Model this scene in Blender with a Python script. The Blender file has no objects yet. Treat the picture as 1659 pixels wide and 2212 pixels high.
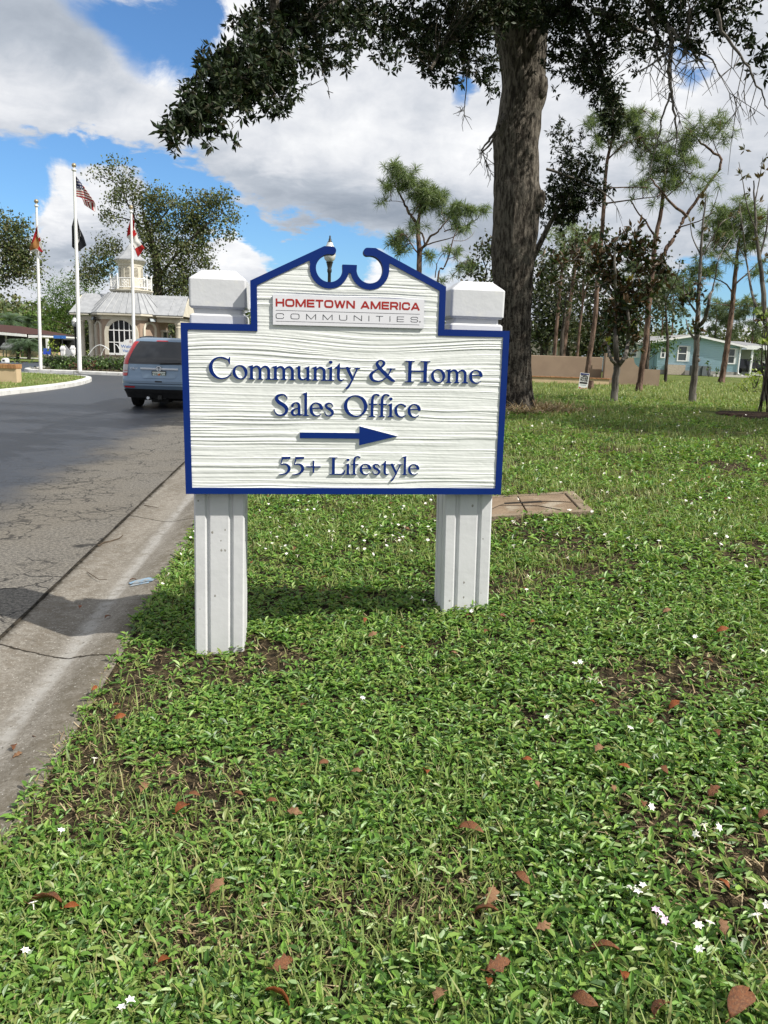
import bpy, bmesh, math, random, json
import numpy as np
from mathutils import Vector, Matrix, geometry

random.seed(7)
rng = np.random.default_rng(11)
SC = bpy.context.scene
COL = SC.collection
PI = math.pi

# ------------------------------------------------------------------ camera
PITCH, ROLL, CAMZ, FPX = math.radians(11.8), math.radians(1.9), 1.56, 1673.0   # focal length for a 1659 x 2212 frame
FW = np.array([0, math.cos(PITCH), -math.sin(PITCH)])
U0 = np.array([0, math.sin(PITCH), math.cos(PITCH)])
R0 = np.array([1.0, 0, 0])
RT = math.cos(ROLL) * R0 + math.sin(ROLL) * U0
UP = -math.sin(ROLL) * R0 + math.cos(ROLL) * U0
CAM = np.array([0, 0, CAMZ])
cd = bpy.data.cameras.new('camera')
cam = bpy.data.objects.new('camera', cd)
COL.objects.link(cam)
cam.matrix_world = Matrix(((RT[0], UP[0], -FW[0], 0), (RT[1], UP[1], -FW[1], 0), (RT[2], UP[2], -FW[2], CAMZ), (0, 0, 0, 1)))
cd.sensor_fit = 'VERTICAL'
cd.sensor_height = 36.0
cd.lens = 36.0 * FPX / 2212.0
cd.clip_start = 0.05
cd.clip_end = 5000
SC.camera = cam
SC.render.resolution_x, SC.render.resolution_y = 768, 1024

def ray(px, py):
    return FW + RT * ((px - 829.5) / FPX) + UP * ((1106.0 - py) / FPX)
def A(px, py, Y):                       # point of the place at distance Y ahead, seen in that direction
    d = ray(px, py); return CAM + d * (Y / d[1])
def onz(px, py, z):
    d = ray(px, py); return CAM + d * ((z - CAMZ) / d[2])
def azel(px, py):
    d = ray(px, py); d = d / np.linalg.norm(d)
    return math.atan2(d[0], d[1]), math.asin(d[2])

# ------------------------------------------------------------------ exposure, sun, sky
SC.view_settings.view_transform = 'Standard'
SC.view_settings.look = 'None'
SC.view_settings.exposure = 0.30
SC.view_settings.gamma = 1.0
SUN = Vector((0.85, -0.42, 1.0)).normalized()
sl = bpy.data.lights.new('sun', 'SUN')
sl.energy = 4.9
sl.angle = math.radians(0.53)
sl.color = (1.0, 0.95, 0.86)
so = bpy.data.objects.new('sun', sl)
COL.objects.link(so)
so.rotation_euler = SUN.to_track_quat('Z', 'Y').to_euler()

W = bpy.data.worlds.new('World')
SC.world = W
W.use_nodes = True
NT = W.node_tree
NT.nodes.clear()
class NB:                               # small node-building helper
    def __init__(s, nt): s.nt = nt
    def n(s, t, **k):
        o = s.nt.nodes.new(t)
        for a, b in k.items(): setattr(o, a, b)
        return o
    def put(s, sock, v):
        if isinstance(v, bpy.types.NodeSocket): s.nt.links.new(v, sock)
        elif v is not None: sock.default_value = v
    def m(s, op, a, b=None, c=None, clamp=False):
        o = s.n('ShaderNodeMath', operation=op, use_clamp=clamp)
        s.put(o.inputs[0], a); s.put(o.inputs[1], b)
        if c is not None: s.put(o.inputs[2], c)
        return o.outputs[0]
    def v(s, op, a, b=None):
        o = s.n('ShaderNodeVectorMath', operation=op)
        s.put(o.inputs[0], a); s.put(o.inputs[1], b)
        return o.outputs['Value'] if op in ('DOT_PRODUCT', 'LENGTH') else o.outputs[0]
    def mix(s, f, a, b, typ='MIX'):
        o = s.n('ShaderNodeMix', data_type='RGBA', blend_type=typ)
        s.put(o.inputs[0], f); s.put(o.inputs[6], a); s.put(o.inputs[7], b)
        return o.outputs[2]
    def noise(s, vec, scale, detail=6, rough=.55, dist=0.0):
        o = s.n('ShaderNodeTexNoise')
        s.put(o.inputs['Vector'], vec); o.inputs['Scale'].default_value = scale
        o.inputs['Detail'].default_value = detail; o.inputs['Roughness'].default_value = rough
        o.inputs['Distortion'].default_value = dist
        return o
    def ss(s, x, lo, hi, a=0.0, b=1.0):
        o = s.n('ShaderNodeMapRange', interpolation_type='SMOOTHSTEP')
        s.put(o.inputs[0], x)
        for i, q in enumerate((lo, hi, a, b)): s.put(o.inputs[i + 1], q)
        return o.outputs[0]
    def ramp(s, f, stops):
        o = s.n('ShaderNodeValToRGB'); e = o.color_ramp.elements
        while len(e) < len(stops): e.new(.5)
        for q, (p, c) in zip(e, stops): q.position = p; q.color = (*c, 1) if len(c) == 3 else c
        s.put(o.inputs[0], f); return o.outputs[0]
b = NB(NT)
tc = b.n('ShaderNodeTexCoord').outputs['Generated']
dr = b.v('NORMALIZE', tc)
sep = b.n('ShaderNodeSeparateXYZ'); b.put(sep.inputs[0], dr)
sx, sy, sz = sep.outputs
az = b.m('ARCTAN2', sx, sy)
el = b.m('ARCSINE', sz)
sky = b.n('ShaderNodeTexSky', sky_type='NISHITA')
sky.sun_disc = False
sky.sun_elevation = math.asin(SUN.z)
sky.sun_rotation = math.atan2(SUN.x, SUN.y)
sky.altitude = 10; sky.air_density = 1.0; sky.dust_density = 0.6; sky.ozone_density = 1.6
skyc = b.mix(1.0, sky.outputs[0], (0.066, 0.098, 0.128, 1), 'MULTIPLY')
# cloud deck: direction projected on a flat layer, so clouds flatten towards the horizon
inv = b.m('DIVIDE', 1.0, b.m('ADD', b.m('MAXIMUM', sz, 0.0), 0.22))
cv = b.n('ShaderNodeCombineXYZ')
b.put(cv.inputs[0], b.m('MULTIPLY', sx, inv)); b.put(cv.inputs[1], b.m('MULTIPLY', sy, inv)); cv.inputs[2].default_value = 3.3
cvo = cv.outputs[0]
warp = b.noise(cvo, 1.6, 4).outputs['Color']
wv = b.v('ADD', cvo, b.v('MULTIPLY', b.v('SUBTRACT', warp, (.5, .5, .5)), (.35, .35, .35)))
n1 = b.noise(wv, 1.7, 10, .60).outputs['Fac']
n2 = b.noise(dr, 7.0, 10, .62, .25).outputs['Fac']
n3 = b.noise(wv, 3.2, 8, .6).outputs['Fac']
azw = b.m('ADD', az, b.m('MULTIPLY', b.m('SUBTRACT', n2, .5), .16))
elw = b.m('ADD', el, b.m('MULTIPLY', b.m('SUBTRACT', n1, .5), .20))
def blob(px, py, rx, ry, amp, rot=0):
    a, e = azel(px, py)
    sa, se = rx / FPX, ry / FPX
    x = b.m('SUBTRACT', azw, a); y = b.m('SUBTRACT', elw, e)
    if rot:
        c, s_ = math.cos(rot), math.sin(rot)
        x, y = b.m('ADD', b.m('MULTIPLY', x, c), b.m('MULTIPLY', y, s_)), b.m('SUBTRACT', b.m('MULTIPLY', y, c), b.m('MULTIPLY', x, s_))
    x = b.m('DIVIDE', x, sa); y = b.m('DIVIDE', y, se)
    r2 = b.m('ADD', b.m('MULTIPLY', x, x), b.m('MULTIPLY', y, y))
    return b.m('MULTIPLY', b.m('EXPONENT', b.m('MULTIPLY', r2, -1.0)), amp)
def total(lst, base):
    t = base
    for q in lst: t = b.m('ADD', t, blob(*q))
    return t
cov = total(COVER := [ # (px, py, rx, ry, amount, rotation): cloud banks (+) and the blue gaps (-)
    (330, 60, 130, 70, -.62), (420, 20, 60, 60, -.35), (300, 150, 60, 50, -.22), (230, 20, 90, 40, -.25),
    (30, 400, 190, 75, -.85), (220, 355, 130, 36, -.55, -.2), (420, 420, 130, 55, -.60, -.25), (560, 520, 150, 55, -.75, -.2), (720, 560, 130, 60, -.7),
    (360, 470, 90, 60, -.35), (900, 590, 130, 45, -.35), (200, 575, 70, 50, -.5), (30, 590, 60, 40, -.35),
    (1490, 172, 62, 32, -.62, -.5), (985, 192, 36, 30, -.6), (1640, 560, 50, 60, -.4), (1250, 120, 40, 24, -.2), (1540, 640, 100, 60, -.8), (1450, 690, 80, 30, -.35), (1640, 230, 40, 40, -.35), (1200, 560, 60, 40, -.2),
    (190, 470, 95, 80, .75), (130, 500, 60, 60, .5), (250, 430, 50, 50, .45), (540, 580, 70, 50, .72), (470, 590, 60, 50, .55), (800, 600, 40, 22, .6), (690, 590, 30, 30, .35), (60, 640, 60, 30, .4),
    (700, 300, 320, 170, .35), (120, 200, 220, 120, .35), (1300, 300, 300, 250, .3), (1560, 420, 150, 160, .3), (540, 70, 60, 60, .3)],
    b.m('MULTIPLY_ADD', b.m('SUBTRACT', n1, .5), 1.25, .80))
cov = b.m('ADD', cov, b.m('MULTIPLY', b.m('SUBTRACT', n2, .5), .85))
alpha = b.ss(cov, .36, .72)
shade = total([(620, 430, 260, 70, -.36), (950, 480, 230, 80, -.30), (80, 70, 200, 80, -.24), (180, 330, 160, 40, -.16), (1400, 480, 200, 70, -.05), (180, 545, 90, 40, -.30), (1550, 600, 120, 60, -.25),
               (690, 230, 190, 110, .26), (480, 60, 90, 70, .32), (190, 430, 90, 45, .34), (540, 560, 70, 40, .24), (800, 600, 40, 30, .3), (1350, 230, 200, 90, .2), (1000, 330, 120, 80, .18), (60, 200, 120, 70, .16), (460, 300, 140, 60, .08)],
              b.m('MULTIPLY_ADD', b.m('SUBTRACT', n3, .5), 1.05, .61))
shade = b.m('ADD', shade, b.m('MULTIPLY', b.m('SUBTRACT', n2, .5), .70))
edge = b.ss(cov, .55, 1.15)            # thin rims of a cloud scatter more light than its deep middle
shade = b.m('SUBTRACT', shade, b.m('MULTIPLY', edge, .10))
cc = b.ramp(shade, [(0.0, (.26, .30, .36)), (.35, (.41, .45, .51)), (.62, (.62, .64, .68)), (1.0, (.90, .90, .90))])
allc = b.mix(alpha, skyc, cc)
bg = b.n('ShaderNodeBackground'); b.put(bg.inputs[0], allc); bg.inputs[1].default_value = 1.0
wo = b.n('ShaderNodeOutputWorld'); NT.links.new(bg.outputs[0], wo.inputs[0])

# ------------------------------------------------------------------ helpers
def tag(o, label=None, cat=None, group=None, kind=None):
    if label: o['label'] = label
    if cat: o['category'] = cat
    if group: o['group'] = group
    if kind: o['kind'] = kind
    return o
def thing(name, label, cat, loc=(0, 0, 0), rz=0, group=None):
    o = bpy.data.objects.new(name, None); COL.objects.link(o)
    o.location = [float(q) for q in loc]; o.rotation_euler = (0, 0, rz)
    o.empty_display_size = .2
    return tag(o, label, cat, group)

def vhash(i, j, k):
    n = (i * 374761393 + j * 668265263 + k * 1274126177) & 0xffffffff
    n = ((n ^ (n >> 13)) * 1274126177) & 0xffffffff
    return ((n ^ (n >> 16)) & 0xffff) / 65535.0
def vn(x, y, z=0.0):                    # value noise, vectorised
    x, y, z = np.broadcast_arrays(np.asarray(x, float), np.asarray(y, float), np.asarray(z, float))
    xi, yi, zi = np.floor(x).astype(np.int64), np.floor(y).astype(np.int64), np.floor(z).astype(np.int64)
    fx, fy, fz = x - xi, y - yi, z - zi
    fx, fy, fz = fx * fx * (3 - 2 * fx), fy * fy * (3 - 2 * fy), fz * fz * (3 - 2 * fz)
    r = 0
    for a in (0, 1):
        for c in (0, 1):
            for d in (0, 1):
                r = r + vhash(xi + a, yi + c, zi + d) * (fx if a else 1 - fx) * (fy if c else 1 - fy) * (fz if d else 1 - fz)
    return r
def fbm(x, y, z=0.0, o=4):
    r, a, t = 0, 1.0, 0
    for i in range(o):
        r = r + vn(x * 2 ** i + 17.3 * i, y * 2 ** i + 9.1 * i, np.asarray(z) * 2 ** i) * a; t += a; a *= .5
    return r / t

def npmesh(name, V, F, mats, parent=None, midx=None, smooth=False, uv=None):
    """V (n,3); F list of int arrays, each (m,k)"""
    me = bpy.data.meshes.new(name)
    V = np.asarray(V, np.float32).reshape(-1, 3)
    if isinstance(F, np.ndarray): F = [F]
    F = [np.asarray(f, np.int32) for f in F if len(f)]
    me.vertices.add(len(V)); me.vertices.foreach_set('co', V.ravel())
    nl = sum(f.size for f in F); npoly = sum(len(f) for f in F)
    me.loops.add(nl); me.polygons.add(npoly)
    me.loops.foreach_set('vertex_index', np.concatenate([f.ravel() for f in F]))
    tot = np.concatenate([np.full(len(f), f.shape[1], np.int32) for f in F])
    st = np.concatenate([[0], np.cumsum(tot)[:-1]]).astype(np.int32)
    me.polygons.foreach_set('loop_start', st)
    try: me.polygons.foreach_set('loop_total', tot)
    except Exception: pass
    if not isinstance(mats, (list, tuple)): mats = [mats]
    for m in mats: me.materials.append(m)
    if midx is not None: me.polygons.foreach_set('material_index', np.asarray(midx, np.int32))
    me.polygons.foreach_set('use_smooth', np.full(npoly, smooth))
    if uv is not None:
        l = me.uv_layers.new(name='UVMap')
        l.data.foreach_set('uv', np.asarray(uv, np.float32)[np.concatenate([f.ravel() for f in F])].ravel())
    me.update(); me.validate()
    o = bpy.data.objects.new(name, me); COL.objects.link(o)
    if parent: o.parent = parent
    return o

class MB:                               # collects solid pieces of ONE mesh
    def __init__(s): s.v = []; s.f = []; s.mi = []; s.cur = 0
    def add(s, vs, fs):
        o = len(s.v); s.v += [tuple(float(c) for c in p) for p in vs]
        for f in fs: s.f.append([o + i for i in f]); s.mi.append(s.cur)
        return s
    def box(s, x0, x1, y0, y1, z0, z1):
        return s.add([(x0, y0, z0), (x1, y0, z0), (x1, y1, z0), (x0, y1, z0), (x0, y0, z1), (x1, y0, z1), (x1, y1, z1), (x0, y1, z1)],
                     [(3, 2, 1, 0), (4, 5, 6, 7), (0, 1, 5, 4), (1, 2, 6, 5), (2, 3, 7, 6), (3, 0, 4, 7)])
    def hexa(s, p):                     # eight corners, bottom ring then top ring
        return s.add(p, [(3, 2, 1, 0), (4, 5, 6, 7), (0, 1, 5, 4), (1, 2, 6, 5), (2, 3, 7, 6), (3, 0, 4, 7)])
    def loft(s, rings, cap=True, closed=True):
        n = len(rings[0]); o = len(s.v)
        for r in rings: s.v += [tuple(float(c) for c in p) for p in r]
        for k in range(len(rings) - 1):
            for i in range(n if closed else n - 1):
                j = (i + 1) % n
                s.f.append([o + k * n + i, o + k * n + j, o + (k + 1) * n + j, o + (k + 1) * n + i]); s.mi.append(s.cur)
        if cap:
            s.f.append([o + i for i in range(n)][::-1]); s.mi.append(s.cur)
            s.f.append([o + (len(rings) - 1) * n + i for i in range(n)]); s.mi.append(s.cur)
        return s
    def lathe(s, prof, n=20, c=(0, 0, 0), sx=1, sy=1):
        return s.loft([[(c[0] + r * sx * math.cos(2 * PI * i / n), c[1] + r * sy * math.sin(2 * PI * i / n), c[2] + z) for i in range(n)] for r, z in prof])
    def tube(s, pts, rad, n=8):
        P = [np.array(p, float) for p in pts]; rings = []
        if np.isscalar(rad): rad = [rad] * len(P)
        for i, p in enumerate(P):
            t = P[min(i + 1, len(P) - 1)] - P[max(i - 1, 0)]; t = t / (np.linalg.norm(t) + 1e-9)
            a = np.cross(t, (0, 0, 1) if abs(t[2]) < .9 else (1, 0, 0)); a /= np.linalg.norm(a); c = np.cross(t, a)
            rings.append([p + rad[i] * (a * math.cos(2 * PI * k / n) + c * math.sin(2 * PI * k / n)) for k in range(n)])
        return s.loft(rings)
    def prism(s, poly, fn, d0, d1):     # poly 2-D outline, fn(u, v, d) -> point
        return s.loft([[fn(u, v, d0) for u, v in poly], [fn(u, v, d1) for u, v in poly]])
    def build(s, name, mats, parent=None, smooth=False, bevel=0, seg=2):
        me = bpy.data.meshes.new(name); me.from_pydata(s.v, [], s.f)
        if not isinstance(mats, (list, tuple)): mats = [mats]
        for m in mats: me.materials.append(m)
        me.polygons.foreach_set('material_index', np.array(s.mi, np.int32))
        bm = bmesh.new(); bm.from_mesh(me); bmesh.ops.recalc_face_normals(bm, faces=bm.faces); bm.to_mesh(me); bm.free()
        me.polygons.foreach_set('use_smooth', np.full(len(me.polygons), bool(smooth)))
        o = bpy.data.objects.new(name, me); COL.objects.link(o)
        if smooth:
            md = o.modifiers.new('edge', 'EDGE_SPLIT'); md.split_angle = math.radians(38)
        if bevel:
            md = o.modifiers.new('bevel', 'BEVEL'); md.width = bevel; md.segments = seg; md.limit_method = 'ANGLE'; md.angle_limit = math.radians(35)
        if parent: o.parent = parent
        return o

# ------------------------------------------------------------------ materials
def mat(name, c1, c2=None, scale=4.0, rough=.8, spec=.3, bump=0.0, bscale=30.0, metal=0.0, lo=.38, hi=.62, stretch=(1, 1, 1), c3=None, s3=.8, f3=.5, coat=0.0, detail=6):
    m = bpy.data.materials.new(name); m.use_nodes = True
    nt = m.node_tree; P = nt.nodes['Principled BSDF']; k = NB(nt)
    co = k.n('ShaderNodeTexCoord').outputs['Object']
    mp = k.n('ShaderNodeMapping'); k.put(mp.inputs[0], co); mp.inputs['Scale'].default_value = stretch
    col = (*c1, 1)
    if c2:
        f = k.ss(k.noise(mp.outputs[0], scale, detail).outputs['Fac'], lo, hi)
        col = k.mix(f, (*c1, 1), (*c2, 1))
    if c3:
        f = k.ss(k.noise(mp.outputs[0], s3, 5).outputs['Fac'], f3, f3 + .14)
        col = k.mix(f, col, (*c3, 1))
    k.put(P.inputs['Base Color'], col)
    P.inputs['Roughness'].default_value = rough; P.inputs['Metallic'].default_value = metal
    P.inputs['Specular IOR Level'].default_value = spec
    P.inputs['Coat Weight'].default_value = coat; P.inputs['Coat Roughness'].default_value = .06
    if bump:
        bn = k.n('ShaderNodeBump'); bn.inputs['Strength'].default_value = min(1, bump); bn.inputs['Distance'].default_value = .02 * max(1, bump)
        k.put(bn.inputs['Height'], k.noise(mp.outputs[0], bscale, 8).outputs['Fac']); k.put(P.inputs['Normal'], bn.outputs[0])
    return m
def leafmat(name, cols, trans=.30, rough=.5, spec=.25, back=None):
    m = bpy.data.materials.new(name); m.use_nodes = True
    nt = m.node_tree; P = nt.nodes['Principled BSDF']; k = NB(nt); out = nt.nodes['Material Output']
    g = k.n('ShaderNodeNewGeometry')
    n = len(cols); col = k.ramp(g.outputs['Random Per Island'], [((i + .5) / n, c) for i, c in enumerate(cols)])
    if back: col = k.mix(g.outputs['Backfacing'], col, (*back, 1))
    k.put(P.inputs['Base Color'], col); P.inputs['Roughness'].default_value = rough; P.inputs['Specular IOR Level'].default_value = spec
    t = k.n('ShaderNodeBsdfTranslucent'); k.put(t.inputs[0], k.mix(1.0, col, (2.0 * trans, 1.95 * trans, 1.1 * trans, 1), 'MULTIPLY'))
    mx = k.n('ShaderNodeAddShader')                # a leaf both reflects and lets light through
    nt.links.new(P.outputs[0], mx.inputs[0]); nt.links.new(t.outputs[0], mx.inputs[1]); nt.links.new(mx.outputs[0], out.inputs[0])
    return m
def glass(name, col=(.012, .014, .016), rough=.06):
    return mat(name, col, rough=rough, spec=.7)
M = {}
M['white_paint'] = mat('white_painted_concrete', (.62, .63, .65), (.58, .59, .61), 3, .55, .35, .08, 30, c3=(.66, .66, .64), s3=9, f3=.56)
M['blue'] = mat('deep_blue_paint', (.002, .020, .150), (.002, .022, .155), 6, .5, .18, .03, 300)
M['panel'] = mat('white_carved_panel', (.74, .76, .74), (.70, .72, .70), 8, .5, .3)
M['plaque'] = mat('pale_grey_plaque', (.70, .70, .74), None, rough=.4)
M['red_ink'] = mat('brick_red_lettering', (.34, .022, .018), None, rough=.5)
M['grey_ink'] = mat('charcoal_lettering', (.035, .037, .045), None, rough=.5)
M['black'] = mat('black_plastic', (.012, .012, .013), (.02, .02, .021), 8, .55, .4)
M['white'] = mat('white_gloss_paint', (.80, .80, .80), (.74, .74, .74), 3, .35, .4)
M['offwhite'] = mat('cream_trim', (.64, .60, .51), (.56, .52, .43), 2, .6, .3, .1, 40)
M['stucco_pink'] = mat('pinkish_stucco', (.38, .285, .22), (.34, .255, .195), 2.2, .85, .2, .3, 90)
M['stucco_tan'] = mat('tan_stucco', (.30, .225, .165), (.265, .197, .145), 1.4, .88, .2, .4, 80)
M['stucco_cream'] = mat('cream_stucco', (.56, .43, .28), (.50, .38, .245), 2, .85, .2, .3, 80)
M['glass'] = mat('dark_window_glass', (.006, .007, .008), None, rough=.12, spec=.25)
M['metal_roof'] = mat('galvanised_roof', (.36, .37, .385), (.30, .31, .325), 1.3, .5, .4, 0, stretch=(3, 3, .4))
M['chrome'] = mat('chrome', (.86, .88, .92), None, rough=.25, metal=.25, spec=.8)
M['dark_metal'] = mat('dark_bronze_metal', (.022, .023, .022), (.035, .035, .033), 5, .5, .4)
M['globe'] = mat('milky_lamp_globe', (.66, .67, .66), (.55, .56, .55), 6, .25, .5)
M['brass'] = mat('weathered_gold_ball', (.42, .34, .22), (.30, .25, .17), 9, .4, .4, metal=.5)

# ------------------------------------------------------------------ the ground
def xe(y): return -0.93 - 0.107 * np.asarray(y, float)          # line where the lawn meets the gutter
PS = np.array([-2, 0, .25, .6, 1.2, 1.8, 3, 5, 9, 400.])
PZ = np.array([.03, .03, .02, .03, .14, .26, .39, .445, .455, .455])
def hz(x, y):
    x = np.asarray(x, float); y = np.asarray(y, float)
    s = x - xe(y)
    z = (np.interp(s - .12, PS, PZ) + np.interp(s, PS, PZ) + np.interp(s + .12, PS, PZ)) / 3
    far = np.clip((y - 36) / 30, 0, 1); z = z * (1 - far) + np.minimum(z, .26) * far
    return z + (fbm(x * .9, y * .9) - .5) * .05 * np.clip(s / .6, 0, 1)

def groundmat():
    m = bpy.data.materials.new('lawn_turf'); m.use_nodes = True
    nt = m.node_tree; P = nt.nodes['Principled BSDF']; k = NB(nt)
    co = k.n('ShaderNodeTexCoord').outputs['Object']
    sp = k.n('ShaderNodeSeparateXYZ'); k.put(sp.inputs[0], co)
    big = k.noise(co, .35, 4).outputs['Fac']; mid = k.noise(co, 2.2, 5).outputs['Fac']; fin = k.noise(co, 26, 4, .7).outputs['Fac']
    grass = k.mix(k.ss(fin, .36, .66), (.036, .060, .013, 1), (.125, .175, .040, 1))
    grass = k.mix(k.ss(mid, .40, .66), grass, k.mix(fin, (.10, .125, .03, 1), (.22, .24, .08, 1)))
    grass = k.mix(k.ss(big, .52, .72, 0, .5), grass, (.17, .17, .07, 1))
    soil = k.mix(k.ss(fin, .4, .62), (.022, .017, .011, 1), (.085, .065, .038, 1))
    near = k.ss(sp.outputs[1], 9.0, 15.0)                       # close to the sign real leaves cover bare thatch
    k.put(P.inputs['Base Color'], k.mix(near, soil, grass)); P.inputs['Roughness'].default_value = .95; P.inputs['Specular IOR Level'].default_value = .1
    bn = k.n('ShaderNodeBump'); bn.inputs['Strength'].default_value = .9; bn.inputs['Distance'].default_value = .05
    k.put(bn.inputs['Height'], fin); k.put(P.inputs['Normal'], bn.outputs[0])
    return m
M['turf'] = groundmat()
ss_ = np.concatenate([[-.02], np.linspace(0, 3, 40)[1:], np.linspace(3, 12, 30)[1:], np.linspace(12, 60, 25)[1:], [90, 140, 220]])
yy_ = np.concatenate([np.linspace(-6, 10, 90), np.linspace(10, 45, 70)[1:], np.linspace(45, 120, 30)[1:], [160, 220]])
S_, Y_ = np.meshgrid(ss_, yy_); X_ = xe(Y_) + S_
Z_ = hz(X_, Y_)
nx, ny = len(ss_), len(yy_)
ix = np.arange(nx * ny).reshape(ny, nx)
lawn = npmesh('lawn', np.stack([X_, Y_, Z_], -1), np.stack([ix[:-1, :-1], ix[:-1, 1:], ix[1:, 1:], ix[1:, :-1]], -1).reshape(-1, 4), M['turf'], smooth=True)
tag(lawn, kind='structure')

gm = mat('far_ground', (.05, .075, .022), (.075, .09, .03), .4, .95, .1, c3=(.09, .085, .05), s3=.15, f3=.55)
g = MB().add([(-2500, -900, -.14), (2500, -900, -.14), (2500, 3000, -.14), (-2500, 3000, -.14)], [(0, 1, 2, 3)]).build('ground', gm)
tag(g, kind='structure')

def asphalt():
    m = bpy.data.materials.new('asphalt'); m.use_nodes = True
    nt = m.node_tree; P = nt.nodes['Principled BSDF']; k = NB(nt)
    co = k.n('ShaderNodeTexCoord').outputs['Object']
    sp = k.n('ShaderNodeSeparateXYZ'); k.put(sp.inputs[0], co)
    d = k.m('SUBTRACT', k.m('MULTIPLY_ADD', sp.outputs[1], -.107, -1.60), sp.outputs[0])     # metres in from the gutter
    nz = k.noise(co, .9, 6).outputs['Fac']; fin = k.noise(co, 130, 3, .8).outputs['Fac']; patch = k.noise(co, .35, 5).outputs['Fac']; streak = k.noise(k.v('MULTIPLY', co, (1.0, .12, 1)), 2.4, 5).outputs['Fac']
    worn = k.ss(k.m('SUBTRACT', d, k.m('MULTIPLY', k.m('SUBTRACT', nz, .5), 1.5)), .75, 1.75, 1, 0)
    seal = k.mix(k.ss(fin, .3, .7), (.015, .019, .028, 1), (.028, .033, .043, 1))
    seal = k.mix(k.ss(streak, .42, .66, 0, .55), seal, (.036, .038, .043, 1))
    old = k.mix(k.ss(fin, .35, .66), (.060, .055, .049, 1), (.145, .134, .118, 1))
    grit = k.noise(co, 42, 4, .8).outputs['Fac']
    old = k.mix(k.ss(grit, .47, .58, 0, .7), old, (.25, .23, .195, 1))
    old = k.mix(k.ss(grit, .36, .44, .6, 0), old, (.03, .028, .026, 1))
    seal = k.mix(k.ss(grit, .5, .66, 0, .4), seal, (.055, .058, .066, 1))
    old = k.mix(k.ss(patch, .45, .6, 0, .35), old, (.14, .12, .09, 1))
    col = k.mix(worn, seal, old)
    vo = k.n('ShaderNodeTexVoronoi', feature='DISTANCE_TO_EDGE'); vo.inputs['Scale'].default_value = 2.3
    k.put(vo.inputs['Vector'], k.v('ADD', co, k.v('MULTIPLY', k.v('SUBTRACT', k.noise(co, 5, 5).outputs['Color'], (.5, .5, .5)), (.35, .35, 0))))
    v2 = k.n('ShaderNodeTexVoronoi', feature='DISTANCE_TO_EDGE'); v2.inputs['Scale'].default_value = 6.5
    k.put(v2.inputs['Vector'], k.v('ADD', co, k.v('MULTIPLY', k.v('SUBTRACT', k.noise(co, 9, 4).outputs['Color'], (.5, .5, .5)), (.12, .12, 0))))
    zone = k.ss(k.m('SUBTRACT', d, k.m('MULTIPLY', nz, 1.2)), .8, 2.2, 1, 0)
    c1 = k.ss(vo.outputs['Distance'], .006, .022, 1, 0)
    c2 = k.m('MULTIPLY', k.ss(v2.outputs['Distance'], .01, .05, 1, 0), k.ss(patch, .46, .54, 0, .8))
    cr = k.m('MULTIPLY', k.m('MAXIMUM', c1, c2), k.m('MULTIPLY', zone, k.ss(k.noise(co, 1.7, 3).outputs['Fac'], .42, .52)))
    col = k.mix(k.m('MULTIPLY', cr, .9), col, (.012, .011, .010, 1))
    k.put(P.inputs['Base Color'], col)
    k.put(P.inputs['Roughness'], k.ss(worn, 0, 1, .44, .9)); P.inputs['Specular IOR Level'].default_value = .45
    bn = k.n('ShaderNodeBump'); bn.inputs['Strength'].default_value = .5; bn.inputs['Distance'].default_value = .006
    k.put(bn.inputs['Height'], k.m('SUBTRACT', k.m('ADD', fin, grit), k.m('MULTIPLY', cr, 1.5))); k.put(P.inputs['Normal'], bn.outputs[0])
    return m
ys = [-8, 0, 10, 20, 40, 70, 130]
road = MB().add([(-120, y, 0) for y in ys] + [(float(xe(y)) - .66, y, 0) for y in ys], [(i, i + len(ys), i + len(ys) + 1, i + 1) for i in range(len(ys) - 1)]).build('road', asphalt())
tag(road, kind='structure')

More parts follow.
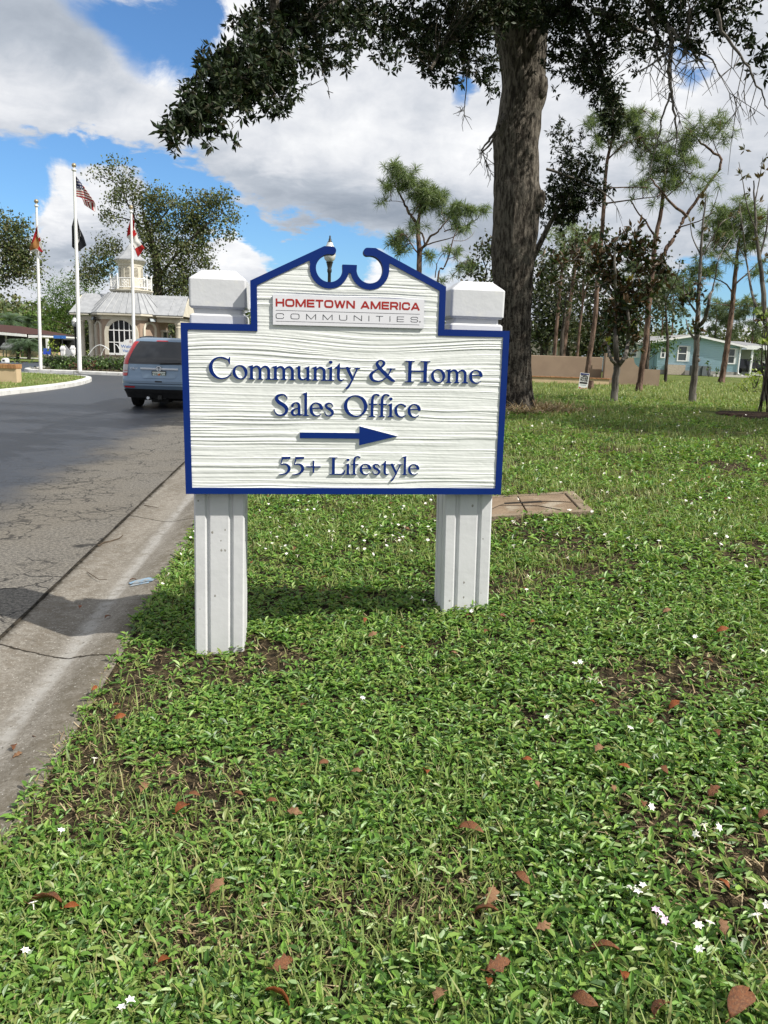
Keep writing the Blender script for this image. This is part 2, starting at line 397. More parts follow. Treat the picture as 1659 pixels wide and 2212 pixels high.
def concrete():
    m = bpy.data.materials.new('gutter_concrete'); m.use_nodes = True
    nt = m.node_tree; P = nt.nodes['Principled BSDF']; k = NB(nt)
    co = k.n('ShaderNodeTexCoord').outputs['Object']
    sp = k.n('ShaderNodeSeparateXYZ'); k.put(sp.inputs[0], co)
    al = k.v('MULTIPLY', co, (2.5, .5, 1))
    d = k.m('SUBTRACT', k.m('MULTIPLY_ADD', sp.outputs[1], -.107, -.93), sp.outputs[0])      # metres from the lawn edge
    fin = k.noise(co, 90, 4, .8).outputs['Fac']; mid = k.noise(al, 2.2, 6).outputs['Fac']; big = k.noise(co, 1.1, 4).outputs['Fac']; sm = k.noise(co, 14, 5, .7).outputs['Fac']
    col = k.mix(k.ss(mid, .36, .64), (.180, .162, .136, 1), (.270, .248, .215, 1))
    col = k.mix(k.ss(fin, .36, .62, 0, .55), col, (.10, .088, .07, 1))
    col = k.mix(k.ss(k.noise(co, 34, 5, .75).outputs['Fac'], .45, .68, 0, .5), col, (.34, .32, .285, 1))
    dw = k.m('ADD', d, k.m('MULTIPLY', k.m('SUBTRACT', mid, .5), .10))
    col = k.mix(k.m('MULTIPLY', k.m('MULTIPLY', k.ss(dw, .19, .25, 0, 1), k.ss(dw, .26, .34, .6, 0)), k.ss(sm, .34, .56, .15, 1)), col, (.40, .39, .37, 1))    # pale washed streak along the invert
    col = k.mix(k.m('MULTIPLY', k.ss(dw, .30, .46), k.ss(sm, .42, .62, 0, .55)), col, (.13, .108, .082, 1))
    col = k.mix(k.m('MULTIPLY', k.ss(dw, .06, .22, 1, 0), k.ss(sm, .34, .6, .15, .7)), col, (.10, .085, .06, 1))    # dirt along the grass
    col = k.mix(k.ss(k.m('MULTIPLY', k.ss(dw, .55, .69), sm), .25, .5, 0, .9), col, (.05, .045, .035, 1))
    col = k.mix(k.ss(k.noise(co, 95, 2).outputs['Fac'], .66, .70, 0, .8), col, (.52, .50, .46, 1))
    col = k.mix(k.ss(k.noise(co, 55, 2).outputs['Fac'], .64, .70, 0, .6), col, (.06, .052, .042, 1))                # shell fragments
    yw = k.m('ADD', sp.outputs[1], k.m('MULTIPLY', k.m('SUBTRACT', sm, .5), .06))
    fr = k.m('FRACT', k.m('DIVIDE', k.m('ADD', yw, k.m('MULTIPLY_ADD', sp.outputs[0], .25, 1.30)), 3.05))
    jt = k.ss(k.m('ABSOLUTE', k.m('SUBTRACT', fr, .5)), .0015, .0042, 1, 0)
    col = k.mix(jt, col, (.025, .02, .014, 1))
    k.put(P.inputs['Base Color'], col); P.inputs['Roughness'].default_value = .9; P.inputs['Specular IOR Level'].default_value = .2
    bn = k.n('ShaderNodeBump'); bn.inputs['Strength'].default_value = .45; bn.inputs['Distance'].default_value = .008
    k.put(bn.inputs['Height'], k.m('SUBTRACT', fin, jt)); k.put(P.inputs['Normal'], bn.outputs[0])
    return m
prof = [(.68, -.16), (.67, -.004), (.655, .006), (.60, .004), (.50, -.006), (.40, -.016), (.32, -.020), (.24, -.014), (.17, .006), (.10, .026), (.04, .034), (.0, .034), (-.03, .03), (-.035, -.16)]
yg = np.concatenate([np.linspace(-6, 12, 60), np.linspace(12, 120, 25)[1:]])
gv = np.array([[(float(xe(y)) - d, y, z) for d, z in prof] for y in yg])
ig = np.arange(gv.shape[0] * gv.shape[1]).reshape(gv.shape[:2])
gut = npmesh('gutter', gv, np.stack([ig[:-1, :-1], ig[:-1, 1:], ig[1:, 1:], ig[1:, :-1]], -1).reshape(-1, 4), concrete(), smooth=True)
tag(gut, kind='structure')
# dark earth and weeds in the seam between asphalt and gutter
n = 260; ysm = np.linspace(-4, 60, n); wd = .003 + .013 * vn(ysm * 5, 3.1)
sv = np.concatenate([np.stack([xe(ysm) - .668 - wd, ysm, np.full(n, .006)], -1), np.stack([xe(ysm) - .66, ysm, np.full(n, .0135)], -1), np.stack([xe(ysm) - .655 + wd * .6, ysm, np.full(n, .0105)], -1)])
q = np.arange(n - 1)
sm_ = npmesh('gutter_seam', sv, np.concatenate([np.stack([q, q + n, q + n + 1, q + 1], -1), np.stack([q + n, q + 2 * n, q + 2 * n + 1, q + n + 1], -1)]), mat('seam_dirt', (.012, .011, .009), (.045, .038, .028), 20, .95, .1))
tag(sm_, kind='structure')

# kerbs: painted, chipped
M['kerb'] = mat('white_painted_kerb', (.66, .66, .64), (.56, .555, .53), 2.2, .7, .25, .4, 60, c3=(.25, .245, .22), s3=3.2, f3=.57)
def kerb(name, path, w=.2, h=.16, closed=False):
    P = [np.array(p, float) for p in path]; rings = []
    for i, p in enumerate(P):
        t = P[min(i + 1, len(P) - 1)] - P[max(i - 1, 0)]; t /= np.linalg.norm(t); nrm = np.array([-t[1], t[0]])
        rings.append([(*(p + nrm * u), z) for u, z in ((0, -.1), (0, h * .75), (.02, h * .95), (.05, h), (w, h), (w, -.1))])
    o = MB().loft(rings).build(name, M['kerb'])
    return tag(o, kind='structure')
def smooth_path(p, k=6):
    P = [np.array(q, float) for q in p]; P = [2 * P[0] - P[1]] + P + [2 * P[-1] - P[-2]]; out = []
    for i in range(1, len(P) - 2):
        for t in np.arange(k) / k:
            a, b_, c, d = P[i - 1:i + 3]
            out.append(.5 * (2 * b_ + (c - a) * t + (2 * a - 5 * b_ + 4 * c - d) * t * t + (3 * b_ - a - 3 * c + d) * t ** 3))
    return out + [P[-2]]
MED = smooth_path([(-10.7, 4), (-10.6, 14), (-10.55, 21.3), (-10.53, 23.8), (-10.7, 26.5), (-11.15, 29.0), (-11.7, 30.9), (-12.35, 31.9), (-13.3, 32.4), (-15.6, 33.4), (-22, 36.2), (-34, 41)])
kerb('median_kerb', MED)
ISL = smooth_path([(-17.0, 60), (-17.6, 50), (-17.9, 42), (-17.7, 38.5), (-17.2, 37.2), (-16.6, 36.9), (-15.0, 36.75), (-12.2, 36.35), (-10.4, 36.3), (-9.4, 37.2), (-9.2, 40), (-9.2, 60)])
kerb('island_kerb', ISL)
def flat(name, path, z, m):
    me = MB(); n = len(path)
    vs = [(p[0], p[1], z) for p in path]
    tri = geometry.tessellate_polygon([[Vector(v) for v in vs]])
    me.add(vs, [list(t) for t in tri])
    return tag(me.build(name, m), kind='structure')
M['turf2'] = mat('verge_turf', (.065, .10, .022), (.15, .19, .05), 14, .95, .1, .8, 40, c3=(.18, .18, .07), s3=.7, f3=.5)
flat('median_grass', [(p[0] - .15, p[1] - (.0 if p[1] < 30 else .14)) for p in MED] + [(-40, 41), (-40, 4)], .13, M['turf2'])
flat('island_bed', [(p[0] * .994 - .07, p[1] + .14) for p in ISL], .12, mat('planting_bed', (.06, .045, .03), (.10, .08, .05), 6, .95, .1, .6, 40, c3=(.05, .07, .02), s3=1.1, f3=.55))
flat('far_lawn', [(-140, 56), (-50, 52), (-28, 51.5), (-19.5, 53), (-19.5, 140), (-140, 140)], .06, M['turf2'])

# ------------------------------------------------------------------ the carved sign on two posts
GL = json.loads(r'''{"C":[610,[353,659,294,657,246,646,218,636,174,613,150,596,130,579,94,540,78,518,51,471,32,419,22,367,19,339,19,311,24,259,38,207,60,155,88,111,123,71,166,36,210,11,262,-7,310,-15,366,-14,414,-5,462,12,510,40,550,74,585,115,587,123,583,135,605,179,604,187,599,191,590,191,583,183,550,126,545,115,490,75,442,49,422,42,382,31,342,31,318,35,282,47,242,72,218,92,200,111,166,163,142,219,132,255,124,295,120,343,122,399,131,447,145,487,164,523,190,556,222,585,258,605,278,611,298,614,342,611,426,590,498,560,514,551,514,543,547,451,554,449,566,449,571,451,576,651,574,657,558,658,551,655,530,593,526,591,494,614,446,639,398,653]],"O":[700,[351,662,305,659,269,652,237,642,205,628,173,610,145,589,119,566,94,538,74,510,56,478,42,446,30,410,23,378,19,338,19,306,23,270,30,234,42,198,56,166,74,134,94,106,117,80,145,55,173,34,205,16,237,2,269,-8,305,-15,345,-18,377,-17,413,-12,445,-4,477,8,509,24,541,44,568,66,592,90,615,118,636,150,653,186,664,214,674,250,679,286,681,322,679,358,674,394,664,430,653,458,633,498,615,526,592,554,568,578,541,600,509,620,481,634,445,648,413,656,377,661],[341,614,369,609,393,602,425,587,467,558,505,518,534,474,557,422,572,370,577,342,581,294,578,238,566,186,553,154,524,106,505,85,485,67,457,49,433,38,405,30,361,30,317,38,289,49,265,62,225,94,189,134,160,182,139,234,125,286,119,342,121,394,132,450,153,502,183,546,206,570,229,587,253,601,285,612,309,615]],"o":[424,[233,423,208,425,164,418,124,402,88,376,60,346,45,323,27,283,16,239,14,195,21,147,36,105,57,67,88,34,124,8,164,-8,188,-13,228,-14,272,-5,308,12,343,39,360,58,384,95,400,135,409,183,409,227,401,271,383,315,360,351,328,383,308,398,272,415],[204,380,228,372,248,360,270,339,287,315,305,279,316,247,323,215,328,179,328,147,324,119,315,91,304,70,284,47,268,37,244,29,220,31,200,36,174,51,156,68,136,95,120,127,107,167,99,203,96,239,97,271,102,299,109,319,124,345,144,365,160,375,176,380]],"e":[395,[211,422,188,421,168,418,140,409,120,399,89,378,53,338,33,302,17,250,13,210,18,154,28,118,36,98,64,54,96,23,121,6,140,-3,160,-10,192,-16,228,-15,260,-7,280,1,308,18,324,31,349,58,351,66,348,73,344,76,336,76,288,44,264,32,240,26,204,29,175,42,153,62,133,90,117,126,105,170,98,210,98,218,100,220,304,229,308,227,314,214,324,204,336,198,352,195,364,197,376,204,390,222,394,234,393,246,382,302,336,382,332,386,328,386,320,379,292,399,276,407,240,419],[200,378,216,374,232,366,260,342,284,304,294,278,294,270,288,266,188,262,100,259,98,266,103,294,109,314,119,334,133,354,147,366,164,376,180,379]],"c":[375,[213,422,172,419,128,404,88,376,53,338,30,294,19,258,13,206,18,154,27,122,38,94,68,50,104,17,148,-6,180,-14,212,-16,244,-12,272,-3,300,12,316,24,339,46,351,62,348,73,344,76,336,76,295,50,260,32,236,27,204,29,180,39,152,62,135,86,118,122,106,162,97,230,97,258,102,290,109,314,118,334,132,352,148,366,168,377,180,379,200,378,216,374,284,339,292,318,300,311,312,306,324,305,335,310,344,317,349,326,351,342,345,358,308,388,284,403,264,412,236,419]],"m":[620,[124,428,115,429,3,389,-3,384,-3,368,-1,362,43,344,45,340,45,60,39,36,35,33,2,24,-1,20,1,-4,7,-6,163,-6,169,-4,171,20,168,24,135,33,131,36,125,60,125,308,126,312,151,339,175,353,207,361,223,356,239,340,252,320,258,308,263,288,267,212,265,60,259,36,255,33,226,24,224,20,226,-4,231,-6,379,-6,384,-4,386,20,384,24,355,33,351,36,346,56,347,152,346,252,342,300,369,332,387,346,407,355,427,361,439,360,447,356,467,336,484,304,490,264,492,188,489,56,483,35,446,24,444,20,446,-4,451,-6,607,-6,615,-4,615,22,611,25,579,33,571,56,572,212,568,288,563,316,555,340,532,376,511,397,487,414,463,422,435,423,412,416,387,402,355,377,331,348,327,347,307,376,287,397,259,415,231,423,207,423,187,416,155,397,127,374]],"n":[410,[124,428,115,429,3,389,-3,384,-3,368,-1,362,43,344,45,340,45,60,39,36,35,33,3,25,-1,20,-1,0,3,-6,163,-6,169,-4,171,20,168,24,135,33,131,36,125,60,125,308,137,324,155,342,175,353,199,360,211,361,223,358,239,349,255,336,272,312,280,268,282,208,280,60,274,36,271,33,239,25,235,22,235,-4,243,-6,399,-6,403,-5,406,0,406,20,404,24,367,35,361,56,362,236,358,288,353,320,342,348,325,372,303,393,275,410,251,420,231,424,199,421,179,413,163,403,127,374]],"u":[425,[88,430,75,429,63,424,53,414,43,398,-1,382,-3,378,-3,362,-2,358,3,354,44,338,44,178,51,94,56,70,65,50,79,29,95,13,115,2,135,-5,163,-8,187,-7,211,-2,235,8,255,20,275,36,278,30,278,-14,279,-18,287,-20,303,-20,407,6,411,12,409,34,358,42,358,222,357,422,351,425,233,382,230,378,231,358,277,338,278,94,276,90,243,62,215,47,195,42,179,42,167,45,155,52,143,66,133,86,125,130,123,202,125,418,124,422,119,425,111,423]],"i":[170,[96,608,79,610,59,605,43,592,34,576,32,556,38,536,51,521,68,512,87,510,106,516,121,528,130,544,132,564,126,584,115,598],[124,428,115,429,3,389,-3,384,-3,368,-1,362,43,344,45,340,45,60,39,36,35,33,-1,24,-3,20,-2,-4,3,-6,167,-6,172,-4,173,0,173,20,171,24,135,33,131,36,125,60]],"l":[172,[122,724,117,725,1,683,-3,676,-3,660,0,656,42,640,45,636,45,60,37,34,-3,24,-5,16,-5,0,-3,-5,169,-6,174,-4,175,0,175,20,173,24,133,34,125,60,125,716]],"t":[270,[157,534,152,536,138,534,80,445,28,410,7,382,6,374,8,369,12,368,76,368,78,366,76,190,78,118,84,62,96,34,124,4,140,-5,160,-11,176,-13,196,-10,212,-4,232,9,272,38,275,46,272,54,260,59,208,41,192,39,183,42,174,50,162,74,157,162,158,366,160,368,264,368,268,374,268,406,260,410,160,410,158,414]],"y":[420,[92,436,76,437,64,433,52,425,40,411,-4,410,-7,404,-7,384,-4,378,0,377,44,376,110,220,195,40,156,-50,120,-116,89,-160,52,-192,47,-200,43,-212,45,-228,52,-240,60,-246,72,-251,84,-251,100,-244,128,-212,147,-184,171,-136,238,24,256,40,262,56,259,80,368,376,428,378,431,384,430,408,424,411,368,411,352,416,336,411,284,411,278,408,277,384,280,378,320,377,321,372,236,146,232,144,137,376,180,378,183,384,182,408,176,411,124,411,108,428]],"a":[355,[206,423,169,423,129,413,103,399,80,383,67,371,55,355,36,303,35,291,39,279,49,268,61,262,73,261,89,267,101,279,106,299,108,335,129,362,145,374,157,378,173,375,189,368,203,355,215,323,219,299,218,255,213,251,161,237,125,223,93,207,69,191,53,175,36,147,28,119,27,87,37,55,49,35,63,19,89,-1,117,-9,145,-8,173,0,197,14,225,36,237,19,249,9,269,2,285,3,317,16,357,38,361,43,360,51,353,57,297,57,299,291,296,323,279,367,261,394,237,413],[217,211,219,79,183,55,161,46,141,47,123,59,111,79,104,103,105,123,112,143,131,163,161,186,185,199]],"s":[320,[179,421,150,422,126,419,102,410,82,399,66,387,54,372,45,353,40,329,41,301,47,281,58,261,73,241,112,205,186,157,214,129,224,113,225,101,222,81,217,65,210,55,197,45,178,36,158,31,142,31,114,39,97,49,83,65,69,89,56,133,46,139,36,133,35,125,40,85,49,61,63,33,77,17,90,7,106,-1,130,-9,158,-12,194,-9,222,-1,250,13,266,28,283,53,294,77,301,109,299,137,293,157,280,181,261,205,226,238,154,282,125,305,114,320,113,329,116,341,136,361,162,372,178,374,194,373,216,361,240,337,245,325,250,289,254,283,262,280,272,285,275,317,273,337,261,365,242,389,222,406,202,416]],"f":[275,[246,712,216,715,176,705,144,687,123,664,105,636,96,616,82,564,76,516,73,412,68,410,20,410,16,409,14,404,14,376,16,370,68,368,72,366,72,364,72,60,64,34,20,24,18,20,19,-4,24,-6,200,-6,205,-4,206,0,206,20,204,24,160,34,152,60,151,364,152,368,156,368,252,368,256,372,256,404,254,408,248,410,152,411,153,536,159,584,169,624,180,645,196,660,212,667,225,668,250,652,264,634,280,628,300,632,308,638,315,648,318,668,308,686,296,694]],"H":[700,[685,656,435,656,429,652,429,632,431,628,507,619,512,616,512,364,507,361,191,361,188,364,188,616,191,618,267,627,271,632,271,652,263,656,15,656,11,654,9,648,9,632,11,628,87,619,92,616,92,36,91,32,11,22,9,16,9,0,11,-5,43,-6,263,-6,269,-4,271,16,267,23,191,32,188,36,188,316,191,319,511,318,511,32,431,22,429,16,430,-4,435,-6,683,-6,689,-4,691,16,687,23,611,32,608,36,608,616,611,618,687,627,691,632,691,650]],"S":[470,[300,664,268,668,224,665,176,654,140,641,116,628,94,608,78,584,68,556,63,520,66,488,79,452,103,412,132,377,156,354,187,332,253,292,280,271,324,224,336,204,341,188,341,160,335,128,324,100,312,82,292,64,264,49,236,39,208,36,184,40,156,48,132,60,116,73,96,96,78,124,70,144,58,196,48,202,40,199,36,188,42,132,47,112,57,88,76,56,92,36,109,20,136,5,180,-8,228,-12,280,-4,324,11,364,36,387,60,414,104,431,152,437,192,434,228,421,264,393,308,360,346,332,372,300,394,232,434,208,452,172,490,160,508,155,520,154,540,158,556,165,568,180,580,208,596,240,609,268,614,292,614,312,609,324,604,359,576,373,560,379,548,389,500,396,494,404,494,408,496,412,504,412,552,408,569,398,588,376,617,352,640,328,655]],"L":[525,[265,656,15,656,9,652,9,632,11,628,87,619,92,616,92,36,91,32,11,22,9,0,10,-4,15,-6,403,-6,479,-6,484,-4,526,168,523,173,507,178,499,175,435,64,391,41,191,40,188,44,188,616,191,618,267,627,271,632,271,650]],"&":[740,[332,668,313,668,293,665,253,650,237,639,221,625,207,608,195,588,186,564,183,548,186,508,193,484,204,460,240,400,177,362,90,304,68,284,44,252,31,228,22,204,16,160,23,116,42,72,61,45,82,24,97,13,125,-1,153,-9,185,-15,213,-16,257,-15,297,-8,325,0,353,10,380,24,430,60,485,116,489,116,565,43,597,20,613,12,645,2,701,-2,717,4,725,16,726,28,721,40,649,100,550,204,550,208,589,286,618,376,621,378,721,378,726,384,725,408,721,410,621,410,601,418,593,417,581,410,497,409,494,404,494,384,497,379,569,378,571,376,550,300,521,237,352,420,353,424,401,460,425,491,435,512,443,536,446,552,446,576,443,592,436,608,417,632,397,646,373,657],[325,628,344,616,360,596,368,580,369,560,362,532,349,504,317,462,311,468,269,524,259,548,258,564,265,588,278,608,301,624,313,628],[269,365,340,280,459,148,458,144,426,108,385,72,349,51,301,35,265,31,233,34,193,46,165,62,145,79,132,100,120,132,114,164,114,192,119,216,127,236,141,260,165,287,204,324,253,358,265,365]],"5":[430,[404,664,398,666,130,661,124,656,124,624,99,492,80,404,79,380,82,366,94,353,110,350,130,353,170,366,186,368,222,357,254,340,276,316,296,280,305,244,307,200,301,164,289,132,264,92,238,66,202,46,150,26,114,17,46,5,34,-2,29,-12,29,-20,34,-30,42,-36,50,-37,98,-31,154,-22,214,-8,250,3,277,16,310,38,343,68,372,104,387,132,397,160,403,192,405,224,401,268,391,300,379,324,362,348,342,369,310,394,286,405,258,414,222,419,190,420,174,418,150,408,118,391,114,389,112,392,136,484,154,568,158,570,394,584,398,592,406,660]],"+":[540,[283,524,272,527,257,524,248,516,243,504,243,320,240,317,56,317,40,308,33,292,35,280,40,272,48,266,56,263,240,263,243,260,243,80,248,64,257,56,268,53,283,56,292,64,297,76,297,260,300,263,484,263,500,272,507,288,505,300,500,308,492,314,484,317,300,317,297,320,297,500,292,516]],"BH":[1150,[1150,992,1136,1000,932,1000,915,992,915,632,908,617,248,617,235,620,235,992,224,1000,8,1000,0,992,0,8,8,0,224,0,235,8,236,381,908,383,915,368,915,8,932,0,1148,4]],"BO":[1250,[949,992,872,1000,380,1000,308,993,236,972,164,934,106,884,66,836,28,764,5,680,0,380,9,296,28,236,59,176,116,106,164,66,224,33,301,8,380,0,872,0,944,7,1016,28,1076,60,1136,107,1184,164,1223,236,1245,320,1250,620,1241,704,1223,764,1191,824,1136,893,1088,932,1028,966],[872,765,920,756,956,737,988,704,1010,656,1015,380,1004,325,978,284,932,249,872,235,373,236,332,244,296,262,262,296,240,344,235,620,248,680,272,717,320,752,380,765]],"BC":[1150,[895,992,824,1000,380,1000,308,993,224,967,164,934,116,894,56,819,28,764,7,692,0,620,0,368,7,308,28,236,66,164,118,104,164,66,224,33,296,9,380,0,884,6,944,23,1004,54,1052,93,1100,152,1140,248,1150,320,1142,368,1107,416,1076,435,1040,443,1004,439,968,424,928,380,909,296,896,272,872,249,836,237,356,238,296,262,248,320,235,380,238,644,248,680,272,717,332,756,392,765,848,761,896,728,909,704,928,620,968,576,1004,561,1052,559,1088,571,1120,596,1142,632,1150,680,1140,752,1100,848,1052,907,1007,944,956,972]],"BM":[1400,[1400,989,1388,1000,1160,1000,704,286,692,292,248,992,236,1000,8,1000,0,989,1,5,8,0,234,5,235,257,236,571,596,5,608,2,704,57,800,1,1160,566,1166,5,1172,0,1400,5]],"BE":[1050,[1050,992,1040,1000,224,1000,8,1000,0,992,0,8,8,0,1040,0,1050,8,1050,20,1050,224,1040,235,752,235,236,235,235,380,980,383,990,392,990,608,980,617,236,619,235,764,1040,765,1050,776]],"BT":[1050,[1050,992,1040,1000,8,1000,0,980,0,776,8,765,405,764,408,416,408,8,416,0,632,0,642,8,643,764,1040,765,1050,776]],"BW":[1500,[1432,992,1394,1000,1286,999,1280,992,1082,386,865,968,854,978,746,941,638,977,422,388,218,996,98,1000,-5,968,-15,956,86,645,290,19,302,0,422,1,482,17,530,3,746,589,758,576,967,8,974,1,1022,19,1082,0,1202,2,1515,956,1505,968]],"BN":[1180,[1178,996,946,996,944,322,248,997,2,996,0,24,8,0,224,0,235,12,236,675,932,3,1172,0,1180,12]],"BA":[1250,[739,995,695,999,623,961,551,1000,510,995,-8,59,95,0,227,1,323,170,467,173,923,172,1019,5,1031,0,1151,0,1257,59],[623,714,790,419,779,408,623,407,467,408,460,419]],"BR":[1150,[849,992,800,1000,224,1000,8,1000,0,992,0,8,8,0,224,0,235,8,236,310,476,313,656,311,896,1,1040,0,1133,68,1131,80,946,320,950,332,1051,404,1123,512,1150,644,1126,776,1058,884,1034,908,932,974],[788,765,848,750,879,728,904,692,912,644,905,608,882,572,848,547,824,539,776,547,356,547,235,548,236,765]],"BI":[235,[235,992,224,1000,8,1000,0,992,0,8,8,0,224,0,235,8]],"TO":[1250,[1010,992,944,1000,308,1000,248,994,188,976,140,950,92,912,56,869,20,800,1,704,0,308,6,248,31,176,88,92,140,50,188,24,240,8,308,0,944,0,1004,6,1064,25,1112,51,1160,90,1196,134,1230,200,1244,248,1250,308,1250,692,1244,752,1220,823,1160,910,1112,949,1064,975],[992,898,1055,872,1098,836,1137,776,1151,728,1155,308,1137,224,1098,164,1028,114,944,95,320,95,260,101,195,128,152,164,113,224,99,272,95,692,113,776,152,836,224,887,308,905,932,905]],"TC":[1150,[955,992,896,1000,308,1000,248,994,200,980,131,944,88,908,50,860,24,812,6,752,0,692,4,260,24,188,50,140,92,88,140,50,188,24,248,6,308,0,944,5,992,19,1040,46,1080,80,1128,152,1146,212,1148,336,1064,340,1055,332,1055,260,1044,200,1004,139,956,108,920,98,308,95,224,113,164,152,128,195,99,272,99,728,128,805,164,848,224,887,308,905,920,902,980,880,1028,833,1052,776,1055,668,1064,660,1136,660,1150,668,1146,788,1112,878,1076,924,1040,954]],"TM":[1400,[1400,992,1388,1000,1316,1000,1305,992,1304,980,704,147,692,152,96,980,92,997,8,1000,0,992,0,8,8,0,80,0,95,8,95,656,95,788,104,807,656,40,668,37,704,57,740,34,1304,815,1305,8,1316,0,1388,0,1400,8]],"TE":[1050,[1050,992,1040,1000,80,1000,8,1000,0,992,0,8,8,0,1040,0,1050,8,1047,92,356,95,104,95,95,104,95,440,102,452,980,453,990,464,990,536,980,547,102,548,95,560,95,896,104,905,1040,905,1050,920]],"TT":[1050,[1050,992,1040,1000,8,1000,0,980,0,920,8,905,476,900,478,488,478,8,488,0,560,0,572,7,573,896,584,905,1040,905,1050,920]],"TN":[1180,[1180,992,1160,1000,1100,1000,1085,992,1085,164,1076,150,97,980,92,997,8,1000,0,992,0,8,20,0,80,0,95,8,95,836,104,850,1083,20,1088,3,1172,0,1180,8]],"TI":[95,[95,992,80,1000,8,1000,0,992,0,8,20,0,80,0,95,8]],"TU":[1150,[1150,992,1136,1000,1064,1000,1055,992,1055,308,1040,231,1018,188,956,129,920,110,848,96,308,95,224,113,164,152,113,224,95,308,95,992,80,1000,8,1000,0,992,0,908,4,260,24,188,50,140,88,92,151,44,248,6,308,0,848,0,956,22,1016,54,1062,92,1100,140,1134,212,1150,308]],"TS":[1100,[890,992,824,1000,272,1000,164,977,71,908,20,828,0,728,22,620,92,524,164,476,272,453,812,453,884,440,956,393,989,344,1002,284,992,212,956,154,884,107,812,95,272,95,212,107,152,144,112,200,89,296,68,317,32,319,8,300,0,272,8,212,44,125,80,80,125,44,172,20,224,5,836,1,932,21,1029,92,1077,164,1100,272,1079,380,1009,476,932,526,836,547,284,547,212,561,143,608,111,656,98,716,113,800,152,855,212,892,284,905,824,905,896,891,944,859,988,800,1011,704,1028,686,1064,680,1088,695,1100,728,1092,788,1058,872,1020,920,980,953]]}''')
BC = Vector((-.1875, 3.6985, 1.2654)); BYAW, BROLL = .1155, .0104
sign = thing('entrance_sign', 'white carved sign with blue border and arrow on two white posts in the grass', 'sign', (BC.x, BC.y, 0.02))
sign.rotation_euler = (0, 0, BYAW)
board = None
def inside(poly, x, z):
    c = np.zeros(x.shape, bool); n = len(poly)
    for i in range(n):
        (x0, z0), (x1, z1) = poly[i], poly[(i + 1) % n]
        if z0 == z1: continue
        c ^= ((z0 > z) != (z1 > z)) & (x < x0 + (z - z0) * (x1 - x0) / (z1 - z0))
    return c
def cdt(loops):
    vs, es = [], []
    for l in loops:
        o = len(vs); n = len(l); vs += [Vector((p[0], p[1])) for p in l]; es += [(o + i, o + (i + 1) % n) for i in range(n)]
    v, e, f, *_ = geometry.delaunay_2d_cdt(vs, es, [], 0, 1e-7)
    P_ = np.array([(p.x, p.y) for p in v]); F_ = [list(t) for t in f]; cen = np.array([P_[t].mean(0) for t in F_]); odd = np.zeros(len(F_), bool)
    for l in loops: odd ^= inside(l, cen[:, 0], cen[:, 1])
    return [tuple(p) for p in P_], [t for t, k in zip(F_, odd) if k]
def slab(mb, loops, y0, y1, front=0, side=0):        # outline loops in (x, z); front face at y0, back edge at y1
    v, f = cdt(loops)
    mb.cur = front; mb.add([(x, y0, z) for x, z in v], f)
    mb.cur = side
    for l in loops:
        n = len(l); mb.add([(p[0], y0, p[1]) for p in l] + [(p[0], y1, p[1]) for p in l], [(i, (i + 1) % n, n + (i + 1) % n, n + i) for i in range(n)])
    return mb
def arc(cx, cz, r, a0, a1, n=24): return [(cx + r * math.cos(math.radians(a0 + (a1 - a0) * i / n)), cz + r * math.sin(math.radians(a0 + (a1 - a0) * i / n))) for i in range(n + 1)]
def half_outer():       # right half, from the bottom middle anticlockwise to the notch
    RC = (.0925, .653)
    return ([(.764, -.395), (.764, .395), (.45, .395), (.45, .588), (.117, .748)] + arc(.080, .7305, .0175, 90, 270, 10) +
            arc(*RC, .0612, 88, -172, 34) + [(.033, .671)])
def mirror(h): return h + [(-x, z) for x, z in h[::-1]]
outer = mirror(half_outer())
inner = mirror([(.734, -.365), (.734, .365), (.420, .365), (.420, .568), (.1835, .6835)] + arc(.0925, .653, .0895, 12, -189, 40)[:-3] + [(.004, .634)])
E_ = bpy.data.objects.new('board', None); COL.objects.link(E_); E_.parent = sign; E_.location = (0, 0, BC.z - .02); E_.rotation_euler = (0, -BROLL, 0)
bd = MB(); slab(bd, [outer], .004, .05); bd.add([(x, .05, z) for x, z in outer], [list(range(len(outer)))[::-1]])
# (the back plate is the board's own mesh)
board = bd.build('board', M['blue'], sign); board.location = E_.location; board.rotation_euler = E_.rotation_euler
bpy.data.objects.remove(E_)
fr = MB(); slab(fr, [outer, inner], -.0075, .0045)
border = fr.build('border', M['blue'], board)
# carved face: a real relief of sand-blasted wood grain
gxs = np.linspace(-.745, .745, 440); gzs = np.linspace(-.375, .72, 800)
GX, GZ = np.meshgrid(gxs, gzs)
wob = (fbm(GX * 1.8, GZ * 5, 0, 3) - .5) * .024 + .018 * np.exp(-((GZ - .33) / .12) ** 2) * np.sin(GX * 5.0 + 1)
zz = GZ + wob
def ridge(f, sd):
    r = vn(zz * f + sd, GX * 2.0 + 31 * sd + zz * 3, sd); r2 = vn(zz * f * 2.1 + sd, GX * 4.5, sd + 5)
    return .72 * r + .28 * r2
H1 = ridge(150, 3.0); H2 = ridge(100, 8.0)
bl = vn(GZ * 6, GX * 1.1, 4); Hh = H1 * bl + H2 * (1 - bl)
Hh = np.clip((Hh - .30) / .42, 0, 1); Hh = Hh * Hh * (3 - 2 * Hh)
amp = (.35 + .65 * np.clip((vn(GX * 2.1, GZ * 16, 9) - .22) * 2.2, 0, 1))
relief = Hh * amp * .0040 + (fbm(GX * 60, GZ * 90, 2, 3) - .5) * .0009
P3 = np.stack([GX, -.0004 - relief, GZ], -1)
mid_ = mirror([(.745, -.376), (.745, .376), (.43, .376), (.43, .577), (.150, .712)] + arc(.0925, .653, .076, 12, -189, 40)[:-3] + [(.004, .655)])
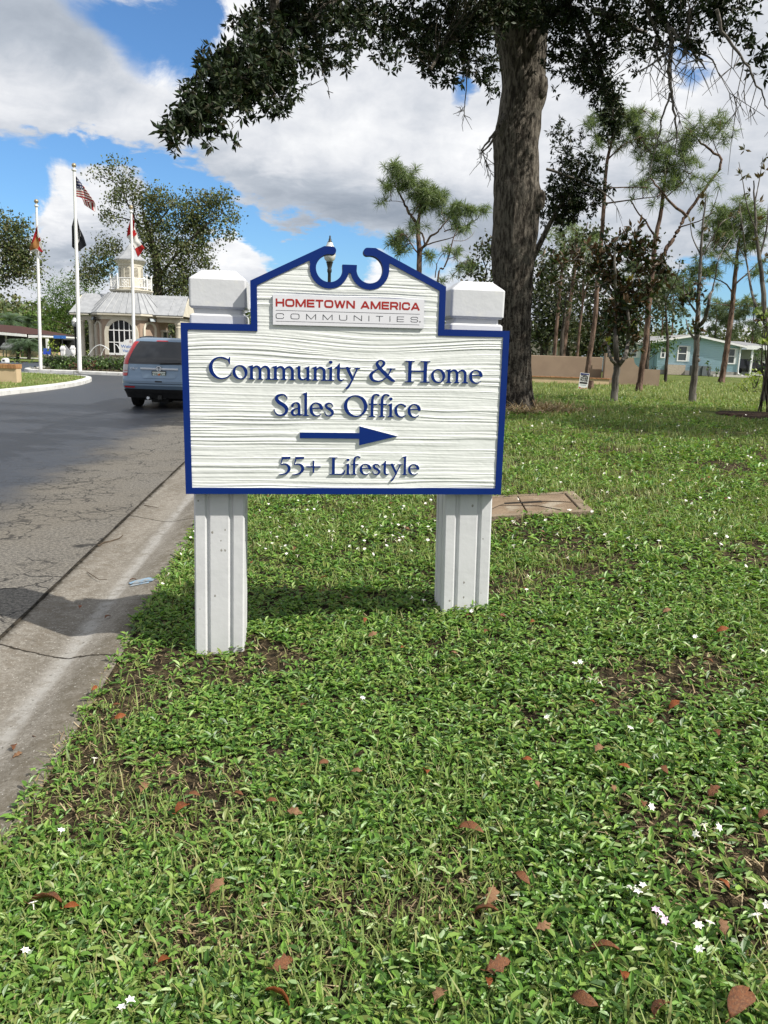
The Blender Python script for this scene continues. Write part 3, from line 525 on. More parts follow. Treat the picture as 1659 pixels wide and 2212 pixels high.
ok = inside(mid_, (GX[:-1, :-1] + GX[1:, 1:]) / 2, (GZ[:-1, :-1] + GZ[1:, 1:]) / 2)
ii = np.arange(GX.size).reshape(GX.shape)
Fq = np.stack([ii[:-1, :-1], ii[:-1, 1:], ii[1:, 1:], ii[1:, :-1]], -1)[ok]
face = npmesh('carved_face', P3, Fq, M['panel'], board, smooth=True)

def text_loops(keys, x0, x1, z0, hgt, cap=650.0, space=230, track=0):
    x = 0; raw = []
    for ch in keys:
        if ch == ' ': x += space; continue
        a_ = GL[ch]
        for l in a_[1:]: raw.append([(x + l[2 * i], l[2 * i + 1]) for i in range(len(l) // 2)])
        x += a_[0] + track
    lo = min(p[0] for l in raw for p in l); hi = max(p[0] for l in raw for p in l)
    k = (x1 - x0) / (hi - lo)
    return [[(x0 + (p[0] - lo) * k, z0 + p[1] * hgt / cap) for p in l] for l in raw]
def lettering(name, loops, m, parent, y0=-.0105, y1=.001, side=None):
    mb = MB()
    # split into glyph groups by containment is not needed: the triangulation honours holes
    slab(mb, loops, y0, y1, 0, 1 if side else 0)
    return mb.build(name, [m, side] if side else m, parent)
lettering('lettering', text_loops('Community & Home', -.643, .643, .147, .099), M['blue'], board, side=M['panel'])
lettering('lettering', text_loops('Sales Office', -.348, .349, -.019, .0995), M['blue'], board, side=M['panel'])
lettering('lettering', text_loops('55+ Lifestyle', -.326, .351, -.298, .083), M['blue'], board, side=M['panel'])
lettering('arrow', [[(-.227, -.1245), (.055, -.1245), (.055, -.156), (.241, -.1105), (.055, -.064), (.055, -.0962), (-.227, -.0962)]], M['blue'], board, y0=-.0125, side=M['panel'])
pq = MB(); slab(pq, [[(-.349, .396), (.349, .396), (.349, .527), (-.349, .527)]], -.0125, .002, 0, 1)
plaque = pq.build('plaque', [M['plaque'], M['blue']], sign); plaque.location = board.location; plaque.rotation_euler = board.rotation_euler
lettering('lettering', text_loops(['B' + c for c in 'HOMETOWN'], -.336, .026, .477, .0355, 1000, 620, 130), M['red_ink'], plaque, -.0131, -.0124)
lettering('lettering', text_loops(['B' + c for c in 'AMERICA'], .052, .329, .477, .0355, 1000, 620, 130), M['red_ink'], plaque, -.0131, -.0124)
lettering('lettering', text_loops(['T' + c for c in 'COMMUNITIES'], -.336, .322, .423, .0245, 1000, 0, 960), M['grey_ink'], plaque, -.0131, -.0124)
ru = MB(); slab(ru, [[(-.336, .4595), (.329, .4595), (.329, .4612), (-.336, .4612)]], -.0130, -.0124); slab(ru, [[(-.336, .4112), (.329, .4112), (.329, .4128), (-.336, .4128)]], -.0130, -.0124)
ru.build('rule_line', M['grey_ink'], plaque)
rg = MB(); slab(rg, [arc(.331, .426, .0036, 0, 360, 14)[:-1], arc(.331, .426, .0029, 0, 360, 14)[:-1]], -.0130, -.0124)
slab(rg, [[(.3298, .4242), (.3304, .4242), (.3304, .4278), (.3298, .4278)]], -.0130, -.0124); slab(rg, [[(.3306, .4260), (.3322, .4260), (.3322, .4278), (.3306, .4278)]], -.0130, -.0124)
rg.build('registered_mark', M['grey_ink'], plaque)

def rrect(hw, hd, r, n=5):
    out = []
    for cx_, cy_, a0 in ((hw - r, hd - r, 0), (-hw + r, hd - r, 90), (-hw + r, -hd + r, 180), (hw - r, -hd + r, 270)):
        out += [(cx_ + r * math.cos(math.radians(a0 + 90 * i / n)), cy_ + r * math.sin(math.radians(a0 + 90 * i / n))) for i in range(n + 1)]
    return out
def fluted(h, g=.013, gw=.013):        # square plan with two V grooves in every face
    c = .008; side = [(-h + c, -h)]
    for x in (-.056, .056): side += [(x - gw, -h), (x - .004, -h + g), (x + .004, -h + g), (x + gw, -h)]
    side += [(h - c, -h)]
    out = []
    for k in range(4):
        cs, sn = math.cos(k * PI / 2), math.sin(k * PI / 2)
        out += [(x * cs - y * sn, x * sn + y * cs) for x, y in side]
    return out
M['post'] = mat('white_painted_post', (.60, .605, .62), (.555, .56, .575), 5, .6, .3, .09, 25, c3=(.50, .49, .46), s3=13, f3=.70)
M['bare'] = mat('bare_concrete', (.20, .19, .17), (.34, .33, .31), 60, .9)
def post(x, lean, zb):
    Z0 = BC.z - .02
    mb = MB(); pl = fluted(.1215)
    zs = [zb - .25, zb, Z0 - .6, Z0 - .1, Z0 + .36]
    mb.loft([[(u + lean * (z - Z0), v_, z) for u, v_ in pl] for z in zs])
    p = mb.build('post', M['post'], sign); p.location = (x, .052 + .1235, 0)
    cp = MB(); rr = rrect(.130, .130, .012)
    def ring(s, z, ins=0): return [(u * s, v_ * s, z) for u, v_ in rrect(.130 - ins, .130 - ins, .012)]
    cp.loft([ring(1, Z0 + .362), ring(1, Z0 + .424, .002), ring(1, Z0 + .432, .010), ring(1, Z0 + .433, .020), ring(1, Z0 + .456, .020), ring(1, Z0 + .457, .008), ring(1, Z0 + .466), ring(1, Z0 + .586), ring(1, Z0 + .592, .004), ring(1, Z0 + .630, .052)])
    c = cp.build('cap', M['white_paint'], p, bevel=.003, seg=1)
    # chips and pits where the paint has come off
    r_ = random.Random(int(x * 1000) + 5); bare = M['bare']
    for i in range(13):
        u = r_.uniform(-.11, .11); z = r_.uniform(zb + .06, Z0 - .42); s = r_.uniform(.002, .0065)
        if abs(abs(u) - .056) < .02: continue
        pts = [(u + lean * (z - Z0) + s * r_.uniform(.6, 1.2) * math.cos(t), -.1217, z + s * r_.uniform(.7, 1.7) * math.sin(t)) for t in np.arange(7) * 2 * PI / 7]
        MB().add(pts, [list(range(7))]).build('paint_chip', bare, p)
    return p
post(-.607, .008, .0)
post(.612, -.024, .22)

# ------------------------------------------------------------------ ground cover: small leaves, blades of grass, dry straw
def ground_pts(n, y0, y1, p, pad=1.3, wide=.56):
    """points on the lawn, density falling off as y**-p"""
    u = rng.random(n)
    if abs(p - 1) < 1e-6: y = y0 * (y1 / y0) ** u
    else: y = (y0 ** (1 - p) + u * (y1 ** (1 - p) - y0 ** (1 - p))) ** (1 / (1 - p))
    x = (rng.random(n) * 2 - 1) * (wide * y + pad)
    k = x > xe(y) - .03 + .05 * vn(y * 9, 3.3)
    return x[k], y[k]
def slabmask(x, y):
    return ~((x > .42) & (x < 1.55) & (y > 5.80) & (y < 6.5)) & ((x - 8.3) ** 2 + (y - 16.2) ** 2 > 2.9)
def frame(az_, elv):
    d = np.stack([np.cos(az_) * np.cos(elv), np.sin(az_) * np.cos(elv), np.sin(elv)], -1)
    s = np.stack([-np.sin(az_), np.cos(az_), np.zeros_like(az_)], -1)
    return d, s, np.cross(d, s)
def leaf_mesh(C_, d, s, n_, L, Wd, droop=.25, fold=.25):
    """six-point folded leaf; C_ base, d direction, s side, n_ normal"""
    L = L[:, None]; Wd = Wd[:, None]
    v = np.stack([C_, C_ + d * L * .30 + s * Wd * .42 + n_ * Wd * fold, C_ + d * L * .68 + s * Wd * .36 + n_ * (Wd * fold - L * droop * .4),
                  C_ + d * L - n_ * L * droop, C_ + d * L * .68 - s * Wd * .36 + n_ * (Wd * fold - L * droop * .4), C_ + d * L * .30 - s * Wd * .42 + n_ * Wd * fold], 1)
    k = np.arange(len(C_))[:, None] * 6
    F = np.concatenate([k + np.array([[0, 1, 2, 3]]), k + np.array([[0, 3, 4, 5]])])
    return v.reshape(-1, 3), F
def blade_mesh(C_, az_, lean, L, Wd):
    d = np.stack([np.cos(az_), np.sin(az_), np.zeros_like(az_)], -1); s = np.stack([-np.sin(az_), np.cos(az_), np.zeros_like(az_)], -1); z = np.array([0, 0, 1.0])
    L = L[:, None]; Wd = Wd[:, None] / 2; le = lean[:, None]
    p1 = C_ + (d * le * .35 + z * (1 - le * .3) * .55) * L; p2 = C_ + (d * le + z * np.sqrt(np.clip(1 - le * le, 0.02, 1)) * .92) * L
    v = np.stack([C_ - s * Wd, C_ + s * Wd, p1 + s * Wd * .85, p1 - s * Wd * .85, p2], 1)
    k = np.arange(len(C_))[:, None] * 5
    return v.reshape(-1, 3), k + np.array([[0, 1, 2, 3]]), k + np.array([[3, 2, 4]])
GREEN = [(.035, .085, .015), (.055, .125, .020), (.080, .165, .026), (.10, .205, .034), (.135, .25, .042), (.11, .165, .036), (.19, .30, .06), (.15, .18, .05)]
M['cover'] = leafmat('ground_cover_leaf', GREEN, .28, .40, .32)
M['blade'] = leafmat('grass_blade', [(.09, .14, .035), (.14, .20, .05), (.18, .235, .07), (.23, .27, .09), (.11, .17, .045), (.26, .25, .11)], .26, .5, .25)
M['straw'] = leafmat('dry_straw', [(.22, .16, .09), (.33, .25, .14), (.15, .10, .06), (.42, .34, .21)], .15, .7, .2)
Vs, Fs, MI, off = [], [], [], 0
def push(v, fl, mi):
    global off
    Vs.append(v)
    for f in fl: Fs.append(f + off); MI.append(np.full(len(f), mi))
    off += len(v)
# near plants: stems carrying pairs of leaves
def plants(n, y0, y1, p, size, mi, pad=1.3, thin=.5):
    x, y = ground_pts(n, y0, y1, p, pad)
    lush = fbm(x * 1.7, y * 1.7, 5.0, 4)
    keep = (rng.random(len(x)) < np.clip((lush - .31) * 5.5, .18, 1)) & slabmask(x, y)
    x, y, lush = x[keep], y[keep], lush[keep]
    sc = size * np.maximum(1, y / 3.2) ** .62 * rng.uniform(.55, 1.45, len(x))
    z0 = hz(x, y)
    V_, F_ = [], []; o = 0
    a0 = rng.random(len(x)) * 2 * PI
    tip = rng.random(len(x)) * .030 + .008
    for k in range(5):
        lev = (k // 2) / 2.5
        a_ = a0 + (k % 2) * PI + (k // 2) * PI / 2 + rng.normal(0, .35, len(x))
        e_ = .10 + .42 * lev + rng.normal(0, .25, len(x))
        d, s, nn = frame(a_, e_)
        L = sc * (1.15 - .35 * lev) * rng.uniform(.7, 1.25, len(x))
        C_ = np.stack([x, y, z0 + tip * (lev + .25) * np.maximum(1, y / 5) ** .4], -1) + d * (L * .12)[:, None]
        v, f = leaf_mesh(C_, d, s, nn, L, L * rng.uniform(.36, .50, len(x)), rng.uniform(.0, .3, len(x))[:, None] if False else .07)
        push(v, [f], mi)
plants(42000, .85, 4.2, .75, .0275, 0)
plants(19000, 4.2, 11.0, 1.25, .0275, 0, 1.0)
plants(5000, 11.0, 22.0, 1.5, .026, 0, .6)
def blades(n, y0, y1, p, L0, W0, mi, thr=.5, pad=1.2, inv=False):
    x, y = ground_pts(n, y0, y1, p, pad)
    f = fbm(x * 1.1 + 9, y * 1.1, 2.0, 4)
    keep = (rng.random(len(x)) < np.clip((f - thr) * (-6 if inv else 6) + .35, .06, 1)) & slabmask(x, y)
    x, y = x[keep], y[keep]; m = len(x)
    g_ = np.maximum(1, y / 3.5) ** .55
    C_ = np.stack([x, y, hz(x, y) - .002], -1)
    v, f1, f2 = blade_mesh(C_, rng.random(m) * 2 * PI, rng.uniform(.25, .93, m), L0 * rng.uniform(.45, 1.3, m) * g_ ** .6, W0 * rng.uniform(.7, 1.3, m) * g_)
    push(v, [f1, f2], mi)
blades(42000, .85, 4.5, .75, .060, .0040, 1, .45)
blades(9000, .85, 4.5, .75, .105, .0052, 1, .52)
blades(95000, 4.5, 14, 1.2, .064, .0046, 1, .40)
blades(80000, 14, 42, 1.5, .064, .0060, 1, .36)
# straw lies low
def straw(n, y0, y1, p, thr):
    x, y = ground_pts(n, y0, y1, p)
    f = fbm(x * 1.7, y * 1.7, 5.0, 4)
    keep = (rng.random(len(x)) < np.clip((thr - f) * 7 + .2, .05, 1)) & slabmask(x, y)
    x, y = x[keep], y[keep]; m = len(x); g_ = np.maximum(1, y / 3.5) ** .6
    d, s, nn = frame(rng.random(m) * 2 * PI, rng.normal(.1, .25, m))
    C_ = np.stack([x, y, hz(x, y) + rng.random(m) * .016], -1)
    L = rng.uniform(.012, .045, m); wd = rng.uniform(.0010, .0028, m) * g_
    v = np.stack([C_ - s * wd[:, None], C_ + s * wd[:, None], C_ + d * L[:, None] + s * wd[:, None] * .6, C_ + d * L[:, None] - s * wd[:, None] * .6], 1).reshape(-1, 3)
    push(v, [np.arange(m)[:, None] * 4 + np.array([[0, 1, 2, 3]])], 2)
straw(26000, .85, 4.5, .75, .50)
straw(26000, 4.5, 14, 1.2, .50)
gc = npmesh('ground_cover', np.concatenate(Vs), Fs[0][:0], [M['cover'], M['blade'], M['straw']]) if False else None
# faces have to be grouped by size for the fast builder
quads = np.concatenate([f for f in Fs if f.shape[1] == 4]); qm = np.concatenate([m for f, m in zip(Fs, MI) if f.shape[1] == 4])
tris = np.concatenate([f for f in Fs if f.shape[1] == 3]); tm_ = np.concatenate([m for f, m in zip(Fs, MI) if f.shape[1] == 3])
gc = npmesh('grass', np.concatenate(Vs), [quads, tris], [M['cover'], M['blade'], M['straw']], midx=np.concatenate([qm, tm_]))
tag(gc, kind='stuff')
# short turf on the near median, so its edge is not a clean line
def tuft_strip(name, path, zb, n, L0, w0, spread):
    P = np.array(path); seg = rng.integers(0, len(P) - 1, n); t = rng.random(n)[:, None]
    q = P[seg] * (1 - t) + P[seg + 1] * t + np.stack([-rng.random(n) * spread, rng.normal(0, .1, n)], -1)
    v, f1, f2 = blade_mesh(np.c_[q, np.full(n, zb)], rng.random(n) * 2 * PI, rng.uniform(.2, .9, n), np.full(n, L0) * rng.uniform(.5, 1.3, n), np.full(n, w0))
    o = npmesh(name, v, [f1, f2], M['blade']); return tag(o, kind='stuff')
tuft_strip('median_turf', [(p[0] - .25, p[1] - (.25 if p[1] > 31 else 0)) for p in MED if p[1] > 14], .125, 9000, .09, .02, 6.5)

# ------------------------------------------------------------------ fallen leaves and little flowers, each a thing of its own
M['dead'] = mat('dry_brown_leaf', (.17, .062, .022), (.10, .040, .018), 14, .6, .35, .3, 120, c3=(.20, .10, .045), s3=22, f3=.52)
M['dead2'] = mat('dry_tan_leaf', (.27, .155, .085), (.17, .085, .04), 30, .65, .3, .3, 120)
M['dead3'] = mat('dry_russet_leaf', (.27, .075, .014), (.15, .042, .012), 20, .5, .4, .3, 120)
def dead_leaf_mesh(name, m, seed, lobed):
    r = random.Random(seed); mb = MB(); n = 9; L = 1.0; ring = []
    for i in range(n + 1):
        t = i / n; w = .24 * math.sin(PI * min(1, t * 1.02 + .02)) ** .75 * (1 + (.38 * math.sin(t * 19 + seed) if lobed else .06 * math.sin(t * 14)))
        cur = .16 * math.sin(PI * t) + r.uniform(-.02, .02); tw = .35 * math.sin(t * 3 + seed)
        x = -.5 + t; y0 = .07 * math.sin(t * 4 + seed)
        ring.append([(x, y0 - w, cur + .14 * w + tw * w * .6 + .03), (x, y0, cur - .05), (x, y0 + w, cur + .20 * w - tw * w * .6 + .05)])
    o = MB().loft(ring, cap=False, closed=False)
    st = [(-.5 - .22, ring[0][1][1] + .05, .02), (-.5, ring[0][1][1], ring[0][1][2] - .005)]
    o.tube(st, [.012, .016], 5)
    ob = o.build(name, m); me = ob.data
    me.polygons.foreach_set('use_smooth', np.full(len(me.polygons), True))
    sd = ob.modifiers.new('s', 'SOLIDIFY'); sd.thickness = .012
    return ob
DL = [dead_leaf_mesh('fallen_leaf', M['dead'], 1, False), dead_leaf_mesh('fallen_leaf', M['dead2'], 2, True), dead_leaf_mesh('fallen_leaf', M['dead3'], 3, False), dead_leaf_mesh('fallen_leaf', M['dead'], 4, True)]
used = [False] * 4
def on_ground(px, py):
    z = .2
    for _ in range(12):
        p = onz(px, py, z); z = float(hz(p[0], p[1])) + .02
    return p
def leaf_at(px, py, L, k, rz=None, label=None, tilt=.25):
    p = on_ground(px, py) if px is not None else py
    o = DL[k] if not used[k] else DL[k].copy()
    if used[k]: COL.objects.link(o)
    used[k] = True
    o.location = (p[0], p[1], float(hz(p[0], p[1])) + .042); o.scale = (L * .82,) * 3
    o.rotation_euler = (rng.normal(0, tilt), rng.normal(0, tilt), rng.random() * 6.3 if rz is None else rz)
    return tag(o, label or ['curled brown leaf lying in the ground cover', 'pale tan lobed leaf lying in the ground cover', 'russet leaf lying in the ground cover', 'lobed brown leaf lying in the ground cover'][k], 'leaf', 'fallen leaves in the grass')
near = [(1060, 1951, .07, 1, 1.3, 'pale lobed oak leaf standing up from the lawn beside a bent brown leaf'), (1050, 1984, .07, 0, .1, 'bent brown leaf lying under the pale lobed oak leaf'), (1125, 1914, .065, 0, 2.4, None),
        (1075, 2105, .075, 3, .2, None), (1173, 2020, .05, 1, .4, None), (1304, 2070, .08, 0, .1, None), (949, 2170, .06, 1, 1.2, None), (1259, 2182, .075, 0, 2.6, None), (1595, 2185, .11, 0, .9, 'largest brown leaf at the bottom right corner of the lawn'),
        (1428, 2200, .07, 0, .8, None), (1055, 2140, .04, 2, 1.5, None), (1292, 1631, .06, 1, 1.0, None), (1347, 1672, .05, 2, 2.8, None), (1322, 1717, .04, 1, 1.7, None), (1156, 1707, .045, 1, 2.0, None), (1388, 1752, .045, 0, 1.5, None),
        (1541, 1725, .06, 3, .3, None), (1650, 1777, .06, 0, .7, None), (1559, 1926, .045, 2, 2.1, None), (1559, 2020, .05, 1, 1.6, None), (1017, 1808, .09, 0, .1, None), (1433, 1677, .05, 0, 1.9, None), (1345, 2128, .05, 2, 1.4, None),
        (395, 1760, .095, 2, 1.25, 'long orange leaf standing upright left of centre in the lawn'), (470, 1930, .07, 1, 1.1, None), (100, 1962, .11, 0, .05, 'long brown leaf with a white flower standing beside it'), (610, 2100, .07, 3, .5, None), (600, 2172, .08, 2, 2.7, None), (155, 1975, .05, 2, .6, None),
        (260, 1560, .06, 2, .5, None), (205, 1497, .045, 2, 1.2, None), (250, 1535, .05, 0, .5, None), (700, 1660, .05, 0, .7, None), (770, 1680, .05, 1, .2, None), (655, 1535, .05, 0, 1.3, None), (1050, 1375, .06, 0, 1.2, None), (1085, 1340, .05, 3, .4, None), (1150, 1353, .05, 2, .9, None),
        (1560, 1372, .07, 2, .1, None), (1440, 1330, .06, 1, .5, None), (1300, 1262, .06, 0, .3, None), (700, 1255, .06, 2, .7, None), (860, 1172, .06, 0, .4, None), (420, 1730, .05, 0, .4, None), (355, 2092, .05, 2, 1.0, None)]
for px, py, L, k, rz, lb in near: leaf_at(px, py, L, k, rz, lb)
for i in range(70):
    y = 2.2 + 9 * rng.random() ** 1.3; x = (rng.random() * 2 - 1) * (.5 * y); 
    if x < float(xe(y)) + .05 or not bool(slabmask(np.array(x), np.array(y))): continue
    leaf_at(None, np.array([x, y, 0]), (.04 + .03 * rng.random()), int(rng.integers(0, 4)))

M['petal'] = leafmat('white_petal', [(.78, .76, .80), (.74, .71, .78), (.80, .79, .81)], .25, .6, .2)
M['lilac'] = leafmat('lilac_petal', [(.66, .52, .70), (.70, .58, .73)], .25, .6, .2)
def flower_mesh(m):
    mb = MB()
    for i in range(6):
        a = i * PI / 3; ca, sa = math.cos(a), math.sin(a)
        f = lambda u, w, z: (u * ca - w * sa, u * sa + w * ca, z)
        mb.add([f(.06, 0, 0), f(.34, -.19, .14), f(.68, 0, .10), f(.34, .19, .14)], [(0, 1, 2, 3)])
        mb.add([f(.34, -.19, .14), f(.68, 0, .10), f(.34, .19, .14), f(.48, 0, .17)], [(0, 1, 3), (3, 1, 2)])
    mb.tube([(0, 0, -.9), (0, 0, -.45), (0, 0, .02)], [.05, .07, .13], 6)
    return mb.build('flower', m)
FL = [flower_mesh(M['petal']), flower_mesh(M['lilac'])]; fused = [False, False]
def flower_at(p, s, k=0, label=None, h=.045, tilt=.45):
    p = np.array(p); p[0] = max(p[0], float(xe(p[1])) + .05)
    o = FL[k] if not fused[k] else FL[k].copy()
    if fused[k]: COL.objects.link(o)
    fused[k] = True
    o.location = (p[0], p[1], float(hz(p[0], p[1])) + h); o.scale = (s,) * 3
    o.rotation_euler = (rng.normal(.35, tilt * .7), rng.normal(0, tilt * .7), rng.random() * 6)
    return tag(o, label or ('small white star flower open among the lawn leaves' if k == 0 else 'small lilac star flower open among the lawn leaves'), 'flower', 'star flowers dotted over the lawn')
for px, py in [(1362, 1936), (1376, 1945), (1388, 1934)]: flower_at(on_ground(px, py), .021, 0, 'white star flower in the tight cluster of three at lower right')
for px, py in [(1414, 1985), (1424, 1994), (1433, 2008)]: flower_at(on_ground(px, py), .017, 1, 'lilac flower in the pink cluster just below the white cluster')
for px, py in [(1506, 2019), (1531, 2014), (1458, 2060), (1508, 2072), (1405, 1760), (1609, 1765), (1550, 1805), (1501, 1820), (1518, 1800), (1632, 1997), (1655, 1975), (56, 2072), (282, 2182), (264, 2196), (73, 1968), (133, 1809), (205, 1652),
               (1240, 1445), (1252, 1442), (1275, 1480), (1296, 1487), (1360, 1587), (1180, 1563), (783, 1520), (890, 1300), (915, 1306), (1018, 1330), (1225, 1213), (1140, 1253), (1137, 1283), (1610, 1232), (1645, 1418), (1500, 1387), (1420, 1362), (310, 1200), (380, 1152), (338, 1190), (365, 1165), (345, 1245), (330, 1268)]:
    flower_at(on_ground(px, py), .019)
for i in range(70):
    flower_at(on_ground(560 + 390 * rng.random(), 1085 + 110 * rng.random() ** 1.2 + (40 * rng.random() if rng.random() < .3 else 0)), .021)
for i in range(110):
    px = 1095 + 560 * rng.random(); py = 892 + 300 * rng.random() ** 1.4
    flower_at(on_ground(px, py), .022 + .010 * max(0, (1000 - py) / 100), h=.05)

# ------------------------------------------------------------------ utility cover, twigs, paint on the gutter
def ground_z(x, y): return float(hz(x, y))
ut = thing('utility_cover', 'flat weathered concrete utility cover set in the lawn behind the right sign post', 'utility cover', (.98, 6.15, ground_z(.98, 6.15) + .004), math.radians(-3))
ut.rotation_euler = (0, -math.atan2(ground_z(1.6, 6.15) - ground_z(.1, 6.15), 1.5), math.radians(-3))
M['slab'] = mat('brown_stained_concrete', (.27, .20, .135), (.20, .145, .095), 5, .9, .2, .5, 60, c3=(.34, .29, .22), s3=4, f3=.54)
fr = MB()
for a in ((-.45, .62, -.42, -.35), (-.45, .62, .35, .42), (-.45, -.37, -.35, .35), (.54, .62, -.35, .35)): fr.box(a[0], a[1], a[2], a[3], -.1, .030)
fr.build('frame', mat('grey_concrete_ring', (.27, .215, .155), (.22, .17, .115), 6, .9, .2, .5, 60), ut, bevel=.006)
ld = MB()
ld.box(-.36, .13, -.34, .34, -.08, .026); ld.box(.142, .528, -.34, .34, -.08, .024)
ld.build('lid', M['slab'], ut, bevel=.005)
MB().box(.0, .30, .02, .085, .0245, .0275).build('handle_slot', mat('slot_dirt', (.02, .015, .01)), ut)
mbx = MB()
for a in (((-.2, -.3), (-.05, -.02), (.0, .03)), ((.3, .05), (.40, .02), (.52, -.05)), ((-.05, -.02), (.25, -.12), (.4, -.33))): mbx.tube([(p[0], p[1], .0265) for p in a], .0035, 4)
mbx.build('crack', mat('crack_dirt', (.03, .022, .015)), ut)

M['twig'] = mat('dry_twig', (.07, .05, .035), (.11, .085, .06), 30, .9, .2)
def twig(pts, r, label):
    P = [on_g(px, py) for px, py in pts]
    o = MB().tube([(p[0], p[1], p[2] + r + .004 * math.sin(i * 2)) for i, p in enumerate(P)], [r * (1 - .5 * i / len(P)) for i in range(len(P))], 6).build('twig', M['twig'], smooth=True)
    return tag(o, label, 'twig', 'twigs lying on the gutter and road')
def on_g(px, py): return onz(px, py, .004)
twig([(212, 1181), (225, 1174), (238, 1170), (258, 1164), (266, 1158)], .006, 'forked dark twig lying across the seam of the gutter')
twig([(188, 1236), (202, 1246), (214, 1252), (231, 1252)], .003, 'thin curved twig lying in the middle of the gutter')
twig([(150, 1482), (178, 1474), (206, 1462), (226, 1458)], .004, 'long thin twig beside the cross joint of the gutter')
twig([(312, 1092), (328, 1096), (342, 1097)], .004, 'short twig at the far end of the gutter near the sign')
pm = MB(); r_ = random.Random(3)
for k in range(9):
    c = onz(300 + 24 * r_.random(), 1250 + 10 * r_.random(), .03); a = r_.uniform(.05, .12)
    pm.add([(c[0] + a * math.cos(t) * r_.uniform(.5, 1), c[1] + a * .5 * math.sin(t) * r_.uniform(.5, 1), .0) for t in np.arange(9) * 2 * PI / 9], [list(range(9))])
pm.v = [(x, y, float(np.interp(float(xe(y)) - x, [p[0] for p in prof[1:-1]][::-1], [p[1] for p in prof[1:-1]][::-1])) + .0035 + .0006 * (i // 9)) for i, (x, y, z) in enumerate(pm.v)]
tag(pm.build('paint_mark', mat('faded_blue_spray_paint', (.22, .36, .50), (.30, .32, .33), 22, .85, .2)), 'faint blue spray paint mark on the gutter edge by the lawn', 'paint mark')
for px, py in [(172, 1308), (287, 1250), (345, 1268), (232, 1330), (40, 1628), (78, 1590), (30, 1610)]:
    p = onz(px, py, .02); o = DL[int(rng.integers(0, 4))].copy(); COL.objects.link(o); o.location = (p[0], p[1], .012); o.scale = (.045,) * 3; o.rotation_euler = (0, 0, rng.random() * 6)
    tag(o, 'small dry leaf lying on the bare concrete gutter', 'leaf', 'dry leaves on the gutter')

# ------------------------------------------------------------------ gatehouse on the island
def textmesh(name, body, size, m, parent=None, ext=.002, align='CENTER', fn=None, sx=1.0, bold=0.0):
    c = bpy.data.curves.new('t', 'FONT'); c.body = body; c.size = size; c.extrude = ext; c.offset = bold; c.align_x = align; c.align_y = 'CENTER'
    o = bpy.data.objects.new('t', c); COL.objects.link(o)
    me = bpy.data.meshes.new_from_object(o.evaluated_get(bpy.context.evaluated_depsgraph_get()))
    bpy.data.objects.remove(o); me.name = name
    for v in me.vertices:
        x, y, z = v.co; v.co = fn(x * sx, y, z) if fn else (x * sx, -z, y)
    me.materials.clear(); me.materials.append(m)
    q = bpy.data.objects.new(name, me); COL.objects.link(q)
    if parent: q.parent = parent
    return q
GY = 46.5
def gpt(zx, zy): return A((240 + zx * .3014) * .5486, (900 + zy * .3014) * .5486, GY)
gx0 = float(gpt(795, 1400)[0]); UX = float(gpt(796, 1400)[0] - gpt(795, 1400)[0])
def gz(zy, zx=795): return float(gpt(zx, zy)[2])
house = thing('gatehouse', 'cream and pink gatehouse with grey metal roof, arched window and an eight sided cupola', 'gatehouse', (gx0, GY, .12))
B0 = .12
def zl(zy): return gz(zy) - B0
zE, zR, zP, zB, zRail, zCt, zCe, zAp, zWt, zWb = zl(1112), zl(832), zl(826), zl(772), zl(625), zl(395), zl(372), zl(140), zl(1205), zl(1640)
HW, FH, CUT = 418 * UX, 243 * UX, 150 * UX       # half width, half front facet, corner cut
D0 = 0.0; D1 = 4.0
def octo(hw, fh, y0, y1, cut): return [(-fh, y0), (fh, y0), (hw, y0 + cut), (hw, y1 - cut), (fh, y1), (-fh, y1), (-hw, y1 - cut), (-hw, y0 + cut)]
CUTD = .95
w_ = MB(); pl = octo(HW, FH, 0, D1, CUTD)
w_.loft([[(x, y, -.2) for x, y in pl], [(x, y, zE) for x, y in pl]])
w_.build('wall', M['stucco_pink'], house)
# trim frieze under the eave
fz = MB(); p2 = octo(HW + .06, FH + .03, -.06, D1 + .06, CUTD)
fz.loft([[(x, y, zE - .34) for x, y in p2], [(x, y, zE - .02) for x, y in p2]]); fz.build('frieze', M['offwhite'], house)
def archshape(cx, w, z0, z1, n=18):
    r = w / 2; return [(cx - r, z0), (cx + r, z0)] + [(cx + r * math.cos(t), z1 - r + r * math.sin(t)) for t in np.linspace(0, PI, n)]
def facet(p, q):         # local frame on the wall between plan points p and q
    p, q = np.array(p), np.array(q); t = (q - p) / np.linalg.norm(q - p); nrm = np.array([t[1], -t[0]]); c = (p + q) / 2
    return lambda u, z, d: (c[0] + t[0] * u + nrm[0] * d, c[1] + t[1] * u + nrm[1] * d, z)
def arch_trim(name, f, w, z0, z1, bw, d, m, parent):
    o_ = archshape(0, w + 2 * bw, z0, z1 + bw); i_ = archshape(0, w, z0, z1); v, t = cdt([o_, i_]) if False else (None, None)
    mb = MB(); n = len(o_)
    out = [f(u, z, d) for u, z in o_[1:] + [o_[0]]]; inn = [f(u, z, d) for u, z in i_[1:] + [i_[0]]]
    bo = [f(u, z, -.02) for u, z in o_[1:] + [o_[0]]]; bi = [f(u, z, -.02) for u, z in i_[1:] + [i_[0]]]
    k = n
    mb.add(out + inn + bo + bi, sum([[(i, i + 1, k + i + 1, k + i), (2 * k + i + 1, 2 * k + i, 3 * k + i, 3 * k + i + 1), (i + 1, i, 2 * k + i, 2 * k + i + 1), (k + i, k + i + 1, 3 * k + i + 1, 3 * k + i)] for i in range(n - 1)], []))
    return mb.build(name, m, parent)
ff = facet((-FH, 0), (FH, 0))
gw = 345 * UX; zw1 = zl(1198); zw0 = zl(1640)
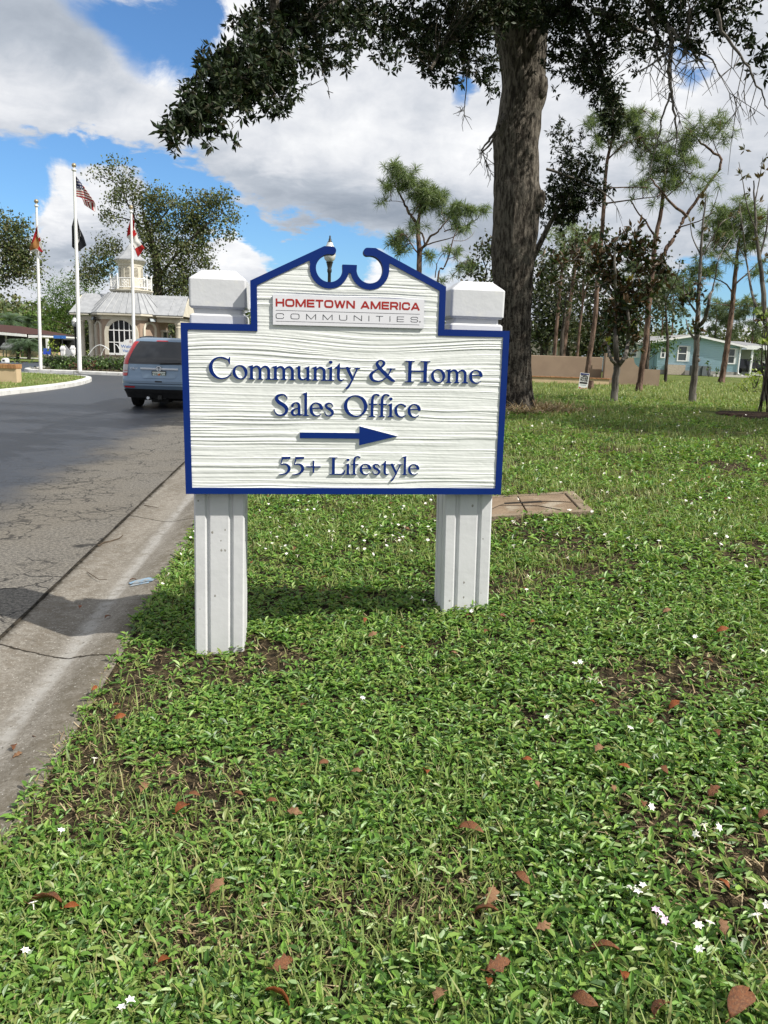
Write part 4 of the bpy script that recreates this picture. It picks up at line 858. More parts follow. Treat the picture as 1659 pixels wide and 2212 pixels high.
win = MB(); n_ = archshape(0, gw, zw0, zw1); win.add([ff(u, z, .012) for u, z in n_], [list(range(len(n_)))])
gw_o = win.build('window', M['glass'], house)
arch_trim('frame', ff, gw, zw0 - .05, zw1, 48 * UX, .09, M['offwhite'], gw_o)
mu = MB()
for u in (-.29, -.093, .104, .30): 
    top = zw1 - gw / 2 + math.sqrt(max(0, (gw / 2) ** 2 - (u * gw) ** 2)); p = ff(u * gw, 0, 0)
    mu.box(p[0] - .026, p[0] + .026, -.045, -.012, zw0, top)
for zz_ in (zl(1330), zl(1487)): mu.box(-gw / 2, gw / 2, -.043, -.0125, zz_ - .026, zz_ + .026)
mu.box(-gw / 2, gw / 2, -.05, -.0125, zw0 - .06, zw0 + .06)
mu.build('muntin', M['white'], gw_o)
for p, q in (((-HW, CUTD), (-FH, 0)), ((FH, 0), (HW, CUTD))):
    f_ = facet(p, q); arch_trim('niche_trim', f_, .62, -.2, zl(1235), .13, .09, M['offwhite'], house)
    fl = MB(); c = f_(0, zl(1165), .30)
    fl.hexa([f_(u, z, d) for u, z, d in ((-.20, zl(1205), .22), (.20, zl(1205), .22), (.20, zl(1205), .42), (-.20, zl(1205), .42), (-.20, zl(1160), .20), (.20, zl(1160), .20), (.20, zl(1160), .34), (-.20, zl(1160), .34))])
    fo = fl.build('floodlight', M['dark_metal'], house)
    MB().add([f_(u, z, d) for u, z, d in ((-.17, zl(1200), .423), (.17, zl(1200), .423), (.17, zl(1165), .359), (-.17, zl(1165), .359))], [(0, 1, 2, 3)]).build('lens', mat('flood_lens', (.38, .42, .44), None, rough=.2), fo)
# roof: cross wing with gable ends, and the eight sided centre rising to the cupola deck
RW = 745 * UX; cxw = (845 - 795) * UX
ov = .38
we0, we1 = .55, D1 - .55            # wing eaves front/back
rf = MB(); yr = D1 / 2
Lx, Rx = cxw - RW, cxw + RW
rf.add([(Lx, we0 - ov, zE), (Rx, we0 - ov, zE), (Rx - .15, yr, zR), (Lx + .28, yr, zR), (Lx, we1 + ov, zE), (Rx, we1 + ov, zE)], [(0, 1, 2, 3), (5, 4, 3, 2)])
op = octo(HW + ov, FH + ov * .5, -ov, D1 + ov, CUTD + .1); tp = octo(250 * UX, 165 * UX, yr - 250 * UX, yr + 250 * UX, 85 * UX)
o8 = [(x, y, zE + .03) for x, y in op] + [(x, y, zP) for x, y in tp]
rf.add(o8, [(i, (i + 1) % 8, 8 + (i + 1) % 8, 8 + i) for i in range(8)] + [list(range(8, 16))])
roof = rf.build('roof', M['metal_roof'], house)
sd = roof.modifiers.new('s', 'SOLIDIFY'); sd.thickness = .05
# standing seams
sm2 = MB()
def seam(p, q):
    p, q = np.array(p, float), np.array(q, float); sm2.tube([p + (0, 0, .03), q + (0, 0, .03)], .022, 4)
for i in range(8):
    a, b2, c, d = np.array(o8[i]), np.array(o8[(i + 1) % 8]), np.array(o8[8 + (i + 1) % 8]), np.array(o8[8 + i])
    k = 6 if i in (0, 4) else 3
    for j in range(k): t = j / k; seam(a + (b2 - a) * t, d + (c - d) * t)
for x in np.arange(Lx + .35, Rx, .55):
    if abs(x - 0) > HW + ov + .1: seam((x, we0 - ov, zE), (min(max(x, Lx + .28), Rx - .15), yr, zR))
sm2.build('seam', M['metal_roof'], roof)
fa = MB()
oi = octo(HW + ov - .02, FH + ov * .5 - .01, -ov + .02, D1 + ov - .02, CUTD + .1)
fa.loft([[(x, y, zE - .10) for x, y in oi], [(x, y, zE + .024) for x, y in oi]])
fa.box(Lx + .04, -HW - .1, we0 - ov + .03, we0 - ov + .16, zE - .12, zE - .012); fa.box(HW + .1, Rx - .04, we0 - ov + .03, we0 - ov + .16, zE - .12, zE - .012)
fa.box(Lx + .04, Rx - .04, we1 + ov - .16, we1 + ov - .03, zE - .12, zE - .012)
for X in (Lx + .10, Rx - .10): fa.loft([[(X - .03, we0 - ov + .1, zE - .03), (X - .03, yr, zR - .12), (X - .03, we1 + ov - .1, zE - .03)], [(X + .03, we0 - ov + .1, zE - .03), (X + .03, yr, zR - .12), (X + .03, we1 + ov - .1, zE - .03)]])
fa.build('fascia', M['offwhite'], house)
en = MB()
for s, xa, xb in ((-1, Lx + .3, -HW), (1, HW, Rx - .3)):
    en.box(xa, xb, we0 + .1, we0 + .42, zl(1205), zE - .13); en.box(xa, xb, we1 - .42, we1 - .1, zl(1205), zE - .13)
    X = xa if s < 0 else xb
    en.box(X, X + .32, we0 + .42, we1 - .42, zl(1205), zE - .13) if s < 0 else en.box(X - .32, X, we0 + .42, we1 - .42, zl(1205), zE - .13)
en.build('beam', M['offwhite'], house)
def column(x, y):
    r = .145; zt = zl(1205)
    MB().lathe([(.20, -.2), (.20, .12), (r * 1.12, .16), (r * 1.08, .8), (r, zt - .30), (r * 1.15, zt - .27), (r, zt - .24), (r * 1.25, zt - .12), (r * 1.45, zt - .10), (r * 1.45, zt)], 18, (x, y, 0)).build('column', M['offwhite'], house, smooth=True)
for x in (Lx + .48, Rx - .48):
    for y in (we0 + .26, we1 - .26): column(x, y)
column(Lx + 1.05, we0 + .26)
sw = MB(); sw.box(HW - .0 + .004, HW + .05, 1.6, 2.5, zl(1560), zl(1330)); so_ = sw.build('side_window', M['glass'], house)
hd = MB(); hd.box(HW + .003, HW + .16, 1.4, 2.7, zl(1330), zl(1305)); hd.box(HW + .003, HW + .10, 1.5, 1.6, zl(1560), zl(1330)); hd.box(HW + .003, HW + .10, 2.5, 2.6, zl(1560), zl(1330)); hd.build('window_hood', M['offwhite'], so_)
# cupola
def oct_r(r, z, cy=yr, rot=PI / 8): return [(r * math.cos(rot + i * PI / 4), cy + r * math.sin(rot + i * PI / 4), z) for i in range(8)]
dk = MB(); R_ = 262 * UX
dk.loft([oct_r(R_ * .94, zP - .05), oct_r(R_ * .94, zP + .06), oct_r(R_ * 1.04, zP + .10), oct_r(R_ * 1.04, zB - .08), oct_r(R_ * 1.09, zB - .06), oct_r(R_ * 1.09, zB)])
dk.build('deck', M['offwhite'], house)
rc = 155 * UX
cb = MB(); cb.loft([oct_r(rc, zB), oct_r(rc, zCt - .25), oct_r(rc * 1.05, zCt - .22), oct_r(rc * 1.05, zCt - .12), oct_r(rc * 1.22, zCt), oct_r(rc * 1.32, zCe)])
cupo = cb.build('cupola', M['offwhite'], house)
cr_ = MB(); Rr = rc * 1.36; H_ = zAp - zCe
cr_.loft([oct_r(Rr, zCe - .01), oct_r(Rr, zCe + .05), oct_r(Rr * .66, zCe + H_ * .30), oct_r(Rr * .36, zCe + H_ * .58), oct_r(.03, zAp)])
cr_.build('roof', M['metal_roof'], cupo)
ap = rc * math.cos(PI / 8)
for i in range(8):
    a = i * PI / 4; ca, sa = math.cos(a), math.sin(a)
    f_ = lambda u, z, d: ((ap + d) * ca - u * sa, yr + (ap + d) * sa + u * ca, z)
    if sa > .5: continue
    ls = archshape(0, .26, zl(612), zl(470), 10)
    lo_ = MB(); lo_.add([f_(u, z, .004) for u, z in ls], [list(range(len(ls)))]); lv = lo_.build('louvre', mat('shade_grey', (.22, .21, .18), None), cupo)
    arch_trim('frame', f_, .26, zl(615), zl(470), .07, .03, M['offwhite'], cupo)
    sl_ = MB()
    for z in np.arange(zl(608), zl(482), .075): sl_.hexa([f_(u, z + dz, d) for dz, d, u in ((0, .005, -.125), (0, .005, .125), (0, .04, .125), (0, .04, -.125), (.035, .005, -.125), (.035, .005, .125), (.02, .04, .125), (.02, .04, -.125))])
    sl_.build('slat', M['offwhite'], cupo)
# railing round the deck
ra = MB(); rr8 = [np.array(p) for p in oct_r(R_ * 1.0, 0)]
for i in range(8):
    p, q = rr8[i], rr8[(i + 1) % 8]
    for z in (zRail, zB + .12): ra.tube([p + (0, 0, z), q + (0, 0, z)], .028, 6)
    for t in np.linspace(0, 1, 8)[1:-1]: c = p + (q - p) * t; ra.tube([c + (0, 0, zB + .12), c + (0, 0, zRail)], .013, 5)
    ra.tube([p + (0, 0, zB), p + (0, 0, zRail + .12)], .045, 8); ra.lathe([(.02, zRail + .10), (.06, zRail + .15), (.06, zRail + .20), (.01, zRail + .27)], 8, (p[0], p[1], 0))
    c = (p + q) / 2; t_ = (q - p) / np.linalg.norm(q - p); hh = (zRail + zB + .12) / 2
    for k in range(4):
        a0 = k * PI / 2 + PI / 4; ra.tube([c + t_ * (.13 * math.cos(a0) + .09 * math.cos(s)) + np.array([0, 0, hh + .13 * math.sin(a0) + .09 * math.sin(s)]) for s in np.linspace(0, 2 * PI, 9)], .012, 4)
ra.build('railing', M['white'], house, smooth=True)

# ------------------------------------------------------------------ welcome sign, fountain, gate pillars, lamps, street sign
def signpanel(name, label, cat, loc, rz=0): return thing(name, label, cat, loc, rz)
p = A(283, 748, 42.5); ws = thing('welcome_sign', 'small arched white welcome sign standing before the gatehouse window', 'sign', (p[0], p[1], .12))
zb = float(p[2]) - .12
sh = [(-.62, -.40), (.62, -.40), (.62, .18), (.45, .20)] + [(.40 * math.cos(t), .20 + .17 * math.sin(t)) for t in np.linspace(.1, PI - .1, 12)] + [(-.45, .20), (-.62, .18)]
mb = MB(); slab(mb, [[(x, z + zb) for x, z in sh]], -.04, .04); mb.add([(x, .04, z + zb) for x, z in sh], [list(range(len(sh)))[::-1]]); bo_ = mb.build('panel', M['white'], ws)
blueink = mat('pale_blue_lettering', (.10, .20, .50), None, rough=.6)
textmesh('lettering', 'Welcome', .24, blueink, bo_, .004, fn=lambda x, y, z: (x * 1.1, -.044 - z, y + zb - .02)); textmesh('lettering', 'Visitor Lane', .20, blueink, bo_, .004, fn=lambda x, y, z: (x * .9, -.044 - z, y + zb - .25))
em = MB(); slab(em, [[(.07 * math.cos(t), .25 + zb + .08 * math.sin(t)) for t in np.linspace(0, 2 * PI, 10)[:-1]]], -.045, -.04); em.build('emblem', mat('grey_rose_emblem', (.5, .40, .40), None), bo_)
for x in (-.1, ): MB().box(x - .28, x - .14, -.06, .06, -.1, zb - .40).build('post', M['white'], ws)
MB().box(.24, .38, -.06, .06, -.1, zb - .40).build('post', M['white'], ws)

def pillar(px, py, Y, label, ornate):
    p = A(px, py, Y); o = thing('white_pillar', label, 'pillar', (p[0], p[1], .1), group='white pillars behind the hedge'); h = float(p[2]) - .1
    MB().box(-.095, .095, -.095, .095, -.1, h - .2).build('shaft', M['white'], o)
    c = MB(); c.box(-.12, .12, -.12, .12, h - .2, h - .1); c.loft([[(-.10, -.10, h - .1), (.10, -.10, h - .1), (.10, .10, h - .1), (-.10, .10, h - .1)], [(-.06, -.06, h + .02), (.06, -.06, h + .02), (.06, .06, h + .02), (-.06, .06, h + .02)]]); c.build('cap', M['white'], o)
    if ornate: MB().lathe([(.10, h * .55), (.145, h * .62), (.145, h * .78), (.10, h * .84)], 10).build('collar', M['white'], o, smooth=True)
pillar(135.5, 747.5, 45, 'plain square white pillar behind the hedge, beside a grey panel', False)
pillar(157, 747, 45, 'ornate white pillar with a rounded collar behind the hedge', True)
p = A(141, 760, 45.5); q = A(151, 760, 45.5)
tag(MB().add([(p[0], p[1], .1), (q[0] + .35, q[1], .1), (q[0] + .35, q[1], .55), (p[0], p[1], 1.25), (p[0], p[1] + .05, .1), (q[0] + .35, q[1] + .05, .1), (q[0] + .35, q[1] + .05, .55), (p[0], p[1] + .05, 1.25)],
         [(0, 1, 2, 3), (7, 6, 5, 4), (0, 3, 7, 4), (3, 2, 6, 7), (2, 1, 5, 6)]).build('side_panel', mat('grey_panel', (.36, .37, .38), None)), 'sloping grey panel joined between the two white pillars', 'panel')

def fountain_jets():
    o = thing('fountain', 'thin white water jets arching up before the gatehouse wall', 'fountain', tuple(A(215, 770, 43.5)[:2]) + (.12,))
    wm = mat('white_water', (.75, .78, .80), None, rough=.25, spec=.5)
    c = np.array([o.location.x, 43.5, .12])
    MB().lathe([(.05, -.1), (.95, -.05), (1.05, .28), (.95, .30), (.9, .18), (.02, .16)], 20).build('basin', M['offwhite'], o, smooth=True)
    for x0, z0, x1, z1, hh in ((190, 768, 232, 752, 8), (218, 768, 236, 756, 6), (248, 744, 262, 766, 4)):
        a, e = A(x0, z0, 43.5) - c, A(x1, z1, 43.5) - c
        MB().tube([a + (e - a) * t + np.array([0, 0, .26 * hh / 6 * math.sin(PI * t)]) for t in np.linspace(0, 1, 12)], [.014 + .012 * t for t in np.linspace(0, 1, 12)], 6).build('water_jet', wm, o, smooth=True)
fountain_jets()

def lamp(px, pytop, Y, label, zg, k=1.0):
    t = A(px, pytop, Y); o = thing('street_lamp', label, 'street lamp', (t[0], t[1], zg)); h = float(t[2]) - zg
    MB().lathe([(.17 * k, -.1), (.17 * k, .5), (.12 * k, .58), (.075 * k, .7), (.06 * k, h - 1.35 * k), (.085 * k, h - 1.30 * k), (.085 * k, h - 1.22 * k), (.07 * k, h - 1.18 * k), (.12 * k, h - .98 * k), (.14 * k, h - .95 * k)], 12).build('pole', M['dark_metal'], o, smooth=True)
    MB().lathe([(.10 * k, h - .95 * k), (.19 * k, h - .86 * k), (.225 * k, h - .72 * k), (.215 * k, h - .58 * k), (.23 * k, h - .55 * k), (.20 * k, h - .47 * k), (.12 * k, h - .33 * k), (.10 * k, h - .26 * k)], 16).build('globe', M['globe'], o, smooth=True)
    MB().lathe([(.10 * k, h - .26 * k), (.055 * k, h - .20 * k), (.05 * k, h - .14 * k), (.028 * k, h - .10 * k), (.035 * k, h - .05 * k), (.004, h)], 10).build('finial', M['dark_metal'], o, smooth=True)
    return o
lamp(713, 508, 23.5, 'street lamp with milky globe and dark pole seen through the sign crest', .25, .78)
lamp(160.5, 679, 50, 'white globe lamp on dark post at the left corner of the gatehouse', .1, .80)

p = A(129, 728, 54); ss_o = thing('street_sign', 'bright blue street name blade on a thin dark post by the far house', 'street sign', (float(A(134, 728, 54)[0]), 54, .06))
h = float(p[2]) - .06
MB().lathe([(.035, -.2), (.035, h + .12), (.01, h + .13)], 8).build('pole', M['dark_metal'], ss_o)
MB().box(-.58, -.05, -.03, .03, h - .1, h + .1).box(.05, .26, -.03, .03, h - .1, h + .1).box(-.05, .05, -.05, -.04, h - .1, h + .1).build('blade', mat('bright_blue_sign', (.05, .17, .52), None, rough=.4), ss_o)

# ------------------------------------------------------------------ flagpoles and flags
def flagpole(px0, py0, Y, px1, pytop, label, rad=.085):
    b_, t_ = A(px0, py0, Y), A(px1, pytop, Y); zb = .12
    b_ = b_ + (t_ - b_) * ((zb - b_[2]) / (t_[2] - b_[2]))
    o = thing('flagpole', label, 'flagpole', b_, group='white flagpoles on the island'); d = t_ - b_; L = np.linalg.norm(d); u = d / L
    MB().tube([u * s for s in (-.2, 0, .02, L * .5, L - .28)], [rad, rad, rad, rad * .82, rad * .6], 14).build('pole', M['white'], o, smooth=True)
    MB().tube([u * (L - .36), u * (L - .32), u * (L - .26), u * (L - .24), u * (L - .16)], [rad * .6, rad * 1.1, rad * 1.1, rad * .4, rad * .4], 12).build('truck', M['white'], o, smooth=True)
    r = .10; MB().loft([[tuple(u * (L - r + r * math.sin(a)) + r * math.cos(a) * np.array((math.cos(s), math.sin(s), 0))) for s in np.arange(14) * 2 * PI / 14] for a in np.linspace(-1.5, 1.5, 11)]).build('ball', M['brass'], o, smooth=True)
    return o
flagpole(88, 796, 38.2, 78.3, 430, 'left white flagpole carrying the state flag')
flagpole(172.5, 803, 37.2, 159.5, 352, 'tallest white flagpole, carrying two flags', .10)
flagpole(290.5, 800, 38.0, 283, 443, 'right white flagpole in front of the gatehouse, carrying the maple leaf flag', .085)
def flag(name, label, Y, cols, uvs, m, fold=.12, sd=1, group='flags hanging on the island poles', off=.12):
    """cols: grid of directions (rows down the hoist, columns out along the fly) in which the cloth hangs at distance Y; folds give it depth"""
    G = np.array(cols, float); nr, nc = G.shape[:2]; N = 14
    rr, cc_ = np.linspace(0, nr - 1, N * (nr - 1) + 1), np.linspace(0, nc - 1, N * (nc - 1) + 1)
    V = []; UVs = []
    for r in rr:
        for c in cc_:
            i, j = min(int(r), nr - 2), min(int(c), nc - 2); a, e = r - i, c - j
            q = G[i, j] * (1 - a) * (1 - e) + G[i, j + 1] * (1 - a) * e + G[i + 1, j] * a * (1 - e) + G[i + 1, j + 1] * a * e
            uq = np.array(uvs[i][j]) * (1 - a) * (1 - e) + np.array(uvs[i][j + 1]) * (1 - a) * e + np.array(uvs[i + 1][j]) * a * (1 - e) + np.array(uvs[i + 1][j + 1]) * a * e
            t = c / (nc - 1); dep = off + fold * t * (math.sin(6.0 * t + 2.2 * r + sd) + .5 * math.sin(13 * t - 1.5 * r + sd))
            p = A(q[0], q[1], Y) ; p = A(q[0], q[1], Y + dep); V.append(p); UVs.append(uq)
    n1, n2 = len(rr), len(cc_); ix = np.arange(n1 * n2).reshape(n1, n2)
    o = npmesh(name, np.array(V), np.stack([ix[:-1, :-1], ix[:-1, 1:], ix[1:, 1:], ix[1:, :-1]], -1).reshape(-1, 4), m, smooth=True, uv=np.array(UVs))
    sdm = o.modifiers.new('s', 'SOLIDIFY'); sdm.thickness = .008
    return tag(o, label, 'flag', group)
def flagmat(name, fn):
    m = bpy.data.materials.new(name); m.use_nodes = True; P = m.node_tree.nodes['Principled BSDF']; k = NB(m.node_tree)
    uv = k.n('ShaderNodeUVMap').outputs[0]; sp = k.n('ShaderNodeSeparateXYZ'); k.put(sp.inputs[0], uv)
    c = fn(k, sp.outputs[0], sp.outputs[1]); k.put(P.inputs['Base Color'], c); P.inputs['Roughness'].default_value = .8
    t = k.n('ShaderNodeBsdfTranslucent'); k.put(t.inputs[0], c); mx = k.n('ShaderNodeMixShader'); mx.inputs[0].default_value = .4
    m.node_tree.links.new(P.outputs[0], mx.inputs[1]); m.node_tree.links.new(t.outputs[0], mx.inputs[2]); m.node_tree.links.new(mx.outputs[0], m.node_tree.nodes['Material Output'].inputs[0])
    return m
RED, WHT, NAVY = (.40, .012, .018, 1), (.78, .77, .75, 1), (.012, .020, .11, 1)
def usa(k, u, v):
    st = k.m('LESS_THAN', k.m('FRACT', k.m('MULTIPLY', v, 6.5)), .5)
    c = k.mix(st, WHT, RED)
    can = k.m('MULTIPLY', k.m('LESS_THAN', u, .42), k.m('GREATER_THAN', v, .4615))
    a = k.m('FRACT', k.m('MULTIPLY', u, 14.3)); bb = k.m('FRACT', k.m('MULTIPLY', k.m('SUBTRACT', v, .4615), 9.3))
    d = k.m('ADD', k.m('POWER', k.m('SUBTRACT', a, .5), 2.0), k.m('POWER', k.m('SUBTRACT', bb, .5), 2.0))
    return k.mix(can, c, k.mix(k.m('LESS_THAN', d, .075), NAVY, WHT))
flag('american_flag', 'red white and blue flag with stars and stripes hanging from the tallest pole', 37.2,
     [[(161.5, 377), (163, 379), (165, 382)], [(162.3, 403), (177, 405), (184, 407)], [(163, 424), (180, 427), (204, 436)], [(176, 425), (190, 437), (206, 441)], [(183, 443), (195, 451), (205.5, 458)]],
     [[(0, 1), (.12, 1), (.25, 1)], [(0, .62), (.3, .62), (.5, .62)], [(.30, .0), (.55, .0), (1, .0)], [(.5, .02), (.5, .35), (.5, .62)], [(.9, .02), (.9, .35), (.9, .62)]], flagmat('stars_and_stripes', usa), .10, 1)
BLK = (.008, .010, .018, 1)
def pow_(k, u, v):
    dx = k.m('MULTIPLY', k.m('SUBTRACT', u, .5), 1.5); dy = k.m('SUBTRACT', v, .52)
    r = k.m('SQRT', k.m('ADD', k.m('MULTIPLY', dx, dx), k.m('MULTIPLY', dy, dy)))
    ring = k.m('MULTIPLY', k.m('GREATER_THAN', r, .20), k.m('LESS_THAN', r, .28))
    hx = k.m('ADD', dx, -.02); hy = k.m('ADD', dy, .02); h = k.m('LESS_THAN', k.m('ADD', k.m('MULTIPLY', hx, hx), k.m('MULTIPLY', k.m('MULTIPLY', hy, hy), .6)), .011)
    return k.mix(k.m('MULTIPLY', k.m('MAXIMUM', ring, h), .9), BLK, (.8, .8, .8, 1))
pf = flag('black_flag', 'black flag with white ring emblem and lettering below the stars and stripes', 37.2,
     [[(160, 468), (162, 462), (165, 464)], [(155, 490), (166, 495), (172, 492)], [(155.5, 512), (168, 520), (181, 512)], [(155.5, 533), (167, 545), (187, 530)]],
     [[(0, 1), (.5, 1), (1, 1)], [(0, .66), (.5, .66), (1, .66)], [(0, .33), (.5, .33), (1, .33)], [(0, 0), (.5, 0), (1, 0)]], flagmat('black_white_emblem', pow_), .06, 2, off=.14)
def powtxt(x, y, z):
    q = np.array([172 + (.075) * (-y) * 60 + .16 * (x + 1) * 9, 499 + x * 12.5]); p = A(q[0] - 0.5, q[1], 37.2 + .02 + z); return p
textmesh('lettering', 'POW*MIA', .42, mat('white_flag_ink', (.6, .6, .6), None), pf, .001, fn=powtxt)
def fla(k, u, v):
    d1 = k.m('ABSOLUTE', k.m('SUBTRACT', u, v)); d2 = k.m('ABSOLUTE', k.m('SUBTRACT', k.m('ADD', u, v), 1.0))
    c = k.mix(k.m('LESS_THAN', k.m('MINIMUM', d1, d2), .12), WHT, RED)
    dx, dy = k.m('SUBTRACT', u, .5), k.m('SUBTRACT', v, .5)
    return k.mix(k.m('LESS_THAN', k.m('ADD', k.m('MULTIPLY', dx, dx), k.m('MULTIPLY', dy, dy)), .04), c, (.42, .20, .06, 1))
flag('state_flag', 'white flag with red diagonals and an orange seal on the left pole', 38.2,
     [[(80.5, 486), (80, 488), (79, 492)], [(88, 520), (78, 515), (70, 518)], [(93.5, 540), (80, 537), (64, 535)], [(92, 545), (78, 541), (65, 548)]],
     [[(.1, 1), (.05, 1), (0, 1)], [(.8, .7), (.45, .6), (.2, .8)], [(1, .2), (.55, .35), (.45, .5)], [(1, .0), (.7, .0), (.5, .15)]], flagmat('state_saltire', fla), .07, 3, off=-.16)
def can_(k, u, v):
    c = k.mix(k.m('GREATER_THAN', k.m('ABSOLUTE', k.m('SUBTRACT', u, .5)), .25), WHT, (.50, .02, .02, 1))
    return c
cf = flag('maple_leaf_flag', 'red and white flag with a maple leaf on the right pole', 38.0,
     [[(285.5, 461), (286, 464), (287, 466)], [(276, 495), (287, 497), (293, 494)], [(273.5, 512), (287, 524), (299, 517)], [(281, 519), (292, 534), (309, 532)], [(286, 524), (298, 556), (312, 536)]],
     [[(0, 1), (.02, .6), (.1, 0)], [(.1, 1), (.2, .5), (.35, 0)], [(.26, 1), (.45, .5), (.60, 0)], [(.40, 1), (.72, .5), (.80, 0)], [(.5, 1), (1, .5), (1, 0)]], flagmat('red_white_triband', can_), .06, 4, off=.12)
ml = [(0, 1), (.18, .66), (.36, .76), (.28, .34), (.5, .56), (.56, .44), (.86, .48), (.74, .2), (.86, .1), (.44, -.3), (.48, -.48), (.05, -.4), (.06, -.9), (-.06, -.9), (-.05, -.4), (-.48, -.48), (-.44, -.3), (-.86, .1), (-.74, .2), (-.86, .48), (-.56, .44), (-.5, .56), (-.28, .34), (-.36, .76), (-.18, .66)]
mlv, mlf = cdt([ml]); th_ = -.35
MB().add([A(289.5 + 8.5 * (x * math.cos(th_) - z * math.sin(th_)) * .8, 505 - 11 * (x * math.sin(th_) + z * math.cos(th_)), 37.98) for x, z in mlv], mlf).build('maple_leaf', mat('maple_red', (.48, .02, .02), None, rough=.8), cf)

# ------------------------------------------------------------------ median wall, mailbox, far house on the left
wy = 25.6; a, e = A(-60, 790, wy), A(34.5, 795, wy)
mw = thing('low_wall', 'low cream wall with a brick coping at the left edge of the grass median', 'wall', (e[0], wy, .12))
zt = float(A(20, 787, wy)[2]) - .12; zbk = float(A(20, 796, wy)[2]) - .12
MB().box(-2.2, 0, 0, .35, -.1, zbk).build('wall', M['stucco_cream'], mw)
br = MB(); r_ = random.Random(2)
for i in range(26): br.box(-2.24 + i * .087, -2.24 + i * .087 + .079, -.04 + r_.uniform(-.006, .006), .39, zbk + .002, zt + r_.uniform(-.006, .006))
br.build('brick_coping', mat('tan_brick', (.40, .22, .10), (.30, .15, .07), 7, .85, .2, .3, 60), mw)
p = A(11.5, 783, 44); mbx = thing('mailbox', 'small white rounded mailbox just above the brick coping', 'mailbox', (p[0], p[1], .06)); h = float(p[2]) - .06
MB().box(-.05, .05, -.05, .05, -.1, h).build('post', M['white'], mbx)
c = MB(); c.loft([[(x, y_, h + z) for x, z in ((-.12, 0), (.12, 0), (.12, .14), (.085, .21), (0, .245), (-.085, .21), (-.12, .14))] for y_ in (-.2, .25)]); c.build('box', M['white'], mbx)
MB().box(-.06, .07, -.206, -.201, h + .06, h + .15).build('dark_patch', M['grey_ink'], mbx)  # plain dark patch on the front of the box

HY = 66.0
def lp(zx, zy, Y=HY): return A(zx * .1929 * .5486, (1180 + zy * .1929) * .5486, Y)
def house_left():
    zg = .06; o = thing('bungalow', 'dark grey bungalow with brown hip roof and white carport on the far left', 'house', (lp(0, 900)[0], HY, zg))
    ox = o.location.x
    X = lambda zx: float(lp(zx, 900)[0]) - ox
    Z = lambda zy, zx=400: float(lp(zx, zy)[2]) - zg
    grey = mat('dark_grey_siding', (.085, .085, .09), (.07, .07, .075), 2, .8, .2, stretch=(1, 1, 9))
    MB().box(X(-1500), X(790), 0, 8, -.2, Z(690)).build('wall', grey, o)
    MB().box(X(-1500), X(560), -1.7, -.004, -.2, Z(1035)).build('porch_plinth', M['stucco_cream'], o)
    MB().box(X(640), X(1225), -.4, -.05, -.2, Z(1045)).build('garden_wall', M['stucco_cream'], o)
    r = MB(); ze, zr = Z(700), Z(545, 0)
    r.add([(X(-1600), -2.2, ze + .5), (X(800), -2.2, ze), (X(800), 9, ze), (X(-1600), 9, ze + .5), (X(-900), 3.4, zr + .30), (X(60), 3.4, zr + .12)], [(0, 1, 5, 4), (1, 2, 5), (2, 3, 4, 5), (3, 0, 4), (3, 2, 1, 0)])
    r.build('roof', mat('brown_shingle_roof', (.075, .038, .032), (.06, .03, .026), 5, .9, .15), o)
    f = MB(); f.hexa([(X(-1600), -2.3, ze + .22), (X(800), -2.3, ze - .22), (X(800), -2.2, ze - .22), (X(-1600), -2.2, ze + .22), (X(-1600), -2.3, ze + .48), (X(800), -2.3, ze - .02), (X(800), -2.2, ze - .02), (X(-1600), -2.2, ze + .48)])
    f.build('fascia', M['white'], o)
    MB().hexa([(X(800) + .02, -2.0, ze - .30), (X(1110), -2.0, Z(772, 1000)), (X(1110), 5, Z(772, 1000)), (X(800) + .02, 5, ze - .3), (X(800) + .02, -2.0, ze - .06), (X(1110), -2.0, Z(742, 1000)), (X(1110), 5, Z(742, 1000)), (X(800) + .02, 5, ze - .06)]).build('carport_roof', M['white'], o)
    MB().box(X(795), X(1100), 4.2, 4.5, -.2, Z(790)).build('carport_screen', mat('dark_screen', (.03, .03, .033), None), o)
    for zx in (60, 1125): MB().box(X(zx) - .09, X(zx) + .09, -1.6, -1.42, -.2, Z(690 if zx < 500 else 775)).build('post', M['white'], o)
    MB().box(X(115), X(155), -.06, -.004, Z(955), Z(725)).build('door_trim', M['white'], o)
    wn = MB().box(X(885), X(950), 4.14, 4.196, Z(880), Z(815)).build('window', M['glass'], o)
house_left()
p = lp(925, 1100, 63); ch = thing('garden_chair', 'blue seated garden chair with white legs by the far garden wall', 'chair', (p[0], p[1], .06)); ch.scale = (.72,) * 3
cb_ = mat('royal_blue_cloth', (.02, .06, .36), None, rough=.7)
MB().hexa([(-.42, -.1, .38), (.42, -.1, .38), (.42, .4, .40), (-.42, .4, .40), (-.42, -.1, .44), (.42, -.1, .44), (.42, .4, .46), (-.42, .4, .46)]).build('seat', cb_, ch)
MB().hexa([(-.42, .36, .46), (.42, .36, .46), (.42, .42, .46), (-.42, .42, .46), (-.42, .52, 1.05), (.42, .52, 1.05), (.42, .58, 1.05), (-.42, .58, 1.05)]).build('backrest', cb_, ch)
for x in (-.38, .38):
    for y in (-.06, .38): MB().tube([(x, y, 0), (x * .95, y, .40)], .03, 6).build('leg', M['white'], ch)
p = lp(255, 1105, 62); gr = thing('barbecue', 'covered grey barbecue on thin legs on the far porch', 'barbecue', (p[0], p[1], .06))
